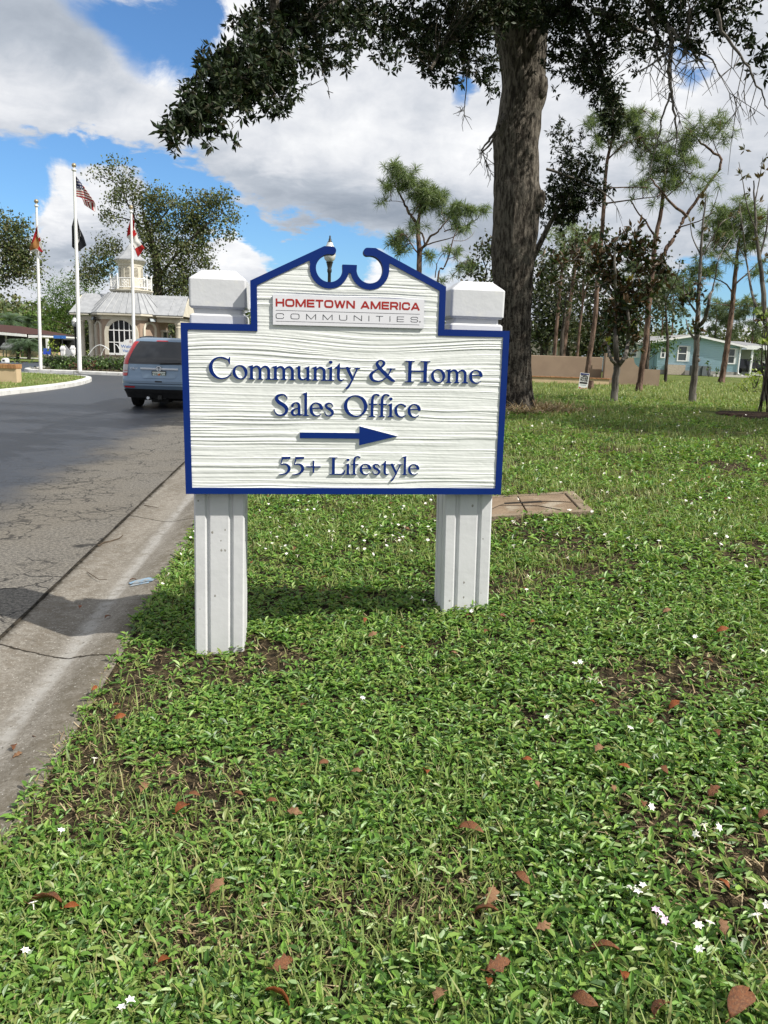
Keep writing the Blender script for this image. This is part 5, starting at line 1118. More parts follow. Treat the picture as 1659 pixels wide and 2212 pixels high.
MB().loft([[(-.75, -.3, .55), (.75, -.3, .55), (.75, .3, .55), (-.75, .3, .55)], [(-.8, -.34, .75), (.8, -.34, .75), (.8, .34, .75), (-.8, .34, .75)], [(-.6, -.2, 1.1), (.6, -.2, 1.1), (.6, .2, 1.1), (-.6, .2, 1.1)]]).build('cover', mat('grey_cover', (.22, .23, .24), (.12, .12, .13), 6, .8), gr, bevel=.05)
for x in (-.6, .6):
    for y in (-.25, .25): MB().tube([(x, y, 0), (x, y, .56)], .035, 6).build('leg', M['dark_metal'], gr)
p = lp(690, 1150, 60); tag(MB().box(p[0] - 1.6, p[0] + 1.6, 59, 61, .03, .10).build('driveway_slab', mat('pale_concrete', (.5, .49, .46), (.44, .43, .4), 3)), kind='structure')

# ------------------------------------------------------------------ the silver blue SUV, seen from behind
cl = onz(291, 881, 0)
CX, CY = -5.42, float(cl[1]) - .25
car = thing('parked_suv', 'silver blue sport utility vehicle seen from behind, half hidden by the sign', 'car', (CX, CY, 0), math.radians(3))
def paint():
    m = mat('silver_blue_paint', (.165, .24, .335), (.158, .232, .325), 3, .32, .5, coat=.6); m.node_tree.nodes['Principled BSDF'].inputs['Metallic'].default_value = .35; return m
M['carpaint'] = paint()
M['rubber'] = mat('tyre_rubber', (.010, .010, .011), (.016, .016, .016), 20, .85, .2)
M['redlens'] = mat('red_lamp_lens', (.42, .008, .010), None, rough=.15, spec=.6, coat=.5)
M['clearlens'] = mat('clear_lamp_lens', (.45, .42, .42), None, rough=.15, spec=.6, coat=.5)
ZK = [.28, .40, .50, .58, .66, .74, .80, .86, .93, .98, 1.04, 1.12, 1.22, 1.36, 1.50, 1.58, 1.63, 1.665, 1.68]
HWk = [.84, .87, .89, .905, .91, .905, .905, .905, .90, .895, .885, .87, .845, .79, .735, .70, .665, .60, .50]
YR = [.14, .05, .0, -.02, -.02, .0, .05, .075, .085, .09, .10, .12, .19, .30, .41, .47, .53, .62, .80]
YF = [4.30, 4.42, 4.46, 4.48, 4.48, 4.46, 4.44, 4.42, 4.36, 4.15, 3.55, 3.30, 3.12, 2.86, 2.60, 2.46, 2.36, 2.24, 2.05]
RC = [.20, .22, .24, .24, .24, .24, .24, .24, .24, .24, .24, .22, .21, .20, .18, .18, .18, .18, .18]
def cw(z): return float(np.interp(z, ZK, HWk)), float(np.interp(z, ZK, YR)), float(np.interp(z, ZK, YF)), float(np.interp(z, ZK, RC))
def slice_(z):
    w, y0, y1, r = cw(z); pts = []
    for cx_, cy_, a0 in ((w - r, y1 - r, 0), (-w + r, y1 - r, 90), (-w + r, y0 + r, 180), (w - r, y0 + r, 270)):
        pts += [(cx_ + r * math.cos(math.radians(a0 + 90 * i / 6)), cy_ + r * math.sin(math.radians(a0 + 90 * i / 6)), z) for i in range(7)]
    k = 21; rear = [((w - r) * t, y0 - BOW * (1 - t * t), z) for t in np.linspace(-1, 1, 11)[1:-1]]
    return pts[:k] + rear + pts[k:]
BOW = .05
def tail(x, z, off=.0):      # point on the rear surface
    w, y0, y1, r = cw(z); ax = abs(x)
    y = y0 - BOW * (1 - (ax / (w - r)) ** 2) if ax < w - r else y0 + r - math.sqrt(max(0, r * r - (ax - (w - r)) ** 2))
    return (x + (math.copysign(off, x) if ax > w - r * .5 else 0), y - off, z)
zz_ = sorted(set(ZK + [.33, .45, .70, .90, 1.08, 1.16, 1.29, 1.43, 1.55]))
bodyb = MB(); bodyb.loft([slice_(z) for z in zz_ if z >= .40]); bodyb.build('body', M['carpaint'], car, smooth=True)
def tailpatch(name, outline, m, off=.01, n=9, parent=car, smooth=True, sides=True):
    """panel following the tail: outline rows (z, x_left, x_right)"""
    mb = MB(); rows = []
    for z, xa, xb in outline: rows.append([tail(xa + (xb - xa) * i / n, z, off) for i in range(n + 1)])
    mb.loft(rows, cap=False, closed=False)
    if sides:
        ring = rows[0] + [r[-1] for r in rows[1:]] + rows[-1][::-1][1:] + [r[0] for r in rows[1:-1]][::-1]
        mb.loft([ring, [(x, y + off + .02, z) for x, y, z in ring]], cap=False)
    return mb.build(name, m, parent, smooth=smooth)
low = MB(); low.loft([slice_(z) for z in (.26, .33, .40, .435)]); low.build('lower_bumper', M['black'], car, smooth=True)
tailpatch('lower_trim', [(.39, -.80, .80), (.44, -.86, .86), (.475, -.78, .78)], M['black'], .014, 16)
tailpatch('rear_window', [(1.055, -.735, .735), (1.12, -.728, .728), (1.22, -.70, .70), (1.36, -.66, .66), (1.50, -.60, .60), (1.585, -.54, .54)], glass('privacy_glass', (.018, .020, .024), .05), .008, 16)
tg = tailpatch('tailgate', [(.685, -.70, .70), (.80, -.72, .72), (.93, -.735, .735), (1.045, -.742, .742)], M['carpaint'], .006, 16)
rec = tailpatch('plate_recess', [(.735, -.36, .36), (.78, -.40, .40), (.88, -.42, .42), (.93, -.43, .43)], mat('recess_paint', (.20, .28, .38), None, rough=.35, coat=.5), .010, 10, tg)
gsh = MB(); gsh.loft([[tail(x, z, o) for z, o in ((.928, .012), (.935, .04), (.962, .045), (.972, .012))] for x in np.linspace(-.44, .44, 13)]); gsh.build('chrome_garnish', M['chrome'], tg, smooth=True)
bdg = MB()
for a in ((-.045, -.030, -.040, -.022), (.030, .045, .022, .040)): bdg.hexa([(a[2], tail(0, .95)[1] - .066, .915), (a[3], tail(0, .95)[1] - .066, .915), (a[3], tail(0, .95)[1] - .05, .915), (a[2], tail(0, .95)[1] - .05, .915), (a[0], tail(0, .95)[1] - .066, .99), (a[1], tail(0, .95)[1] - .066, .99), (a[1], tail(0, .95)[1] - .05, .99), (a[0], tail(0, .95)[1] - .05, .99)])
bdg.box(-.033, .033, tail(0, .95)[1] - .064, tail(0, .95)[1] - .05, .943, .958)
by = tail(0, .95)[1] - .058
bdg.tube([(.058 * math.cos(t) * (1 + .12 * math.sin(t)), by, .953 + .052 * math.sin(t)) for t in np.linspace(0, 2 * PI, 25)], .007, 6)
bdg.build('badge', M['chrome'], tg)
MB().box(-.062, .062, by + .004, by + .02, .90, 1.005).build('badge_plate', mat('dark_chrome', (.10, .12, .15), None, rough=.3, metal=.8), tg)
py = tail(0, .84)[1] - .02
pl_ = MB(); pl_.cur = 0; pl_.box(-.165, .165, py - .012, py + .01, .735, .905); pl_.cur = 1; pl_.box(-.150, .150, py - .014, py - .0125, .758, .888)
plo = pl_.build('number_plate', [M['black'], mat('plate_white', (.66, .70, .66), None, rough=.4)], car)
textmesh('plate_number', 'CE8', .105, mat('plate_green', (.02, .09, .05), None), plo, .0008, fn=lambda x, y, z: (x * .72 - .094, py - .0148 - z, .817 + y))
textmesh('plate_number', '8GZ', .105, bpy.data.materials['plate_green'], plo, .0008, fn=lambda x, y, z: (x * .72 + .094, py - .0148 - z, .817 + y))
og = MB(); og.add([(.026 * math.cos(t), py - .0152, .815 + .026 * math.sin(t)) for t in np.arange(12) * PI / 6], [list(range(12))]); og.add([(.020 + .020 * math.cos(t), py - .0153, .836 + .012 * math.sin(t)) for t in np.arange(10) * PI / 5], [list(range(10))]); og.build('orange_emblem', mat('plate_orange', (.62, .16, .03), None), plo)
textmesh('plate_frame_lettering', 'BRADENTON', .022, M['white'], plo, .0005, fn=lambda x, y, z: (x, py - .0135 - z, .746 + y)) if False else None
c_ = textmesh('model_badge', 'CR-V', .062, M['chrome'], tg, .004, fn=lambda x, y, z: (x * 1.25 - .60, tail(-.60, .93)[1] - .010 - z, .945 + y))
MB().add([tail(x, z, .009) for x, z in ((-.655, .885), (-.57, .885), (-.57, .915), (-.655, .915))], [(0, 1, 2, 3)]).build('small_badge', M['black'], tg)
hn = MB(); hn.box(-.085, .085, tail(0, .66)[1] - .028, tail(0, .66)[1] + .02, .645, .675); hn.build('tailgate_handle', M['black'], car, bevel=.01)
tailpatch('bumper_line', [(.555, -.84, .84), (.575, -.86, .86), (.590, -.86, .86)], mat('lit_body_paint', (.26, .35, .46), None, rough=.25, coat=.6), .012, 18)  # highlight on the bumper crease, put into a lighter copy of the body paint
tailpatch('bumper_gap', [(.598, -.70, .70), (.606, -.70, .70)], M['black'], .006, 18)
tailpatch('shelf', [(.66, -.83, .83), (.685, -.84, .84), (.70, -.83, .83)], M['carpaint'], .018, 18)
for s in (-1, 1):
    tl = tailpatch('tail_light', [(1.04, s * .742, s * .872), (1.12, s * .737, s * .858), (1.22, s * .712, s * .832), (1.36, s * .668, s * .775), (1.50, s * .610, s * .718), (1.575, s * .556, s * .672)], M['redlens'], .014, 5)
    tailpatch('clear_lens', [(.90, s * .750, s * .892), (.97, s * .748, s * .885), (1.035, s * .745, s * .874)], M['clearlens'], .014, 5, tl)
    tailpatch('clear_lens', [(.845, s * .752, s * .896), (.884, s * .750, s * .892)], M['clearlens'], .014, 5, tl)
    tailpatch('brake_lens', [(.775, s * .755, s * .898), (.842, s * .752, s * .896)], M['redlens'], .014, 5, tl)
    tailpatch('brake_lens', [(.886, s * .750, s * .893), (.898, s * .750, s * .892)], M['redlens'], .014, 5, tl)
    tailpatch('reflector', [(.500, s * .58, s * .80), (.535, s * .56, s * .82)], M['redlens'], .012, 5)
    rl = MB(); rl.tube([(s * .60, y, 1.66 + .045 * math.sin(PI * min(1, max(0, (y - .75) / 1.9)))) for y in np.linspace(.75, 2.65, 12)], .022, 6); rl.build('roof_rail', M['black'], car, smooth=True)
    sg = MB()
    for ya, yb, ta, tb in ((.62, 1.25, .92, 1.22), (1.30, 2.12, 1.28, 2.10), (2.18, 3.12, 2.16, 2.52)):
        ps = [(ya, 1.08), (yb, 1.08), (tb, 1.54), (ta, 1.54)]
        sg.add([(s * (cw(z)[0] + .006), y, z) for y, z in ps], [(0, 1, 2, 3)] if s > 0 else [(3, 2, 1, 0)])
    sg.build('side_window', M['glass'], car)
    mr = MB(); mr.hexa([(s * .90, 2.86, 1.04), (s * 1.08, 2.84, 1.04), (s * 1.08, 3.0, 1.04), (s * .90, 3.0, 1.04), (s * .90, 2.86, 1.19), (s * 1.06, 2.84, 1.19), (s * 1.06, 2.98, 1.19), (s * .90, 3.0, 1.19)]); mr.build('mirror', M['carpaint'], car, bevel=.03)
    for y in (.95, 3.55):
        wl = MB(); wl.loft([[(s * x, y + r * math.cos(t), .345 + r * math.sin(t)) for t in np.arange(28) * 2 * PI / 28] for x, r in ((.64, .22), (.645, .31), (.66, .338), (.70, .345), (.80, .345), (.84, .338), (.855, .31), (.858, .23))]); wo_ = wl.build('wheel', M['rubber'], car, smooth=True)
        rm = MB(); rm.loft([[(s * x, y + r * math.cos(t), .345 + r * math.sin(t)) for t in np.arange(20) * 2 * PI / 20] for x, r in ((.84, .23), (.862, .225), (.85, .19), (.85, .05), (.865, .04))]); rm.build('rim', M['chrome'], wo_, smooth=True)
        fl = MB(); fl.loft([[(s * x, y + r * math.cos(t), .345 + r * math.sin(t)) for t in np.linspace(-.1, PI + .1, 20)] for x, r in ((.87, .365), (.918, .37), (.918, .43), (.87, .435))], cap=False, closed=False); fl.build('wheel_arch', M['black'], car)
und = MB(); und.box(-.62, .62, .30, 4.1, .20, .42); und.box(-.22, .18, .12, .55, .16, .34); und.lathe([(.05, 0), (.05, .2)], 10, (0, 0, 0)) if False else None
und.build('underbody', mat('underbody_black', (.008, .008, .008), None, rough=.9), car)
ex = MB(); ex.tube([(-.28, .02, .265), (-.28, .35, .265)], .035, 10); ex.build('exhaust_pipe', M['chrome'], car, smooth=True)
ht = MB(); ht.box(-.045, .045, .0, .2, .24, .33); ht.box(-.12, .12, .09, .16, .25, .30); ht.build('tow_hitch', M['dark_metal'], car)
wp = MB(); a_ = tail(.02, 1.075, .03); b_ = tail(.50, 1.10, .035); wp.tube([a_, tail(.25, 1.088, .04), b_], [.022, .012, .010], 6); wp.loft([[(x + .0, y - .03, z) for x, y, z in (tail(.02, 1.06), tail(.16, 1.06), tail(.16, 1.10), tail(.02, 1.10))], [(x, y - .005, z) for x, y, z in (tail(.02, 1.06), tail(.16, 1.06), tail(.16, 1.10), tail(.02, 1.10))]]); wp.build('wiper', M['black'], car)
an = MB(); an.lathe([(.05, 0), (.035, .04), (.012, .07), (.004, .09)], 10, (.08, .95, 1.67)); an.build('antenna', M['black'], car, smooth=True)
MB().add([tail(x, z, .012) for x, z in ((-.14, 1.592), (.14, 1.592), (.13, 1.612), (-.13, 1.612))], [(0, 1, 2, 3)]).build('brake_light', M['redlens'], car)

# ------------------------------------------------------------------ the stucco wall, the open-house board and the homes on the right
WY = 33.0
def P5(zx, zy, Y=WY): return A(1014.9 + .1984 * zx, 630.9 + .1984 * zy, Y)
def P6(zx, zy, Y=WY): return A(1316.6 + .2063 * zx, 630.9 + .2063 * zy, Y)
gzw = .42
w0 = thing('stucco_wall', 'tan stucco wall with a swept curved end and a low cream planter along its foot', 'wall', (float(P6(0, 900)[0]), WY, gzw))
ox = w0.location.x
X5 = lambda x: float(P5(x, 900)[0]) - ox
X6 = lambda x: float(P6(x, 900)[0]) - ox
Z5 = lambda y, x=1200: float(P5(x, y)[2]) - gzw
Z6 = lambda y, x=300: float(P6(x, y)[2]) - gzw
mb = MB(); mb.hexa([(X5(-900), .5, -.3), (X5(1470), .5, -.3), (X5(1470), .75, -.3), (X5(-900), .75, -.3), (X5(-900), .5, Z5(703)), (X5(1470), .5, Z5(703)), (X5(1470), .75, Z5(703)), (X5(-900), .75, Z5(703))])
mb.build('wall', M['stucco_tan'], w0, bevel=.02)
zt6, ze6 = Z6(690), Z6(812, 450)
cv_ = [(X5(1462), -.3), (X6(522), -.3), (X6(522), ze6), (X6(375), ze6 + .01)] + [(X6(375) + (X6(232) - X6(375)) * t, ze6 + (zt6 - ze6) * (1 - math.sqrt(max(0, 1 - t * t)))) for t in np.linspace(.12, 1, 12)] + [(X6(100), zt6), (X6(-45), zt6 + .0), (X6(-45), zt6 + .16), (X5(1462), zt6 + .16)]
mb = MB(); slab(mb, [cv_], -.02, .28); mb.add([(x, .28, z) for x, z in cv_], [list(range(len(cv_)))[::-1]]); mb.build('curved_end', M['stucco_tan'], w0)
mb = MB(); mb.box(X5(-900), X5(1497), -.35, -.10, -.3, Z5(938)); mb.box(X5(1497) - .2, X5(1497), -.095, .46, -.3, Z5(938)); mb.build('planter', M['stucco_cream'], w0)
mb = MB()
x = X5(-900); r_ = random.Random(4)
while x < X5(1497): mb.box(x, x + .20, -.39, -.06, Z5(938) + .003, Z5(928) + r_.uniform(-.006, .01)); x += .212
mb.build('brick_coping', mat('wall_brick', (.36, .19, .09), (.27, .13, .065), 5, .85, .2), w0)

oh_p = A(1258.5, 840, 27.0); oh = thing('open_house_sign', 'small white open house yard sign with a black arrow, leaning by a pine trunk', 'sign', (oh_p[0], oh_p[1], .44), 0)
oh.rotation_euler = (0, math.radians(4), 0)
uM = .02206 * (27 / 27.7) / 1.35
h0 = float(A(1258.5, 840.5, 27)[2]) - .44; h1 = float(A(1258.5, 805.5, 27)[2]) - .44; hw_ = float(A(1268.5, 820, 27)[0] - A(1258.5, 820, 27)[0])
hh = h1 - h0
def rectf(mb, u0, u1, v0, v1, d): return mb.add([(u0 * hw_, d, h0 + v0 * hh), (u1 * hw_, d, h0 + v0 * hh), (u1 * hw_, d, h0 + v1 * hh), (u0 * hw_, d, h0 + v1 * hh)], [(0, 1, 2, 3)])
pb = MB(); pb.box(-hw_, hw_, 0, .012, h0, h1); pan = pb.build('panel', mat('sign_white', (.72, .72, .72), None, rough=.5), oh)
sw = MB(); rectf(sw, -.92, .92, .90, .975, -.002); sw.add([(u * hw_, -.002, h0 + v * hh) for u, v in ((-.92, .90), (-.92, .86), (-.3, .885), (.92, .90))], [(0, 1, 2, 3)]); sw.build('blue_band', mat('sign_navy', (.02, .03, .14), None), pan)
sw = MB(); sw.add([(u * hw_, -.002, h0 + v * hh) for u, v in ((-.92, .03), (.92, .03), (.92, .13), (.3, .07), (-.3, .07), (-.92, .13))], [(0, 1, 4), (1, 2, 3), (1, 3, 4), (0, 4, 5)]); sw.build('orange_band', mat('sign_orange', (.42, .12, .04), None), pan)
ar = MB(); ar.add([(u * hw_, -.002, h0 + v * hh) for u, v in ((-.86, .33), (.55, .33), (.55, .305), (.92, .385), (.55, .465), (.55, .44), (-.86, .44))], [(0, 1, 5, 6), (1, 2, 3, 4, 5)]); ar.build('arrow', M['black'], pan)
s_ = hw_ * .70
textmesh('lettering', 'OPEN', s_, M['black'], pan, .001, fn=lambda x, y, z: (x * .9, -.003 - z, h0 + hh * .765 + y * 1.35), bold=s_ * .035); textmesh('lettering', 'HOUSE', s_, M['black'], pan, .001, fn=lambda x, y, z: (x * .74, -.003 - z, h0 + hh * .575 + y * 1.35), bold=s_ * .035)
rectf(MB(), -.6, .6, .235, .262, -.002).build('small_print', mat('sign_teal', (.05, .22, .25), None), pan)
for x in (-.6, .6): MB().tube([(x * hw_, .02, -.15), (x * hw_, .02, h0 + .3)], .006, 5).build('stake', M['dark_metal'], oh)

TY = 69.0
gt = float(A(1500, 808, TY)[2])
teal = mat('pale_teal_siding', (.40, .58, .69), (.37, .55, .66), .8, .7, .25)
def sidingmat():
    m = teal; k = NB(m.node_tree); P = m.node_tree.nodes['Principled BSDF']; co = k.n('ShaderNodeTexCoord').outputs['Object']; sp = k.n('ShaderNodeSeparateXYZ'); k.put(sp.inputs[0], co)
    f = k.m('FRACT', k.m('MULTIPLY', sp.outputs[2], 6.2)); bn = k.n('ShaderNodeBump'); bn.inputs['Strength'].default_value = 1; bn.inputs['Distance'].default_value = .05; k.put(bn.inputs['Height'], f); k.put(P.inputs['Normal'], bn.outputs[0])
sidingmat()
def Q6(zx, zy, Y=TY): return A(1316.6 + .2063 * zx, 630.9 + .2063 * zy, Y)
th_o = thing('teal_house', 'pale teal clapboard house with a low gable, seen between the trunks', 'house', (float(Q6(860, 800)[0]), TY, gt)); ox2 = th_o.location.x
XX = lambda zx: float(Q6(zx, 800)[0]) - ox2
ZZ = lambda zy, zx=860: float(Q6(zx, zy)[2]) - gt
gab = [(XX(490), -.1), (XX(1357), -.1), (XX(1357), ZZ(548)), (XX(850), ZZ(462)), (XX(490), ZZ(520))]
mb = MB(); mb.loft([[(x, 0, z) for x, z in gab], [(x, 12, z) for x, z in gab]]); mb.build('wall', teal, th_o)
mb = MB(); mb.box(XX(60), XX(488), .8, 9, -.1, ZZ(545)); mb.build('side_wing', teal, th_o)
rb = MB(); rgx, rgz = XX(840), ZZ(440); el_, ez_ = XX(330), ZZ(520, 400); er_, erz = XX(1392), ZZ(545)
rb.loft([[(el_, y, ez_), (rgx, y, rgz), (er_, y, erz), (er_, y, erz - .16), (rgx, y, rgz - .16), (el_, y, ez_ - .16)] for y in (-.5, 12.4)]); rb.build('roof', mat('grey_shingles', (.30, .30, .30), (.25, .25, .25), 4, .9), th_o)
fb = MB(); fb.loft([[(el_, y, ez_ - .04), (rgx, y, rgz - .03), (er_, y, erz - .04), (er_, y, erz - .20), (rgx, y, rgz - .20), (el_, y, ez_ - .20)] for y in (-.56, -.503)]); fb.build('bargeboard', M['white'], th_o)
mb = MB(); mb.box(XX(40), XX(488), .3, 9.3, ZZ(545) + .003, ZZ(545) + .25); mb.build('wing_roof', M['white'], th_o)
def window(xa, xb, ya, yb, shutters=True, y0=0.0):
    wn = MB(); wn.box(XX(xa), XX(xb), y0 - .03, y0 - .004, ZZ(yb), ZZ(ya)); w_o = wn.build('window', glass('house_glass', (.05, .065, .07), .1), th_o)
    f = MB(); t = .09
    x0, x1, z0, z1 = XX(xa), XX(xb), ZZ(yb), ZZ(ya)
    f.box(x0 - t, x0, y0 - .08, y0 - .002, z0 - t, z1 + t); f.box(x1, x1 + t, y0 - .08, y0 - .002, z0 - t, z1 + t); f.box(x0, x1, y0 - .08, y0 - .002, z1, z1 + t); f.box(x0, x1, y0 - .08, y0 - .002, z0 - t, z0); f.box(x0, x1, y0 - .06, y0 - .031, (z0 + z1) / 2 - .03, (z0 + z1) / 2 + .03)
    f.build('frame', M['white'], w_o)
    if shutters: MB().box(x1 + t + .003, x1 + t + .22, y0 - .07, y0 - .002, z0 - t, z1 + t).build('shutter', mat('pale_shutter', (.55, .62, .63), None), w_o)
window(703, 785, 575, 718); window(1230, 1288, 585, 730); window(528, 556, 600, 690, False); window(195, 295, 620, 695, True, .8)
MB().box(XX(575), XX(778), -.35, -.02, -.1, ZZ(766)).build('brick_skirt', mat('cream_brick', (.46, .40, .33), (.36, .31, .25), 8, .9, .2, stretch=(1, 1, 3)), th_o)
MB().box(XX(495), XX(1356), -.05, -.004, -.1, ZZ(822)).build('skirting', mat('grey_block', (.30, .29, .27), (.24, .23, .22), 3), th_o)
ac = MB(); ac.box(XX(822), XX(905), -1.3, -.4, -.1, ZZ(768)); ac.box(XX(908), XX(995), -1.4, -.4, -.1, ZZ(770)); ac.build('air_conditioner', mat('grey_green_cabinet', (.13, .15, .16), (.10, .115, .125), 3, .6), th_o)
dp = MB(); dp.tube([(XX(1338), -.12, ZZ(560)), (XX(1338), -.12, ZZ(800)), (XX(1345), -.2, ZZ(840)), (XX(1385), -.5, ZZ(860))], .07, 6); dp.build('downspout', M['white'], th_o, smooth=True)
pth = MB().box(XX(985), XX(1385), -2.2, -1.5, -.12, .04); pth.build('path_edge', mat('pale_path', (.5, .48, .44), None), th_o)

h2 = thing('carport_house', 'grey roofed house with a bright white carport edge at the far right', 'house', (float(Q6(1500, 800, 76)[0]), 76, gt)); ox3 = h2.location.x
X7 = lambda zx: float(Q6(zx, 800, 76)[0]) - ox3
Z7 = lambda zy: float(Q6(1500, zy, 76)[2]) - gt
MB().box(X7(1350), X7(1900), 4, 12, -.2, Z7(575)).build('wall', mat('pale_house_wall', (.5, .51, .50), (.45, .46, .45), 1), h2)
MB().box(X7(1362), X7(1900), -1, 4, Z7(604), Z7(562)).build('carport_roof', M['white'], h2)
mb = MB(); mb.loft([[(X7(1330), 3.5, Z7(560)), (X7(1900), 3.5, Z7(560)), (X7(1900), 12.5, Z7(560)), (X7(1330), 12.5, Z7(560))], [(X7(1560), 7.5, Z7(500)), (X7(1700), 7.5, Z7(500)), (X7(1700), 8.5, Z7(500)), (X7(1560), 8.5, Z7(500))]]); mb.build('roof', mat('grey_roof', (.24, .24, .25), None), h2)
for zx in (1440, 1625): MB().box(X7(zx) - .08, X7(zx) + .08, -.8, -.64, -.2, Z7(604)).build('post', M['white'], h2)
MB().box(X7(1372), X7(1425), 3.9, 3.99, Z7(690), Z7(618)).build('window', M['glass'], h2)
p = Q6(1400, 740, 74); cc = thing('dark_car', 'dark car parked in the shade under the far right carport', 'car', (p[0] + .6, 76.5, gt))
mb = MB(); mb.loft([[(-1.0, -.8, .25), (3.2, -.8, .25), (3.2, .9, .25), (-1.0, .9, .25)], [(-1.05, -.85, .7), (3.3, -.85, .7), (3.3, .95, .7), (-1.05, .95, .7)], [(-.9, -.75, .95), (2.6, -.75, .95), (2.6, .85, .95), (-.9, .85, .95)], [(-.3, -.6, 1.45), (1.6, -.6, 1.45), (1.6, .7, 1.45), (-.3, .7, 1.45)]]); mb.build('body', mat('black_car_paint', (.012, .013, .016), None, rough=.25, coat=.6), cc, smooth=True)
for x in (-.2, 2.3): MB().loft([[(x + .32 * math.cos(t), y, .32 + .32 * math.sin(t)) for t in np.arange(16) * PI / 8] for y in (-.86, -.66)]).build('wheel', M['rubber'], cc)

bh_p = P5(960, 660, 52); bh = thing('beige_house', 'beige house with one small white framed window behind the stucco wall', 'house', (bh_p[0], 52, .3))
X8 = lambda x: float(P5(x, 650, 52)[0]) - bh.location.x
Z8 = lambda y: float(P5(960, y, 52)[2]) - .3
MB().box(X8(790), X8(1120), 0, 7, -.2, Z8(550)).build('wall', mat('beige_siding', (.48, .43, .34), (.44, .39, .31), .6, .8, stretch=(1, 1, 8)), bh)
MB().hexa([(X8(760), -.4, Z8(550) + .003), (X8(1150), -.4, Z8(550) + .003), (X8(1150), 7.4, Z8(550) + .003), (X8(760), 7.4, Z8(550) + .003), (X8(760), -.4, Z8(535)), (X8(1150), -.4, Z8(535)), (X8(1100), 3.5, Z8(500)), (X8(800), 3.5, Z8(500))]).build('roof', mat('pale_roof', (.5, .5, .49), None), bh)
wn = MB().box(X8(890), X8(937), -.03, -.003, Z8(665), Z8(595)).build('window', glass('blue_glass', (.08, .12, .15), .1), bh)
f = MB(); x0, x1, z0, z1 = X8(890), X8(937), Z8(665), Z8(595); f.box(x0 - .1, x0, -.07, -.002, z0 - .1, z1 + .1); f.box(x1, x1 + .1, -.07, -.002, z0 - .1, z1 + .1); f.box(x0, x1, -.07, -.002, z1, z1 + .1); f.box(x0, x1, -.07, -.002, z0 - .1, z0); f.build('frame', M['white'], wn)
MB().box(X8(1040), X8(1085), -.04, -.003, -.2, Z8(585)).build('door', mat('dark_door', (.06, .05, .05), None), bh)

# ------------------------------------------------------------------ trees
def bark(name, c1, c2, c3, sx=9, stain=None, bump=1.0):
    m = bpy.data.materials.new(name); m.use_nodes = True; P = m.node_tree.nodes['Principled BSDF']; k = NB(m.node_tree)
    co = k.n('ShaderNodeTexCoord').outputs['Object']
    st = k.v('MULTIPLY', co, (1, 1, .24)); n_ = k.noise(st, sx, 8, .65, .3).outputs['Fac']; n2_ = k.noise(co, 2.2, 6, .65).outputs['Fac']; n3_ = k.noise(co, 24, 5, .7).outputs['Fac']
    col = k.mix(k.ss(n_, .40, .60), (*c1, 1), (*c2, 1)); col = k.mix(k.ss(n2_, .52, .66, 0, .8), col, (*c3, 1)); col = k.mix(k.ss(n3_, .55, .75, 0, .35), col, (c2[0] * 1.25, c2[1] * 1.25, c2[2] * 1.2, 1))
    if stain:
        sp = k.n('ShaderNodeSeparateXYZ'); k.put(sp.inputs[0], co)
        h = k.m('ADD', sp.outputs[2], k.m('MULTIPLY', k.m('SUBTRACT', n2_, .5), 3.0))
        f = k.m('MULTIPLY', k.ss(h, stain[0], stain[1], 1, 0), k.ss(k.m('ADD', n3_, k.m('MULTIPLY', n_, .5)), .62, .78, 1, .25))
        col = k.mix(f, col, (.022, .018, .015, 1))
        col = k.mix(k.m('MULTIPLY', k.ss(k.noise(co, 14, 4, .8).outputs['Fac'], .62, .68), k.ss(sp.outputs[2], .2, 3.2, .75, 0)), col, (.34, .34, .31, 1))
    k.put(P.inputs['Base Color'], col); P.inputs['Roughness'].default_value = .95; P.inputs['Specular IOR Level'].default_value = .12
    bn = k.n('ShaderNodeBump'); bn.inputs['Strength'].default_value = 1.0; bn.inputs['Distance'].default_value = .05 * bump
    k.put(bn.inputs['Height'], k.m('ADD', n_, k.m('MULTIPLY', n3_, .35))); k.put(P.inputs['Normal'], bn.outputs[0])
    return m
M['oakbark'] = bark('oak_bark', (.040, .034, .028), (.175, .155, .13), (.13, .12, .10), 21, (2.0, 4.6), 1.2)
M['bark2'] = bark('dark_bark', (.025, .021, .018), (.10, .085, .07), (.07, .065, .055), 8)
M['pinebark'] = bark('pine_bark', (.05, .032, .024), (.20, .135, .105), (.15, .105, .085), 7)
M['magbark'] = bark('grey_mottled_bark', (.085, .075, .065), (.20, .185, .165), (.04, .033, .028), 4, None, .4)
M['deadwood'] = mat('dead_grey_wood', (.085, .075, .065), (.15, .14, .125), 20, .95, .1)
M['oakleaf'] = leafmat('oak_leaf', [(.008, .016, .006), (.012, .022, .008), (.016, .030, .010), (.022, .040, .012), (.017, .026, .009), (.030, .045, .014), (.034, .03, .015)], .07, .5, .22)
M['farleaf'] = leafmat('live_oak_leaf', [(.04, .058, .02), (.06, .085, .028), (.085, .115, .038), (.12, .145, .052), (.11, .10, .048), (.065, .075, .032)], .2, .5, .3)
M['shadedleaf'] = leafmat('shaded_oak_leaf', [(.017, .027, .011), (.027, .041, .015), (.040, .052, .02), (.046, .038, .021), (.027, .043, .016), (.058, .07, .028)], .2, .5, .3)  # oak greens darkened so the colour itself carries the thicket's shade
M['needle'] = leafmat('pine_needle', [(.065, .10, .038), (.095, .14, .052), (.125, .175, .07), (.165, .21, .095), (.11, .13, .062)], .3, .5, .3)
M['needle2'] = leafmat('pale_far_needle', [(.06, .085, .045), (.085, .115, .06), (.11, .14, .075), (.075, .10, .06)], .30, .6, .2)
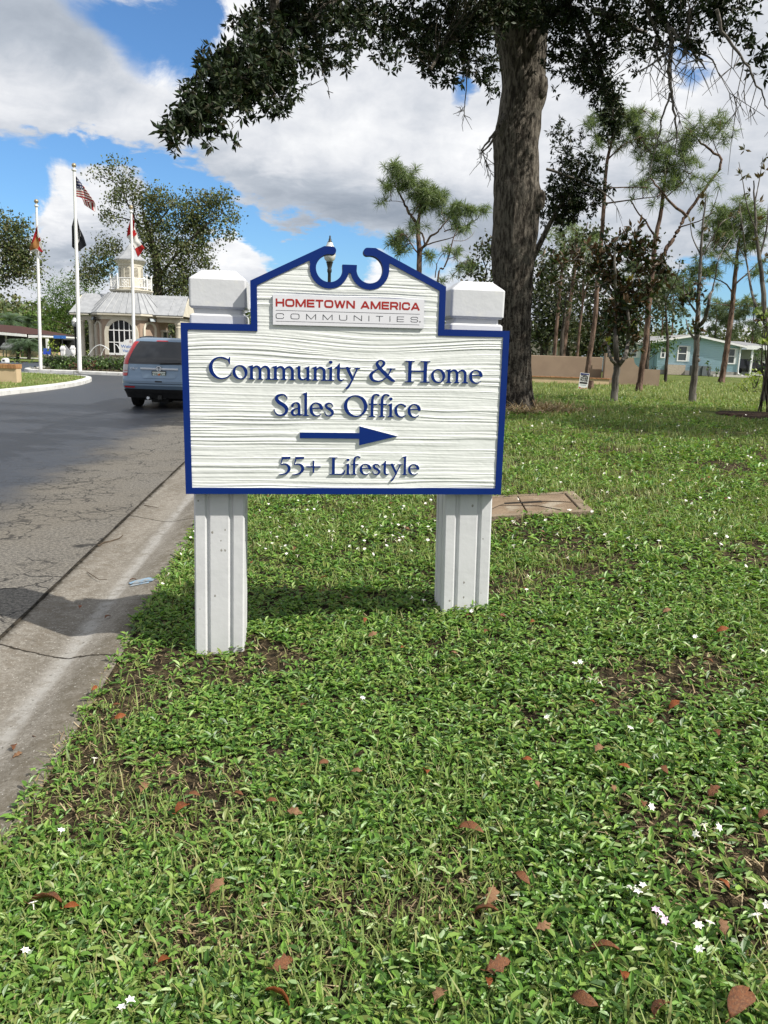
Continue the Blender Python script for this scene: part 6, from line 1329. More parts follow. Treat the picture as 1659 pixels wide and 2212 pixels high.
M['cypress'] = leafmat('cypress_leaf', [(.035, .068, .012), (.055, .10, .018), (.075, .13, .024), (.04, .075, .018), (.095, .15, .035)], .35, .6, .2)
M['maglf'] = leafmat('magnolia_leaf', [(.014, .028, .010), (.022, .042, .013), (.032, .056, .016), (.045, .072, .018), (.018, .030, .011)], .10, .42, .3, back=(.075, .045, .02))
M['maglf2'] = leafmat('yellow_magnolia_leaf', [(.22, .23, .03), (.12, .17, .025), (.30, .26, .05)], .3, .35, .4)
M['bronze'] = leafmat('bronze_magnolia_leaf', [(.05, .055, .02), (.08, .075, .03), (.11, .095, .045), (.06, .07, .025)], .15, .45, .3, back=(.09, .065, .03))
M['shrub'] = leafmat('shrub_leaf', [(.02, .045, .012), (.035, .07, .016), (.055, .10, .024), (.08, .13, .03)], .25, .45, .35)
M['greyshrub'] = leafmat('grey_green_leaf', [(.07, .08, .06), (.11, .12, .09), (.15, .155, .12), (.05, .06, .04)], .2, .6, .3)
M['limeleaf'] = leafmat('lime_leaf', [(.10, .15, .02), (.16, .22, .03), (.07, .12, .02), (.22, .26, .04)], .35, .45, .3)
M['palmleaf'] = leafmat('palm_leaf', [(.03, .06, .025), (.05, .085, .035), (.07, .11, .05), (.04, .07, .03)], .2, .4, .4)
M['redshrub'] = leafmat('rusty_leaf', [(.10, .05, .035), (.14, .07, .045), (.07, .05, .03)], .2, .6, .2)

def mpp(Y): return Y / FPX
def spline(P, k=5):
    P = [np.array(q, float) for q in P]; P = [2 * P[0] - P[1]] + P + [2 * P[-1] - P[-2]]; out = []
    for i in range(1, len(P) - 2):
        for t in np.arange(k) / k:
            a, b_, c, d = P[i - 1:i + 3]
            out.append(.5 * (2 * b_ + (c - a) * t + (2 * a - 5 * b_ + 4 * c - d) * t * t + (3 * b_ - a - 3 * c + d) * t ** 3))
    return out + [P[-2]]
def limb(mb, pts, Y, r, n=7, k=4, jit=.0, base=None):
    """pts directions; Y distance (number or one per point); r half widths in metres (one per point or start/end)"""
    Ys = [Y] * len(pts) if np.isscalar(Y) else Y
    P = [A(x, y, q) for (x, y), q in zip(pts, Ys)]
    if base is not None: P[0] = np.array(base, float)
    if len(r) == 2 and len(pts) != 2: r = list(np.linspace(r[0], r[1], len(pts)))
    S = spline([np.r_[p, w] for p, w in zip(P, r)], k)
    mb.tube([q[:3] + rng.normal(0, jit, 3) * (0 < i < len(S) - 1) for i, q in enumerate(S)], [max(.003, q[3]) for q in S], n)
    return S
def rhomb(Cn, d, nrm, L, W):
    s = np.cross(d, nrm); s /= np.linalg.norm(s, axis=1, keepdims=True) + 1e-9
    L = L[:, None]; W = W[:, None]
    v = np.stack([Cn, Cn + d * L * .45 + s * W, Cn + d * L + nrm * L * .10, Cn + d * L * .45 - s * W], 1)
    return v.reshape(-1, 3), np.arange(len(Cn))[:, None] * 4 + np.array([[0, 1, 2, 3]])
def rdir(n, up=0.0):
    d = rng.normal(0, 1, (n, 3)); d[:, 2] += up; return d / np.linalg.norm(d, axis=1, keepdims=True)
def blob_pts(blobs, Y, per, dz=1.0, rmin=.0, surf=.45):
    """cluster centres in soft ellipsoids; per = clusters per square metre of outline"""
    out = []
    for bl_ in blobs:
        x, y, rx, ry = bl_[:4]; dens = bl_[4] if len(bl_) > 4 else 1.0; Yb = bl_[5] if len(bl_) > 5 else Y
        s = mpp(Yb); n = max(1, int(rng.poisson(per * dens * PI * rx * ry * s * s)))
        d = rdir(n); rad = rng.random(n) ** surf; rad = rmin + (1 - rmin) * rad
        c = A(x, y, Yb); rz = min(rx, ry) * dz * 1.0 + .0
        out.append(c + (d * rad[:, None]) @ np.diag([rx * s, max(rz * s, .15), ry * s]))
    return np.concatenate(out)
def rosettes(Cn, k, L, Wf, m, name, parent, droop=-.35, twig=None):
    n = len(Cn); ax = rdir(n, droop * 2)
    Ck = np.repeat(Cn, k, 0); axk = np.repeat(ax, k, 0)
    d = axk * .55 + rdir(n * k) * .85; d /= np.linalg.norm(d, axis=1, keepdims=True)
    Ls = L * rng.uniform(.6, 1.2, n * k)
    v, f = rhomb(Ck + d * .01, d, rdir(n * k), Ls, Ls * Wf)
    return npmesh(name, v, f, m, parent)
def clumps(Cn, k, R, L, Wf, m, name, parent, flat=.8):
    n = len(Cn); P_ = np.repeat(Cn, k, 0) + rng.normal(0, R, (n * k, 3)) * (1, 1, flat)
    Ls = L * rng.uniform(.55, 1.3, n * k)
    v, f = rhomb(P_, rdir(n * k), rdir(n * k), Ls, Ls * Wf)
    return npmesh(name, v, f, m, parent)
def tufts(Cn, k, L, w, m, name, parent):
    n = len(Cn); ax = rdir(n, .9); d = np.repeat(ax, k, 0) * .45 + rdir(n * k) * .9; d /= np.linalg.norm(d, axis=1, keepdims=True)
    Cc = np.repeat(Cn, k, 0); s = np.cross(d, rdir(n * k)); s /= np.linalg.norm(s, axis=1, keepdims=True) + 1e-9
    Ls = (L * rng.uniform(.65, 1.15, n * k))[:, None]; mid = Cc + d * Ls * .55; tip = Cc + d * Ls + np.array([0, 0, -1.0]) * Ls * rng.uniform(.05, .30, (n * k, 1))
    v = np.stack([Cc - s * w * .6, Cc + s * w * .6, mid + s * w, mid - s * w, tip], 1).reshape(-1, 3); b_ = np.arange(n * k)[:, None] * 5
    return npmesh(name, v, [b_ + np.array([[0, 1, 2, 3]]), b_ + np.array([[3, 2, 4]])], m, parent)
def twigs_to(mb, src, Cn, r0, r1, every=1, sag=.1, n=4):
    S = np.array([q[:3] for q in src]) if len(src) else None
    for c in Cn[::every]:
        i = np.argmin(np.linalg.norm(S - c, axis=1)); p = S[i]; d = c - p
        q = p + d * .5 + rng.normal(0, .09, 3) * np.linalg.norm(d) + np.array([0, 0, sag * np.linalg.norm(d)])
        mb.tube([p, p * .6 + q * .4 + rng.normal(0, .03, 3) * np.linalg.norm(d), q, c], [r0, r0 * .8, (r0 + r1) / 2, r1], n)
def tree(name, label, cat, base, group=None):
    o = thing(name, label, cat, (0, 0, 0), 0, group); o.location = [float(q) for q in base]; return o
def local(o, *obs):
    for ob in obs:
        if ob is None: continue
        ob.parent = o; loc = Vector(o.location)
        me = ob.data; n = len(me.vertices); a = np.empty(n * 3, np.float32); me.vertices.foreach_get('co', a); a = a.reshape(-1, 3) - np.array(loc, np.float32); me.vertices.foreach_set('co', a.ravel()); me.update()

# --- the big oak beside the sign ------------------------------------------------
OY = 16.0; ob = np.array([2.56, OY, .42])
oak = tree('oak_tree', 'large oak with furrowed grey trunk rising behind the right sign post', 'tree', ob, )
tr = [(905, 1062, 1172), (885, 1068, 1163), (868, 1074, 1153), (840, 1077, 1149), (800, 1075, 1147), (740, 1072, 1146), (670, 1070, 1147), (600, 1064, 1150), (555, 1061, 1154), (500, 1064, 1161), (460, 1065, 1165), (430, 1066, 1171), (415, 1066, 1169), (394, 1067, 1164), (350, 1068, 1163), (320, 1066, 1163), (298, 1065, 1164), (280, 1070, 1166), (240, 1078, 1170), (200, 1085, 1181), (185, 1086, 1183), (165, 1085, 1178), (120, 1078, 1180), (70, 1066, 1183), (20, 1054, 1188), (-60, 1030, 1200), (-160, 1000, 1230)]
cy_ = np.array([t[0] for t in tr], float)[::-1]; cl_ = np.array([t[1] for t in tr], float)[::-1]; cr2 = np.array([t[2] for t in tr], float)[::-1]
yyp = np.linspace(905, -160, 300); NA = 96
rings = []
for y in yyp:
    l, r = np.interp(y, cy_, cl_), np.interp(y, cy_, cr2); pl, pr = A(l, y, OY), A(r, y, OY); c = (pl + pr) / 2; R = np.linalg.norm(pr - pl) / 2
    th = np.arange(NA) * 2 * PI / NA
    flare = 1 + (.10 * np.sin(th * 5 + 1) + .06 * np.sin(th * 3)) * np.clip((y - 800) / 100, 0, 1) ** 1.5
    rings.append(np.stack([c[0] + R * np.cos(th) * flare, c[1] + R * .95 * np.sin(th) * flare, np.full(NA, c[2])], -1))
Vt = np.array(rings); T, Hh_ = np.meshgrid(np.arange(NA) * 2 * PI / NA, np.linspace(0, 1, 300))
zz = Vt[..., 2]; furrow = np.abs(fbm(np.cos(T) * 9 + 3, np.sin(T) * 9, zz * 1.9, 3) - .5) * 2; lump = fbm(np.cos(T) * 1.6, np.sin(T) * 1.6, zz * 1.3, 3) - .5
nrm = np.stack([np.cos(T), np.sin(T), np.zeros_like(T)], -1)
Vt = Vt + nrm * ((furrow - .3) * .045 + lump * .05)[..., None]
ig = np.arange(300 * NA).reshape(300, NA); jg = np.roll(ig, -1, 1)
trunk = npmesh('trunk', Vt, np.stack([ig[:-1], jg[:-1], jg[1:], ig[1:]], -1).reshape(-1, 4), M['oakbark'], smooth=True)
mb = MB(); L1 = limb(mb, [(1120, 10), (1040, -60), (900, -70), (780, -40), (680, 30), (600, 95), (520, 165), (440, 235), (380, 280)], [16, 15.5, 14, 12.5, 11, 10, 9.2, 8.6, 8.2], [.15, .13, .11, .085, .065, .05, .035, .022, .01], 9)
L2 = limb(mb, [(1150, 20), (1230, -40), (1330, -30), (1420, -20), (1520, -60)], [16, 15, 14, 13, 12.5], [.13, .11, .09, .07, .04], 8)
L3 = limb(mb, [(1165, 40), (1240, 20), (1290, 130), (1320, 230), (1325, 300)], [16, 15, 14.3, 14, 14], [.07, .055, .04, .025, .012], 7)
L4 = limb(mb, [(1150, 560), (1195, 470), (1240, 400), (1270, 350)], [18.3, 18, 17.8, 17.6], [.07, .05, .03, .015], 6)
L5 = limb(mb, [(1090, 30), (1020, 60), (960, 100), (930, 150)], [15.6, 14.2, 13, 12.4], [.12, .09, .05, .02], 7)
L6 = limb(mb, [(1090, 250), (1078, 275), (1060, 310), (1040, 330)], [15.6, 15.2, 15, 14.8], [.05, .035, .02, .012], 6)
L7 = limb(mb, [(590, -40), (592, 0), (597, 45), (600, 80)], [9.8, 9.9, 10, 10], [.07, .06, .05, .04], 6)
M['oakleaf'].node_tree.nodes
OB = [ # (px, py, rx, ry, density, distance)
    (368, 292, 26, 24, .8, 8.1), (400, 262, 45, 34, 1, 8.3), (432, 225, 52, 40, 1, 8.5), (470, 190, 52, 46, 1, 8.8), (455, 262, 36, 26, .7, 8.7), (520, 150, 58, 54, 1, 9.2), (540, 215, 46, 34, .9, 9.2), (560, 95, 62, 62, 1, 9.6), (600, 185, 44, 44, .9, 9.8), (620, 130, 50, 60, .9, 10),
    (445, 110, 18, 14, .6, 9), (452, 145, 30, 24, .6, 9), (490, 122, 28, 28, .6, 9), (600, 240, 30, 16, .6, 9.4), (650, 60, 62, 52, .9, 10.4), (610, 20, 62, 32, .8, 10.4), (690, 105, 36, 36, .6, 10.6), (690, 30, 50, 40, .8, 11), (560, 30, 30, 30, .4, 10),
    (745, 90, 40, 44, .5, 11.5), (740, 30, 50, 40, .7, 11.6), (800, 70, 44, 40, .7, 12), (790, 20, 46, 30, .8, 12), (838, 120, 32, 34, .5, 12), (862, 50, 50, 50, .9, 12.4), (930, 60, 56, 62, 1.1, 13), (915, 110, 34, 30, .7, 12.6), (955, 135, 40, 40, .9, 12.8), (985, 60, 50, 60, 1.1, 13.6), (1020, 110, 44, 46, 1, 13.6), (1045, 160, 28, 34, .7, 14), (1030, 40, 60, 50, 1.2, 13.8), (1100, 15, 70, 34, 1.1, 14), (1065, 205, 18, 16, .7, 14.4), (980, 175, 24, 16, .5, 12.8),
    (700, 150, 26, 20, .35, 10.8), (745, 140, 22, 18, .35, 11.2), (505, 308, 10, 8, .7, 8.6), (455, 312, 16, 10, .6, 8.5), (380, 318, 14, 9, .5, 8.1),
    (1215, 55, 44, 56, .9, 15), (1240, 30, 70, 36, 1, 14.6), (1215, 120, 34, 40, .8, 15), (1262, 130, 38, 38, 1, 14.4), (1290, 175, 42, 38, 1, 14.2), (1318, 215, 30, 38, 1.1, 14), (1322, 270, 24, 36, .9, 14), (1305, 110, 34, 40, .8, 14.2), (1250, 175, 22, 14, .5, 14.4), (1345, 60, 40, 46, .7, 13.8), (1330, 285, 18, 14, .7, 14), (1368, 285, 10, 22, .6, 13.6),
    (1205, 185, 16, 20, .4, 15.2), (1225, 345, 34, 50, .6, 17.8), (1215, 430, 46, 52, 1.2, 18), (1250, 400, 56, 42, 1, 17.8), (1205, 470, 34, 26, .9, 18.2), (1275, 360, 38, 32, .7, 17.7), (1290, 420, 34, 26, .6, 17.7), (1200, 290, 22, 28, .5, 18), (1240, 300, 26, 26, .4, 17.8), (1240, 450, 44, 26, 1.1, 18),
    (1400, 25, 50, 30, .7, 13.4), (1470, 40, 44, 34, .6, 13), (1540, 25, 50, 30, .6, 12.7), (1430, -30, 120, 40, .8, 13), (1100, -80, 260, 70, .8, 14.5), (800, -90, 260, 60, .8, 12), (600, -60, 90, 40, .7, 10), (1000, -190, 330, 90, .8, 15), (1350, -170, 220, 90, .8, 14), (700, -230, 260, 90, .6, 13), (700, -120, 260, 60, .7, 10), (1100, -120, 260, 80, .7, 12.5)]
OB = [(q[0], q[1], q[2] * 1.13, q[3] * 1.1) + q[4:] for q in OB]
OB += [(1420, 80, 40, 40, .5, 13.2), (1500, 90, 36, 40, .5, 12.8), (1380, 110, 30, 40, .5, 13.6), (1575, 50, 40, 36, .7, 12.6), (1320, 40, 50, 40, .8, 14), (1170, 20, 40, 40, .8, 15), (1560, 5, 60, 20, .8, 12.5)]
def grow(blobs, scale):
    return np.concatenate([blob_pts([q], q[5], scale / (q[5] * .07) ** 1.0, .9, surf=.55) for q in blobs])
Cn = grow(OB, 215)
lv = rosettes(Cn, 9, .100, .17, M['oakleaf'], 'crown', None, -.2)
allL = L1 + L2 + L3 + L4 + L5 + L7
twigs_to(mb, allL, Cn[rng.random(len(Cn)) < .05], .009, .003)
lb_ = mb.build('limbs', M['oakbark'], None, smooth=True)
# dead hanging twigs
DW = []
def dead(pts, Y, r, subs=10, ln=1.0):
    subs = int(subs * .55)
    dw = MB(); DW.append(dw)
    S = limb(dw, pts, Y, r, 6, 4, .01)
    for _ in range(subs):
        q = S[int(rng.integers(len(S) // 4, len(S)))]; p = q[:3]; d = rdir(1, -1.1)[0] * (.8, .6, 1); l = ln * rng.uniform(.3, 1)
        a = p + d * l * .5 + rng.normal(0, .05, 3); e = a + (d + rng.normal(0, .45, 3)) * l * .5; dw.tube([p, a, e], [q[3] * .55, .006, .0035], 4)
        for _k in range(2):
            e2 = a + (d + rng.normal(0, .55, 3)) * l * .4; dw.tube([a, (a + e2) / 2 + rng.normal(0, .02, 3), e2], [.006, .0045, .003], 4)
dead([(1396, -5), (1436, 44), (1451, 79), (1449, 114), (1447, 166), (1451, 210), (1460, 263), (1462, 333)], 13.2, [.055, .048, .04, .034, .028, .022, .014, .006], 26)
dead([(1283, 24), (1320, 34), (1360, 55), (1397, 72)], 14, [.06, .05, .04, .03], 4, .6)
dead([(1440, 50), (1450, 100), (1420, 130), (1370, 160)], 13, [.03, .025, .018, .008], 10)
dead([(1490, 20), (1486, 80), (1475, 120), (1456, 155)], 12.8, [.03, .026, .02, .008], 8)
dead([(1400, 20), (1418, 75), (1416, 110), (1430, 150)], 13.2, [.03, .024, .018, .008], 8)
dead([(1445, 60), (1490, 105), (1510, 130), (1525, 150)], 13, [.03, .024, .016, .008], 9)
dead([(1548, 20), (1560, 70), (1592, 110), (1622, 160), (1645, 210), (1662, 240)], 12, [.026, .022, .018, .014, .010, .006], 16)
dead([(1447, 200), (1430, 260), (1420, 310), (1412, 340)], 13.2, [.018, .014, .010, .004], 6, .6)
dead([(1450, 60), (1480, 100), (1540, 130), (1555, 165)], 12.8, [.02, .016, .012, .006], 8)
dead([(1078, 268), (1060, 300), (1045, 318), (1030, 345)], 15, [.035, .026, .016, .006], 12, .7)
dead([(1012, 130), (1008, 180), (1003, 230), (1000, 262)], 13.4, [.014, .010, .008, .003], 7, .45)
dead([(1062, 320), (1050, 345), (1060, 370)], 15, [.012, .008, .004], 7, .5)
dead([(505, 262), (503, 285), (500, 302)], 8.6, [.006, .005, .004], 0)
dead([(1180, 365), (1240, 385), (1290, 408), (1330, 440)], 17.6, [.03, .024, .016, .008], 6, .6)
dead([(690, 130), (700, 170), (712, 205)], 10.6, [.006, .005, .003], 4, .3)
dwo = [q.build('dead_branch', M['deadwood'], None) for q in DW]
kno = []
for px, py, s in ((1164, 432, .14), (1168, 187, .15), (1086, 275, .12), (1150, 195, .12)):
    c = A(px, py, OY - .25); kn = MB(); kn.loft([[tuple(c + s * (1 + .15 * math.sin(3 * a + py)) * np.array((math.cos(t) * math.cos(a) * 1.0, math.sin(t) * math.cos(a) * .8, math.sin(a) * 1.25))) for t in np.arange(12) * PI / 6] for a in np.linspace(-1.5, 1.5, 9)])
    kno.append(kn.build('knot', M['oakbark'], None, smooth=True))
local(oak, trunk, lb_, lv, *dwo, *kno)

# --- a second oak just outside the frame on the right: its twigs hang in at the top right, its crown shades the lawn
o2b = np.array([9.1, 16.2, .45]); oak2 = tree('oak_tree', 'oak outside the right edge whose leafy twigs hang in at the top right corner', 'tree', o2b)
mb = MB(); S = [np.array([9.1, 16.2, .3, .42]), np.array([9.12, 16.2, 2, .36]), np.array([9.1, 15.8, 4.5, .33]), np.array([9.3, 14.2, 7, .26]), np.array([9.0, 14, 10, .15])]
mb.tube([s[:3] for s in spline(S)], [s[3] for s in spline(S)], 14)
o2 = [np.array(p) for p in ((9.4, 14.3, 5.2), (7.6, 13.4, 6.4), (6.2, 12.6, 6.6), (5.4, 12.0, 6.3))]; mb.tube(spline([np.r_[p, w] for p, w in zip(o2, (.16, .11, .07, .03))])[0:0] or o2, [.07, .05, .035, .015], 7)
tk2 = mb.build('trunk', M['oakbark'], None, smooth=True)
cb2 = []
for x, y, z, r, k in ((9, 14, 9, 2.6, 330), (7.2, 13.2, 7.6, 1.5, 150), (11.2, 13.5, 8, 2.4, 260), (10.5, 16.5, 8.6, 2.4, 240), (12, 12, 7, 1.8, 170), (9.6, 12.2, 6.9, 1.5, 150), (12.6, 15, 6.2, 1.6, 150), (11.6, 11.2, 5.8, 1.4, 160), (9.2, 10.6, 6.6, 1.5, 200), (10.6, 9.6, 7.4, 1.6, 200), (13.2, 11.4, 7.2, 1.8, 220), (15, 10.4, 7.6, 2, 220), (7.6, 11.4, 7.2, 1.0, 110)):
    k = int(k * 3.2); d = rdir(k); cb2.append(np.array([x, y, z]) + d * (rng.random(k) ** .5)[:, None] * (r, r, r * .7))
vis = blob_pts([(1640, 105, 42, 44, .9, 12.4), (1590, 100, 30, 30, .6, 12.4), (1655, 150, 22, 34, .8, 12.4), (1620, 30, 50, 30, .7, 12.4), (1665, 60, 40, 60, .8, 12.4), (1605, 75, 24, 20, .5, 12.4)], 12.4, 26, .9)
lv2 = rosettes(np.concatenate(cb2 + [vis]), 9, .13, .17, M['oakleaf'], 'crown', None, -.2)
local(oak2, tk2, lv2)
ml_ = thing('mulch_ring', 'ring of dark brown mulch in the lawn at the right edge', 'mulch', (8.3, 16.2, .46)); 
mb = MB(); mb.loft([[(R * (1 + .14 * math.sin(3 * t + 1) + .06 * math.sin(7 * t)) * math.cos(t), R * .95 * (1 + .14 * math.sin(3 * t + 1)) * math.sin(t), z) for t in np.arange(40) * PI / 20] for R, z in ((1.45, -.04), (1.3, .03), (.8, .06), (.3, .08))])
mb.build('mulch', mat('dark_mulch', (.022, .014, .010), (.07, .045, .03), 16, .95, .1, 1, 60), ml_)

# --- pines -----------------------------------------------------------------------
def pine(label, base_px, Yb, trunk_pts, r, limbs, blobs, name='pine_tree', per=3.2, needle='needle', nl=.34, nw=.007, k=30, group=None, bk='pinebark', zb=.40, tw=.5):
    b_ = A(*base_px, Yb); o = tree(name, label, 'tree', (b_[0], b_[1], zb), group)
    mb = MB(); pts = [base_px] + trunk_pts; r = [q * .55 for q in r]; rr = list(np.interp(np.linspace(0, 1, len(pts)), np.linspace(0, 1, len(r)), r))
    bs = np.array([b_[0], b_[1], zb - .15]); src = limb(mb, pts, [Yb] * len(pts), rr, 10, 5, r[0] * .04, base=bs)
    mb.lathe([(rr[0] * 1.6, -.2), (rr[0] * 1.3, .08), (rr[0] * 1.02, .35)], 10, (b_[0], b_[1], zb))
    tko = mb.build('trunk', M[bk], None, smooth=True)
    lm = MB(); allp = list(src[len(src) // 2:])
    for q in limbs:
        dy = rng.uniform(-1.2, 1.2) if len(q) < 4 else q[3]
        n = len(q[0]); S_ = limb(lm, q[0], [Yb + dy * i / max(1, n - 1) for i in range(n)], list(np.linspace(q[1] * .6, q[2] * .7, n)), 6, 4, q[1] * .12); allp += S_
    blobs = [(q[0], q[1], q[2] * 1.2, q[3] * 1.2) + tuple(q[4:]) for q in blobs]
    Cc = blob_pts(blobs, Yb, per * 8, 1.0, surf=.6)
    twigs_to(lm, allp, Cc[rng.random(len(Cc)) < tw * .5], .017, .007, 1, -.05)
    lmo = lm.build('limbs', M[bk], None) if lm.v else None
    cr = tufts(Cc, int(k * 1.5), nl, nw * .95, M[needle], 'crown', None)
    local(o, tko, lmo, cr); return o
pine('slim pine with flaking bark standing right behind the open house sign', (1275, 838), 27.5, [(1268, 812), (1278, 740), (1286, 680), (1291, 600), (1297, 540), (1303, 460), (1307, 390), (1315, 330), (1335, 270)], [.17, .15, .13, .11, .07],
     [([(1306, 410), (1330, 405), (1400, 405)], .05, .02), ([(1303, 440), (1360, 432), (1420, 425)], .05, .02), ([(1312, 345), (1345, 315), (1380, 295)], .05, .015), ([(1316, 330), (1310, 290), (1300, 250)], .04, .015), ([(1325, 295), (1360, 260), (1385, 235)], .04, .012)],
     [(1340, 245, 40, 26), (1300, 262, 36, 24), (1380, 262, 36, 26), (1395, 310, 34, 26), (1350, 300, 40, 22, .8), (1415, 345, 30, 26, .8), (1310, 225, 26, 18, .7), (1430, 400, 34, 20, .6), (1290, 310, 22, 18, .6)], per=2.6)
pine('taller pine whose crooked limb forks sharply above the curved wall end', (1380, 843), 27.2, [(1386, 800), (1395, 740), (1402, 660), (1409, 580), (1416, 517), (1428, 457), (1433, 413), (1440, 360), (1452, 320)], [.19, .17, .14, .10, .06],
     [([(1409, 590), (1432, 550), (1452, 517), (1470, 490), (1482, 466), (1520, 410), (1559, 353), (1535, 325), (1509, 303)], .13, .045, .6), ([(1482, 466), (1446, 434), (1428, 412), (1405, 385)], .08, .03, -.4), ([(1416, 515), (1396, 480), (1381, 463), (1364, 434), (1372, 412)], .06, .025, .5), ([(1470, 490), (1510, 478), (1545, 455)], .04, .015), ([(1432, 430), (1470, 400), (1490, 375)], .04, .015), ([(1509, 303), (1495, 285), (1480, 275)], .03, .012), ([(1509, 303), (1530, 270), (1555, 262)], .03, .012), ([(1559, 353), (1540, 300), (1545, 280)], .03, .012)],
     [(1500, 278, 38, 24), (1535, 268, 34, 24), (1562, 290, 22, 22, .9), (1480, 300, 30, 24), (1455, 330, 36, 26), (1425, 345, 34, 24, .8), (1485, 345, 36, 22, .7), (1405, 385, 34, 20, .7), (1520, 390, 30, 20, .4), (1460, 400, 40, 26, .5), (1376, 412, 24, 18, .5), (1550, 420, 22, 20, .4), (1415, 440, 22, 18, .4), (1450, 375, 30, 18, .6)], per=2.6)
pine('leaning pine with dark spreading crown in front of the teal house', (1558, 824), 43.0, [(1566, 780), (1574, 725), (1582, 660), (1588, 600), (1592, 550), (1600, 500)], [.30, .26, .20, .10],
     [([(1584, 640), (1570, 615), (1540, 600), (1505, 590)], .08, .03), ([(1588, 615), (1615, 590), (1645, 560)], .08, .03), ([(1590, 575), (1565, 540), (1540, 520)], .07, .02), ([(1594, 540), (1625, 505), (1650, 490)], .06, .02), ([(1580, 660), (1540, 655), (1510, 648)], .04, .015), ([(1580, 670), (1610, 660), (1640, 668)], .04, .015)],
     [(1560, 470, 44, 26, 1.3), (1600, 455, 40, 24, 1.2), (1640, 480, 34, 30, 1.1), (1545, 510, 36, 26, 1.1), (1590, 505, 44, 26, 1.1), (1630, 530, 34, 26, .9), (1530, 545, 30, 22, .8), (1570, 555, 30, 20, .6), (1520, 585, 26, 20, .9), (1500, 600, 26, 20, .8), (1535, 600, 24, 16, .7), (1640, 590, 26, 20, .6), (1600, 650, 24, 14, .4), (1548, 650, 20, 14, .5), (1480, 620, 26, 20, .8)], per=1.5, nl=.42, nw=.012, k=26, zb=.30)
pine('lone pine with open rounded tufts between the sign crest and the oak', (905, 690), 42, [(905, 640), (905, 590), (906, 550), (904, 520), (903, 495), (906, 460), (912, 430)], [.30, .27, .24, .18, .10],
     [([(903, 500), (896, 478), (887, 465), (878, 447), (871, 435), (860, 412), (850, 392), (848, 372)], .16, .03, .8), ([(908, 545), (918, 528), (930, 512), (946, 500), (958, 485), (970, 472)], .13, .03, -1), ([(960, 500), (968, 497), (1000, 490), (1027, 476), (1038, 463), (1044, 453)], .06, .02, .5), ([(912, 534), (935, 524), (977, 513), (992, 500)], .08, .02, 1), ([(905, 550), (890, 530), (878, 510), (868, 505)], .07, .02, -.5), ([(900, 500), (912, 505), (918, 528)], .09, .07, 0), ([(871, 437), (850, 434), (832, 436)], .03, .01), ([(890, 465), (900, 450), (905, 440)], .05, .02)],
     [(852, 362, 18, 13, 1.2), (868, 374, 20, 14, 1.1), (880, 395, 22, 18, 1.2), (858, 395, 18, 14), (895, 378, 16, 12), (836, 402, 14, 12, 1), (828, 436, 12, 9, .9), (925, 425, 34, 24, 1.5), (908, 420, 22, 22, 1.3), (945, 438, 22, 20, 1.2), (906, 455, 18, 14, .8), (972, 462, 20, 15, 1.2), (990, 455, 18, 13, 1.2), (1010, 458, 14, 12, 1), (1044, 450, 9, 9, 1.6), (990, 490, 22, 13, .9), (885, 490, 14, 12, .9), (870, 510, 18, 13, 1), (852, 522, 16, 13, 1), (866, 540, 14, 10, .8), (985, 508, 14, 10, .7), (930, 556, 9, 8, .9), (906, 490, 16, 12, .7)], per=1.9, nl=.50, nw=.011, k=30, tw=.6)
pine('thin bent young pine just left of the right post cap', (943, 640), 40, [(946, 603), (958, 580), (967, 560), (974, 535), (981, 510), (990, 492)], [.09, .08, .06, .03], [([(940, 600), (943, 575), (944, 568), (955, 550), (962, 548)], .05, .02), ([(968, 560), (980, 556), (990, 565), (1003, 570)], .03, .01), ([(980, 520), (1000, 520), (1016, 512), (1025, 500)], .03, .01)],
     [(986, 548, 12, 10, 1), (965, 545, 10, 9, 1), (1000, 575, 16, 11, 1.1), (1018, 580, 12, 11, 1), (985, 596, 11, 8, 1), (1005, 556, 9, 8, .7), (952, 605, 10, 6, 1)], per=2.2, nl=.42, nw=.011, k=26)
for i, (pts, Yq, rq, lab) in enumerate([([(1195, 790), (1203, 700), (1212, 600), (1220, 520)], 44, .20, 'reddish bare trunk farthest left behind the stucco wall'), ([(1212, 790), (1226, 690), (1240, 590), (1246, 500)], 42, .24, 'thickest bare trunk behind the stucco wall'), ([(1246, 790), (1250, 730), (1258, 660), (1262, 560)], 45, .15, 'thin bare trunk right of the thickest one behind the stucco wall')]):
    pine(lab, pts[0], Yq, pts[1:], [rq, rq * .8, rq * .6], [([pts[2], (pts[2][0] + 14, pts[2][1] - 60), (pts[2][0] + 30, pts[2][1] - 110)], rq * .5, .03)], [(pts[-1][0] - 6, pts[-1][1] - 10, 30, 30, .7), (pts[-1][0] + 26, pts[-1][1] + 12, 26, 24, .6)], per=1.2, nl=.45, nw=.013, k=24, group='bare pine trunks behind the stucco wall', zb=.3)
for i, (x, y0, y1, Yq, lab) in enumerate([(1430, 730, 585, 105, 'pale far pine above the left roof slope of the teal house'), (1452, 728, 600, 100, 'pale far pine above the ridge of the teal house'), (1375, 735, 560, 92, 'pale far pine beside the tall crooked pine'), (1625, 745, 640, 110, 'pale far pine over the carport house'), (1575, 735, 645, 118, 'faint small pine right of the teal gable'), (1545, 735, 650, 112, 'faint low pine behind the teal gable')]):
    w_ = (y0 - y1) * .42
    pine(lab, (x, y0 + 30), Yq, [(x + 1, y0 - 30), (x + 3, (y0 + y1) / 2), (x + 2, y1 + 20)], [.22, .17, .08], [], [(x, y1 + 14, w_ * .55, 13), (x - w_ * .45, y1 + 34, w_ * .4, 13), (x + w_ * .5, y1 + 40, w_ * .45, 14), (x - w_ * .2, y1 + 62, w_ * .5, 12, .7), (x + w_ * .3, y1 + 78, w_ * .4, 11, .6)], per=.55, needle='needle2', nl=.75, nw=.03, k=22, group='pale pines far behind the houses', zb=.1)

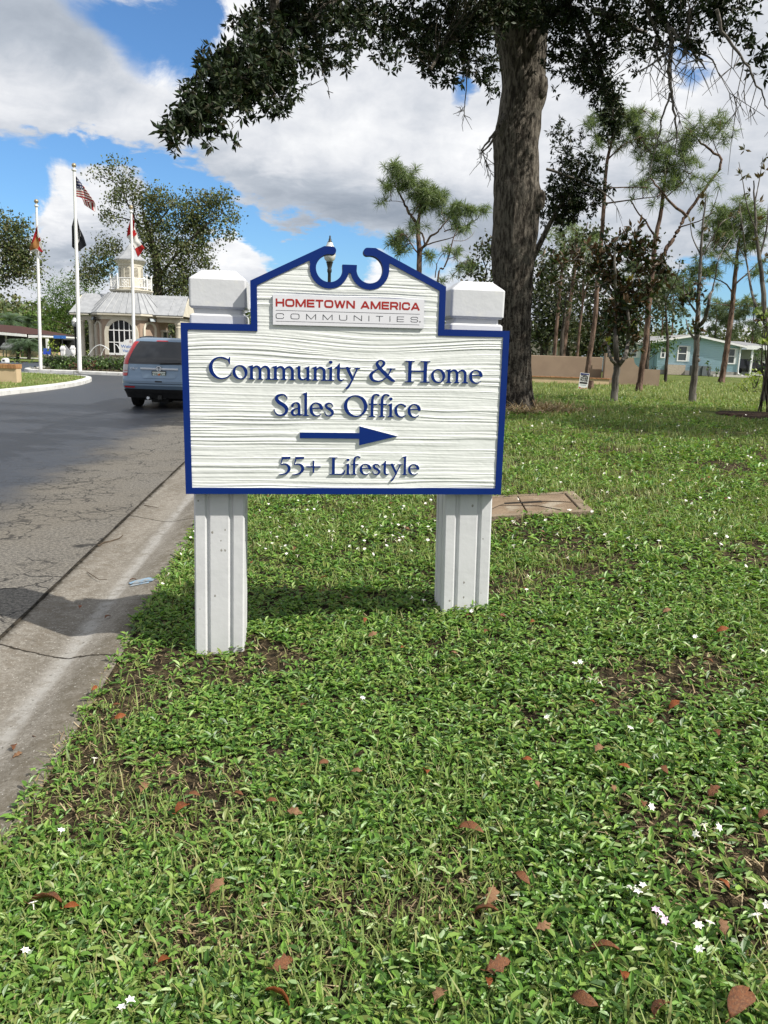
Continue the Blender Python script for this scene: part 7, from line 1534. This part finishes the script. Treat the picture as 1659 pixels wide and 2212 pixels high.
# --- broadleaf trees ------------------------------------------------------------
def broad(label, base, Y, trunk_pts, r, limbs, blobs, m, L, Wf=.34, per=1.0, k=14, R=.5, name='oak_tree', bk='bark2', zb=.1, group=None, tw=.12, cat='tree'):
    b_ = A(*base, Y); o = tree(name, label, cat, (b_[0], b_[1], zb), group); mb = MB()
    pts = [base] + trunk_pts; r = [q * .62 for q in r]; rr = list(np.interp(np.linspace(0, 1, len(pts)), np.linspace(0, 1, len(r)), r))
    src = limb(mb, pts, Y, rr, 10, 4, r[0] * .05, base=(b_[0], b_[1], zb - .2))
    tko = mb.build('trunk', M[bk], None, smooth=True); lm = MB(); allp = list(src[len(src) // 2:])
    for q in limbs:
        dy = rng.uniform(-2, 2); n = len(q[0]); allp += limb(lm, q[0], [Y + dy * i / max(1, n - 1) for i in range(n)], list(np.linspace(q[1] * .6, q[2] * .6, n)), 6, 4, q[1] * .15)
    Cc = blob_pts(blobs, Y, per * (3.9 if 'gatehouse' in label and m == 'farleaf' else 10.5 if 'thicket' in label else 6.5 if m == 'shadedleaf' else 5.5), 1.0, surf=.5)
    twigs_to(lm, allp, Cc[rng.random(len(Cc)) < tw * .18], .03 * L / .3, .012 * L / .3)
    lmo = lm.build('limbs', M[bk], None) if lm.v else None
    cr = clumps(Cc, k, R, L, Wf, M[m] if isinstance(m, str) else m, 'crown', None)
    local(o, tko, lmo, cr); return o
broad('tall spreading oak with ragged crown directly behind the gatehouse', (345, 745), 72, [(344, 690), (342, 620), (338, 560), (325, 510), (308, 460)], [.8, .7, .6, .4, .2],
      [([(330, 540), (310, 500), (290, 470), (268, 420), (262, 385)], .22, .06), ([(325, 510), (350, 470), (375, 440)], .2, .06), ([(342, 600), (390, 540), (440, 490), (480, 460)], .25, .06), ([(300, 480), (260, 470), (235, 465)], .14, .05), ([(268, 410), (240, 390), (215, 380)], .1, .04), ([(290, 460), (285, 420), (280, 380)], .1, .04), ([(345, 640), (290, 600), (240, 560)], .2, .05), ([(345, 640), (410, 600), (460, 590), (490, 600)], .18, .05)],
      [(203, 378, 16, 11), (222, 366, 14, 12), (240, 355, 14, 12), (232, 380, 14, 10, .8), (273, 360, 12, 13), (282, 376, 13, 10), (258, 385, 12, 14, .7), (272, 402, 14, 14, .9), (252, 425, 20, 24, 1.1), (222, 460, 22, 12, .8), (240, 475, 22, 12, .9), (258, 480, 18, 12, .7), (300, 430, 34, 26), (335, 430, 36, 30), (372, 445, 34, 34), (420, 445, 34, 32), (455, 450, 30, 36), (485, 430, 26, 26, .8), (498, 480, 18, 34, .7), (330, 480, 44, 36, 1.1), (390, 500, 50, 44, 1.2), (440, 510, 40, 36, 1.1), (330, 540, 40, 40, 1.2), (385, 570, 56, 50, 1.3), (310, 510, 26, 34, .7), (330, 620, 40, 50, 1.1), (390, 630, 50, 46, 1.2), (440, 570, 30, 44, .6), (430, 630, 30, 40, .8), (235, 530, 34, 22, 1), (212, 556, 32, 26, 1.1), (255, 555, 24, 26, .8), (195, 590, 26, 26, 1), (225, 590, 22, 20, .7), (180, 612, 18, 18, .8), (365, 680, 40, 26, .9), (412, 480, 30, 20)],
      'farleaf', .21, .40, .80, 40, .40, zb=.1, tw=.14)
broad('dark leafy oak crown reaching in from the left edge behind the flagpoles', (-60, 760), 56, [(-58, 690), (-50, 620), (-40, 560)], [.6, .5, .4, .25], [([(-50, 600), (-10, 560), (40, 530), (75, 540)], .2, .05), ([(-45, 580), (0, 600), (50, 585)], .15, .05)],
      [(10, 472, 26, 16), (38, 490, 24, 18), (15, 510, 36, 24), (50, 520, 34, 24), (20, 548, 40, 28), (62, 550, 28, 22), (82, 540, 14, 12, .6), (40, 578, 44, 24), (75, 588, 18, 14, .6), (8, 600, 26, 24, .8), (86, 578, 10, 12, .5), (0, 625, 14, 12, .5), (62, 612, 14, 8, .4), (-40, 520, 50, 60)], 'farleaf', .18, .40, 1.2, 36, .34, zb=.05)
broad('bright green feathery cypress between the two left flagpoles', (168, 780), 84, [(168, 730), (166, 690), (160, 650)], [.45, .4, .3, .15], [([(168, 715), (140, 700), (110, 690)], .12, .04), ([(168, 720), (190, 705), (205, 690)], .12, .04), ([(166, 690), (185, 660), (195, 640)], .1, .04), ([(165, 690), (130, 660), (115, 640)], .1, .04)],
      [(150, 612, 34, 20, 1.1), (115, 622, 24, 18), (185, 618, 22, 18), (130, 640, 44, 26, 1.2), (175, 645, 34, 28, 1.2), (105, 655, 32, 24, 1), (150, 668, 46, 24, 1.2), (195, 672, 18, 24, .9), (110, 688, 34, 18, 1), (160, 695, 44, 16, .9), (195, 700, 20, 14, .8), (85, 672, 18, 14, .7), (135, 712, 30, 10, .6)], 'cypress', .34, .14, .60, 22, .62, name='cypress_tree', zb=.05, tw=.25)
broad('shady backdrop tree behind the left side of the gatehouse', (215, 775), 78, [(212, 730), (208, 700)], [.3, .25, .2], [], [(205, 715, 30, 26, 1), (180, 735, 22, 20, 1), (235, 740, 26, 30, 1), (150, 745, 16, 14, .6), (200, 755, 30, 14, .9)], 'shadedleaf', .34, .36, .6, 16, .6, zb=.05)
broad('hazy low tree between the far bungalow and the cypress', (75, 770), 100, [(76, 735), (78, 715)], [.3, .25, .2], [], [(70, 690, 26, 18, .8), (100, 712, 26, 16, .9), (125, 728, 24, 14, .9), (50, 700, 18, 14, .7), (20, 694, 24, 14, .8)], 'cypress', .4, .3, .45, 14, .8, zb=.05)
broad('dark oak behind the right side of the gatehouse and the left post cap', (405, 770), 66, [(404, 730), (402, 690)], [.4, .35, .3], [], [(400, 690, 22, 40, 1.1), (385, 720, 16, 40, 1.1), (420, 720, 20, 40, 1), (395, 660, 14, 24, .8)], 'shadedleaf', .30, .36, .7, 16, .5, zb=.05)
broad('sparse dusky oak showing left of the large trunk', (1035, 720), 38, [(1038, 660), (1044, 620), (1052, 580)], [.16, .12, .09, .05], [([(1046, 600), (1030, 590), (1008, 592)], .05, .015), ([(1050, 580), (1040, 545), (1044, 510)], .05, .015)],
      [(1052, 505, 12, 12, .7), (1040, 530, 16, 12, .8), (1055, 545, 16, 22, .9), (1035, 558, 14, 10, .7), (1048, 580, 18, 10, .8), (1020, 588, 18, 7, .7), (1000, 595, 14, 5, .6), (1045, 600, 22, 9, 1), (1070, 560, 14, 40, .8)], 'shadedleaf', .17, .40, 2.4, 12, .22, zb=.35, tw=.3)
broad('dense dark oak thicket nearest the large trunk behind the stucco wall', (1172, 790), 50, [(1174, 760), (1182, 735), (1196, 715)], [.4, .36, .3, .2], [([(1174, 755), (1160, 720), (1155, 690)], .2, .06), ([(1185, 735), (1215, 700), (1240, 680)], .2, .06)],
      [(1165, 640, 30, 40, .9), (1190, 610, 34, 34, .9), (1175, 690, 34, 40, 1.1), (1210, 660, 36, 40, .9), (1215, 715, 34, 30, 1.1), (1160, 735, 24, 26, 1.2), (1240, 625, 30, 36, .7), (1170, 580, 26, 26, .7), (1200, 560, 26, 24, .6)], 'shadedleaf', .22, .38, 1.6, 14, .4, zb=.3)
broad('dense dark oak thicket behind the first magnolia', (1290, 790), 52, [(1290, 750), (1288, 720)], [.3, .25, .2], [], [(1265, 700, 30, 44, 1), (1290, 650, 36, 44, .8), (1310, 720, 34, 40, 1.2), (1330, 680, 30, 40, 1), (1260, 745, 30, 26, 1.2), (1300, 760, 40, 16, 1.2), (1345, 740, 26, 30, 1.1), (1275, 600, 26, 30, .5), (1365, 700, 20, 34, .7)], 'shadedleaf', .22, .38, 1.5, 14, .4, zb=.3)
broad('dim oak mass behind the crooked pine', (1400, 770), 58, [(1400, 740), (1398, 715)], [.3, .25, .2], [], [(1375, 650, 26, 30, .6), (1400, 690, 30, 26, .8), (1420, 660, 26, 22, .6), (1440, 700, 24, 20, .6), (1390, 600, 26, 24, .5), (1430, 610, 22, 22, .4), (1460, 680, 18, 18, .4)], 'shadedleaf', .26, .38, 1.1, 13, .5, zb=.25)
broad('small airy tree growing against the teal house wall', (1395, 790), 60, [(1402, 775), (1412, 765), (1424, 758)], [.09, .07, .05, .03], [([(1402, 778), (1420, 762), (1442, 752)], .04, .015), ([(1400, 778), (1405, 755), (1410, 745)], .04, .015)], [(1420, 745, 20, 7, 1), (1440, 750, 22, 6, 1), (1450, 760, 12, 5, .8), (1410, 758, 14, 6, .8), (1432, 738, 12, 5, .7)], 'shrub', .24, .38, 1.8, 12, .3, name='small_tree', zb=.26, tw=.3)
broad('airy dull green tree filling the gap behind the first magnolia', (1215, 800), 36, [(1214, 740), (1218, 690), (1225, 630)], [.16, .13, .1, .06], [([(1218, 680), (1200, 620), (1185, 560)], .06, .02), ([(1222, 640), (1260, 580), (1280, 530)], .06, .02)],
      [(1190, 545, 30, 26, .6), (1230, 530, 34, 24, .6), (1270, 515, 32, 24, .6), (1200, 590, 36, 30, .7), (1250, 585, 36, 32, .7), (1290, 570, 30, 30, .7), (1180, 640, 26, 34, .7), (1230, 650, 34, 34, .6), (1305, 510, 28, 22, .6)], 'shadedleaf', .17, .40, 1.3, 16, .28, name='broadleaf_tree', zb=.35, tw=.3)
broad('airy dull green tree filling the gap between the crooked pine and the bare magnolia', (1440, 800), 40, [(1442, 750), (1440, 700), (1436, 640)], [.14, .12, .09, .05], [([(1440, 690), (1410, 640), (1395, 600)], .05, .02), ([(1438, 650), (1462, 600), (1470, 560)], .05, .02)],
      [(1400, 530, 34, 26, .5), (1440, 560, 32, 28, .6), (1410, 590, 34, 30, .6), (1450, 610, 28, 28, .6), (1385, 640, 24, 28, .6), (1425, 650, 28, 26, .6), (1465, 650, 20, 22, .5)], 'shadedleaf', .17, .40, 1.2, 16, .28, name='broadleaf_tree', zb=.32, tw=.3)
# a far-off wood closes the view behind the houses
def far_wood():
    pts = []
    for x0, x1, Yw, z0, z1, n in ((-150, -20, 150, 0, 9, 1500), (-20, 150, 170, 0, 10, 1900)):
        x = rng.uniform(x0, x1, n); h = (z0 + (z1 - z0) * (.45 + .55 * fbm(x * .11, 3.0))) * rng.random(n) ** .7; pts.append(np.stack([x, Yw + rng.normal(0, 6, n), h], -1))
    o = clumps(np.concatenate(pts), 16, 1.1, .9, .4, M['farleaf'], 'far_wood', None); tag(o, kind='stuff')
far_wood()

# --- magnolias ------------------------------------------------------------------
def magnolia(label, base, Y, stems, blobs, m='maglf', per=3, k=8, L=.20, yellow=None, zb=.44, burrs=(), bronze=None):
    b_ = A(*base, Y); o = tree('magnolia_tree', label, 'tree', (b_[0], b_[1], zb)); mb = MB(); allp = []
    for j, (pts, r0, r1) in enumerate(stems):
        S_ = limb(mb, pts, [Y + (0 if j == 0 else rng.uniform(-.3, .3)) * i for i in range(len(pts))], list(np.linspace(r0, r1, len(pts))), 9, 4, r0 * .07, base=(b_[0], b_[1], zb - .15) if j == 0 else None); allp += S_[len(S_) // 3:]
    for px, py, s in burrs:
        s *= .62
        c = A(px, py, Y); mb.loft([[tuple(c + s * np.array((math.cos(t) * math.cos(a), math.sin(t) * math.cos(a), .8 * math.sin(a)))) for t in np.arange(8) * PI / 4] for a in np.linspace(-1.4, 1.4, 6)])
    mb.lathe([(stems[0][1] * 1.2, -.15), (stems[0][1] * 1.08, .06), (stems[0][1], .25)], 10, (b_[0], b_[1], zb))
    tko = mb.build('trunk', M['magbark'], None, smooth=True)
    Cc = blob_pts(blobs, Y, per * 8, .9, surf=.6); lm = MB(); twigs_to(lm, allp, Cc[rng.random(len(Cc)) < .10], .012, .005)
    lmo = lm.build('limbs', M['magbark'], None)
    obs = [tko, lmo, rosettes(Cc, k, L, .19, M[m], 'crown', None, .35)]
    if bronze: obs.append(rosettes(blob_pts(bronze, Y, per * 3.5, .9), k, L, .20, M['bronze'], 'bronze_foliage', None, .35))
    if yellow: obs.append(rosettes(blob_pts(yellow, Y, per * 2, .7), k, L * .8, .26, M['maglf2'], 'yellow_foliage', None, .3))
    local(o, *obs); return o
magnolia('leafiest magnolia with forked trunk and glossy bronze backed leaves in front of the stucco wall', (1326, 866), 20.6,
         [([(1326, 866), (1329, 830), (1332, 800), (1334, 784)], .095, .085), ([(1333, 790), (1330, 740), (1328, 690), (1330, 640), (1328, 580), (1330, 520)], .075, .02), ([(1336, 790), (1350, 770), (1356, 740), (1358, 700), (1356, 650), (1370, 590), (1385, 540)], .065, .02), ([(1331, 788), (1318, 772), (1314, 750), (1310, 735)], .05, .025), ([(1330, 640), (1290, 590), (1250, 560), (1200, 580)], .03, .012), ([(1358, 650), (1400, 600), (1430, 560)], .03, .012), ([(1330, 600), (1280, 620), (1230, 600), (1180, 620)], .02, .008)],
         [(1330, 540, 60, 40, .9), (1370, 520, 50, 34, 1), (1400, 560, 44, 44, 1.1), (1430, 590, 26, 30, .9), (1290, 560, 44, 34, .8), (1250, 555, 40, 26, .6), (1200, 560, 36, 22, .5), (1190, 600, 34, 22, .5), (1330, 600, 60, 34, 1), (1385, 620, 44, 34, 1.1), (1280, 610, 40, 30, .7), (1345, 650, 40, 34, 1.1), (1330, 690, 30, 32, 1.5), (1360, 700, 26, 28, 1.5), (1340, 640, 40, 40, 1.2), (1320, 600, 40, 40, 1), (1310, 720, 12, 12, .9), (1370, 735, 14, 12, 1), (1305, 745, 14, 8, 1), (1378, 755, 10, 8, .8), (1390, 665, 24, 26, .7)],
         per=3.4, k=9, L=.21, yellow=[(1354, 650, 10, 40, .7), (1360, 610, 14, 16, .5), (1303, 742, 12, 9, .9), (1368, 690, 8, 14, .5)], burrs=[(1333, 784, .15), (1352, 772, .10)])
magnolia('nearly bare magnolia with knobbly pale trunk standing in the middle of the right lawn', (1495, 868), 21.2,
         [([(1495, 868), (1499, 820), (1503, 770), (1506, 715), (1508, 650), (1512, 590), (1514, 540), (1520, 470), (1526, 420)], .10, .014), ([(1508, 705), (1522, 690), (1530, 660), (1532, 640), (1540, 626)], .06, .03), ([(1503, 735), (1488, 715), (1482, 690)], .035, .014), ([(1508, 680), (1490, 655), (1478, 630), (1476, 600)], .03, .012), ([(1513, 560), (1535, 520), (1560, 480), (1590, 465)], .02, .008), ([(1513, 550), (1495, 510), (1490, 470)], .02, .008), ([(1530, 660), (1545, 600), (1552, 560), (1575, 520), (1600, 490)], .022, .008), ([(1516, 500), (1540, 450), (1556, 400)], .014, .006)],
         [(1490, 645, 16, 12, 1), (1508, 610, 12, 12, .9), (1500, 630, 20, 10, .8), (1478, 655, 12, 10, .8), (1512, 655, 10, 10, .7), (1500, 705, 12, 14, .9), (1512, 720, 10, 12, 1), (1530, 600, 8, 8, .6)], per=3.4, k=8, L=.20,
         bronze=[(1500, 425, 26, 20, .5), (1520, 480, 30, 24, .35), (1545, 500, 24, 20, .3), (1490, 480, 16, 14, .3)], burrs=[(1504, 768, .15), (1506, 778, .14), (1501, 805, .11), (1507, 745, .10), (1497, 840, .10)])
magnolia('pale thin magnolia with scattered top leaves at the right frame edge', (1651, 869), 21.8,
         [([(1651, 869), (1658, 815), (1664, 770), (1662, 720), (1652, 680), (1648, 620), (1640, 560), (1634, 500), (1630, 440), (1628, 390)], .12, .015), ([(1655, 690), (1632, 660), (1622, 620), (1612, 560), (1605, 500), (1598, 440)], .045, .01), ([(1640, 560), (1655, 500), (1660, 440)], .03, .01), ([(1634, 500), (1615, 450), (1606, 400), (1596, 350)], .02, .007), ([(1630, 440), (1640, 390), (1648, 340)], .02, .007), ([(1612, 560), (1590, 520), (1580, 480)], .016, .006)],
         [(1650, 740, 10, 14, .5), (1640, 690, 12, 10, .5)], per=3.2, k=8, L=.18, bronze=[(1600, 335, 9, 14, .8), (1612, 385, 20, 16, .9), (1640, 370, 22, 22, .8), (1655, 345, 12, 14, .8), (1630, 420, 26, 16, .9), (1650, 440, 14, 18, .7), (1605, 465, 14, 10, .6), (1640, 480, 16, 12, .6), (1590, 470, 12, 10, .4), (1618, 530, 14, 12, .5), (1645, 560, 14, 14, .5)],
         yellow=[(1652, 700, 12, 12, 1.2), (1640, 670, 14, 10, .8)], burrs=[(1658, 815, .12)])

# --- palms, hedges and bushes -----------------------------------------------------
def palm(label, base, Y, top, frond, nfr, m='palmleaf', r=.16, name='palm_tree', zb=.05, droop=.9, group=None):
    b_ = A(*base, Y); t_ = A(*top, Y); o = tree(name, label, 'palm', (b_[0], b_[1], zb), group); mb = MB(); mb.tube([(b_[0], b_[1], zb - .1), tuple((b_ + t_) / 2 + np.array([.05, 0, 0])), tuple(t_)], [r, r * .8, r * .8], 8)
    tko = mb.build('trunk', M['bark2'], None, smooth=True); V_, F_ = [], []; off_ = 0
    for i in range(nfr):
        a = i * 2.4 + rng.normal(0, .2); e = rng.uniform(-.3, 1.25); d = np.array([math.cos(a) * math.cos(e), math.sin(a) * math.cos(e), math.sin(e)]); Lf = frond * rng.uniform(.75, 1.1)
        S_ = [t_ + d * Lf * s + np.array([0, 0, -droop * Lf * s * s * .6]) for s in np.linspace(0, 1, 9)]
        for j in range(1, 9):
            for sd in (-1, 1):
                for h in (0, .5):
                    p = S_[j - 1] * (1 - h) + S_[j] * h; tv = S_[j] - S_[j - 1]; tv /= np.linalg.norm(tv); s = np.cross(tv, (0, 0, 1)); s /= np.linalg.norm(s) + 1e-9
                    ll = Lf * .30 * math.sin(PI * min(1, (j + h) / 9.5) ** .8) + .1; q = p + (s * sd * .8 + tv * .55 + np.array([0, 0, -.35])) * ll
                    w = tv * Lf * .018; V_ += [p - w, p + w, q]; F_.append([off_, off_ + 1, off_ + 2]); off_ += 3
    cr = npmesh('crown', np.array(V_), np.array(F_), M[m]); local(o, tko, cr); return o
palm('tall hazy palm behind the bungalow roof', (22, 780), 82, (24, 692), 2.6, 26, zb=.05)
palm('second hazy palm leaning right behind the bungalow roof', (60, 780), 84, (60, 700), 2.4, 22, zb=.05)
palm('bushy pygmy palm on the left in front of the bungalow', (38, 775), 58, (38, 742), 1.35, 46, name='pygmy_palm', droop=1.1, r=.14)
palm('bushy pygmy palm on the right in front of the bungalow', (62, 775), 57, (61, 742), 1.3, 46, name='pygmy_palm', droop=1.1, r=.14)
def bush(name, label, cat, c, Y, blobs, m, L, per, k, R, zb, Wf=.34, group=None, stems=5):
    b_ = A(*c, Y); o = tree(name, label, cat, (b_[0], b_[1], zb), group); Cc = blob_pts(blobs, Y, per, .9, surf=.5); Cc[:, 2] = np.maximum(Cc[:, 2], zb + .03)
    mb = MB()
    for _ in range(stems): q = Cc[int(rng.integers(len(Cc)))]; mb.tube([(b_[0] + rng.normal(0, .08), b_[1], zb - .05), tuple((np.array([b_[0], b_[1], zb]) + q) / 2 + rng.normal(0, .05, 3)), tuple(q)], [.02, .015, .006], 5)
    local(o, mb.build('stem', M['bark2'], None), clumps(Cc, k, R, L, Wf, M[m], 'foliage', None)); return o
bush('dark_bush', 'dark rounded bush on the lawn edge below the pygmy palms', 'bush', (48, 785), 50, [(48, 776, 20, 10), (40, 782, 12, 6), (60, 783, 14, 6), (46, 766, 10, 8, .7)], 'shrub', .16, 6, 12, .18, .06)
bush('hedge', 'yellow green hedge in front of the far carport', 'hedge', (110, 765), 62, [(100, 750, 12, 9), (115, 748, 14, 10), (128, 753, 9, 8)], 'limeleaf', .2, 5, 12, .22, .06)
bush('silver_bush', 'low silvery grey bush at the foot of the left flagpole', 'bush', (90, 800), 38.5, [(80, 796, 9, 6), (92, 792, 12, 7), (102, 790, 8, 6)], 'greyshrub', .10, 14, 14, .10, .1)
# clipped hedge behind the flagpoles: one long box of small leaves, open enough to see its stems
hx0, hx1 = float(A(103, 780, 41)[0]), float(A(300, 780, 41)[0]); hz0, hz1 = .95, float(A(200, 768, 41)[2])
ho = tree('hedge', 'long clipped grey green hedge between the island bed and the gatehouse', 'hedge', ((hx0 + hx1) / 2, 41.0, .1))
n = 1500; Cc = np.stack([rng.uniform(hx0, hx1, n), 41 + rng.uniform(-.35, .35, n), hz1 - .22 - np.abs(rng.normal(0, .22, n)) * (1 + (rng.random(n) < .3))], -1)
mb = MB()
for x in np.arange(hx0, hx1, .3): mb.tube([(x, 41, 0), (x + rng.normal(0, .08), 41 + rng.normal(0, .1), .5), (x + rng.normal(0, .12), 41 + rng.normal(0, .2), hz1 - .1)], [.02, .016, .008], 5)
local(ho, mb.build('stem', M['bark2'], None), clumps(Cc, 14, .12, .085, .4, M['greyshrub'], 'foliage', None))
n = 1100; Cc2 = np.stack([rng.uniform(hx0, hx1, n), 40.9 + rng.uniform(-.35, .35, n), rng.uniform(.2, hz1 - .25, n)], -1)
local(ho, clumps(Cc2, 12, .13, .09, .4, M['shrub'], 'foliage', None))
for i, (px, rw, m, lab) in enumerate([(113, 11, 'shrub', 'first green island shrub, just right of the silvery bush'), (132, 12, 'shrub', 'green island shrub between the left and tallest flagpoles'), (150, 10, 'shrub', 'green island shrub close to the tallest flagpole on its left'), (163, 8, 'redshrub', 'rusty brown island shrub touching the tallest flagpole'), (184, 11, 'shrub', 'green island shrub just right of the tallest flagpole'), (200, 9, 'redshrub', 'rusty island shrub halfway between the poles'), (218, 12, 'shrub', 'broad green island shrub before the gatehouse window'), (240, 11, 'shrub', 'green island shrub under the welcome sign'), (260, 10, 'shrub', 'last green island shrub, beside the car')]):
    bush('island_shrub', lab, 'shrub', (px, 800), 38.3, [(px, 788, rw, 10), (px - rw * .4, 792, rw * .6, 7), (px + rw * .5, 791, rw * .6, 7)], m, .12, 9, 14, .12, .12, group='shrubs along the island bed')
bush('yellow_shrub', 'airy yellow flowering shrub near the right edge of the lawn', 'shrub', (1618, 848), 29.5, [(1605, 836, 22, 12), (1630, 832, 26, 14), (1650, 838, 16, 10), (1620, 822, 16, 8, .7)], 'limeleaf', .10, 12, 16, .13, .40, .2)
bush('green_shrub', 'bright green leafy shrub behind the yellow flowering shrub', 'shrub', (1630, 822), 33, [(1632, 805, 20, 14), (1615, 812, 12, 10), (1648, 812, 12, 12)], 'limeleaf', .16, 10, 12, .14, .38)
bush('green_shrub', 'dark shrub standing against the carport at the right', 'shrub', (1632, 800), 50, [(1630, 778, 14, 16), (1645, 770, 14, 14)], 'shrub', .16, 6, 12, .2, .3)
bush('clipped_bush', 'round dark clipped bush at the foot of the teal house', 'bush', (1415, 806), 66, [(1415, 796, 8, 7, 1.6)], 'shadedleaf', .16, 9, 14, .16, .25)
bush('garden_plant', 'spiky green plant beside the leaning pine at the teal house', 'plant', (1547, 808), 66, [(1547, 800, 8, 7, 1.2)], 'shrub', .3, 8, 10, .16, .25, .16)
bush('garden_plant', 'thin upright plant beside the grey cabinets of the teal house', 'plant', (1531, 808), 66, [(1531, 790, 8, 8, .9)], 'shrub', .22, 6, 10, .2, .25)
bush('yellow_sapling', 'big leaved yellow green sapling at the right frame edge', 'sapling', (1656, 850), 17.5, [(1652, 695, 12, 14, .9), (1658, 730, 10, 14, .6), (1645, 675, 10, 8, .6)], 'limeleaf', .2, 5, 8, .12, .44)
# dry thatch and roots around the foot of the big oak
st_o = thing('straw_patch', 'dry straw and leaf litter round the foot of the large oak', 'leaf litter', (2.5, 15.5, .42)); n = 2600
a = rng.random(n) * 2 * PI; r_ = .45 + np.abs(rng.normal(0, .5, n)); x = r_ * np.cos(a) * 1.15; y = r_ * np.sin(a) * .9 + .3
d, s, nn = frame(rng.random(n) * 2 * PI, rng.normal(.15, .3, n)); L = rng.uniform(.08, .3, n)
z = np.array(hz(x + 2.5, y + 15.5)) - .42 + .03 + rng.random(n) * .07; Cc = np.stack([x, y, z], -1); w = rng.uniform(.004, .012, n)[:, None]
v = np.stack([Cc - s * w, Cc + s * w, Cc + d * L[:, None] + s * w * .6, Cc + d * L[:, None] - s * w * .6], 1).reshape(-1, 3)
npmesh('straw', v, np.arange(n)[:, None] * 4 + np.array([[0, 1, 2, 3]]), M['straw'], st_o)
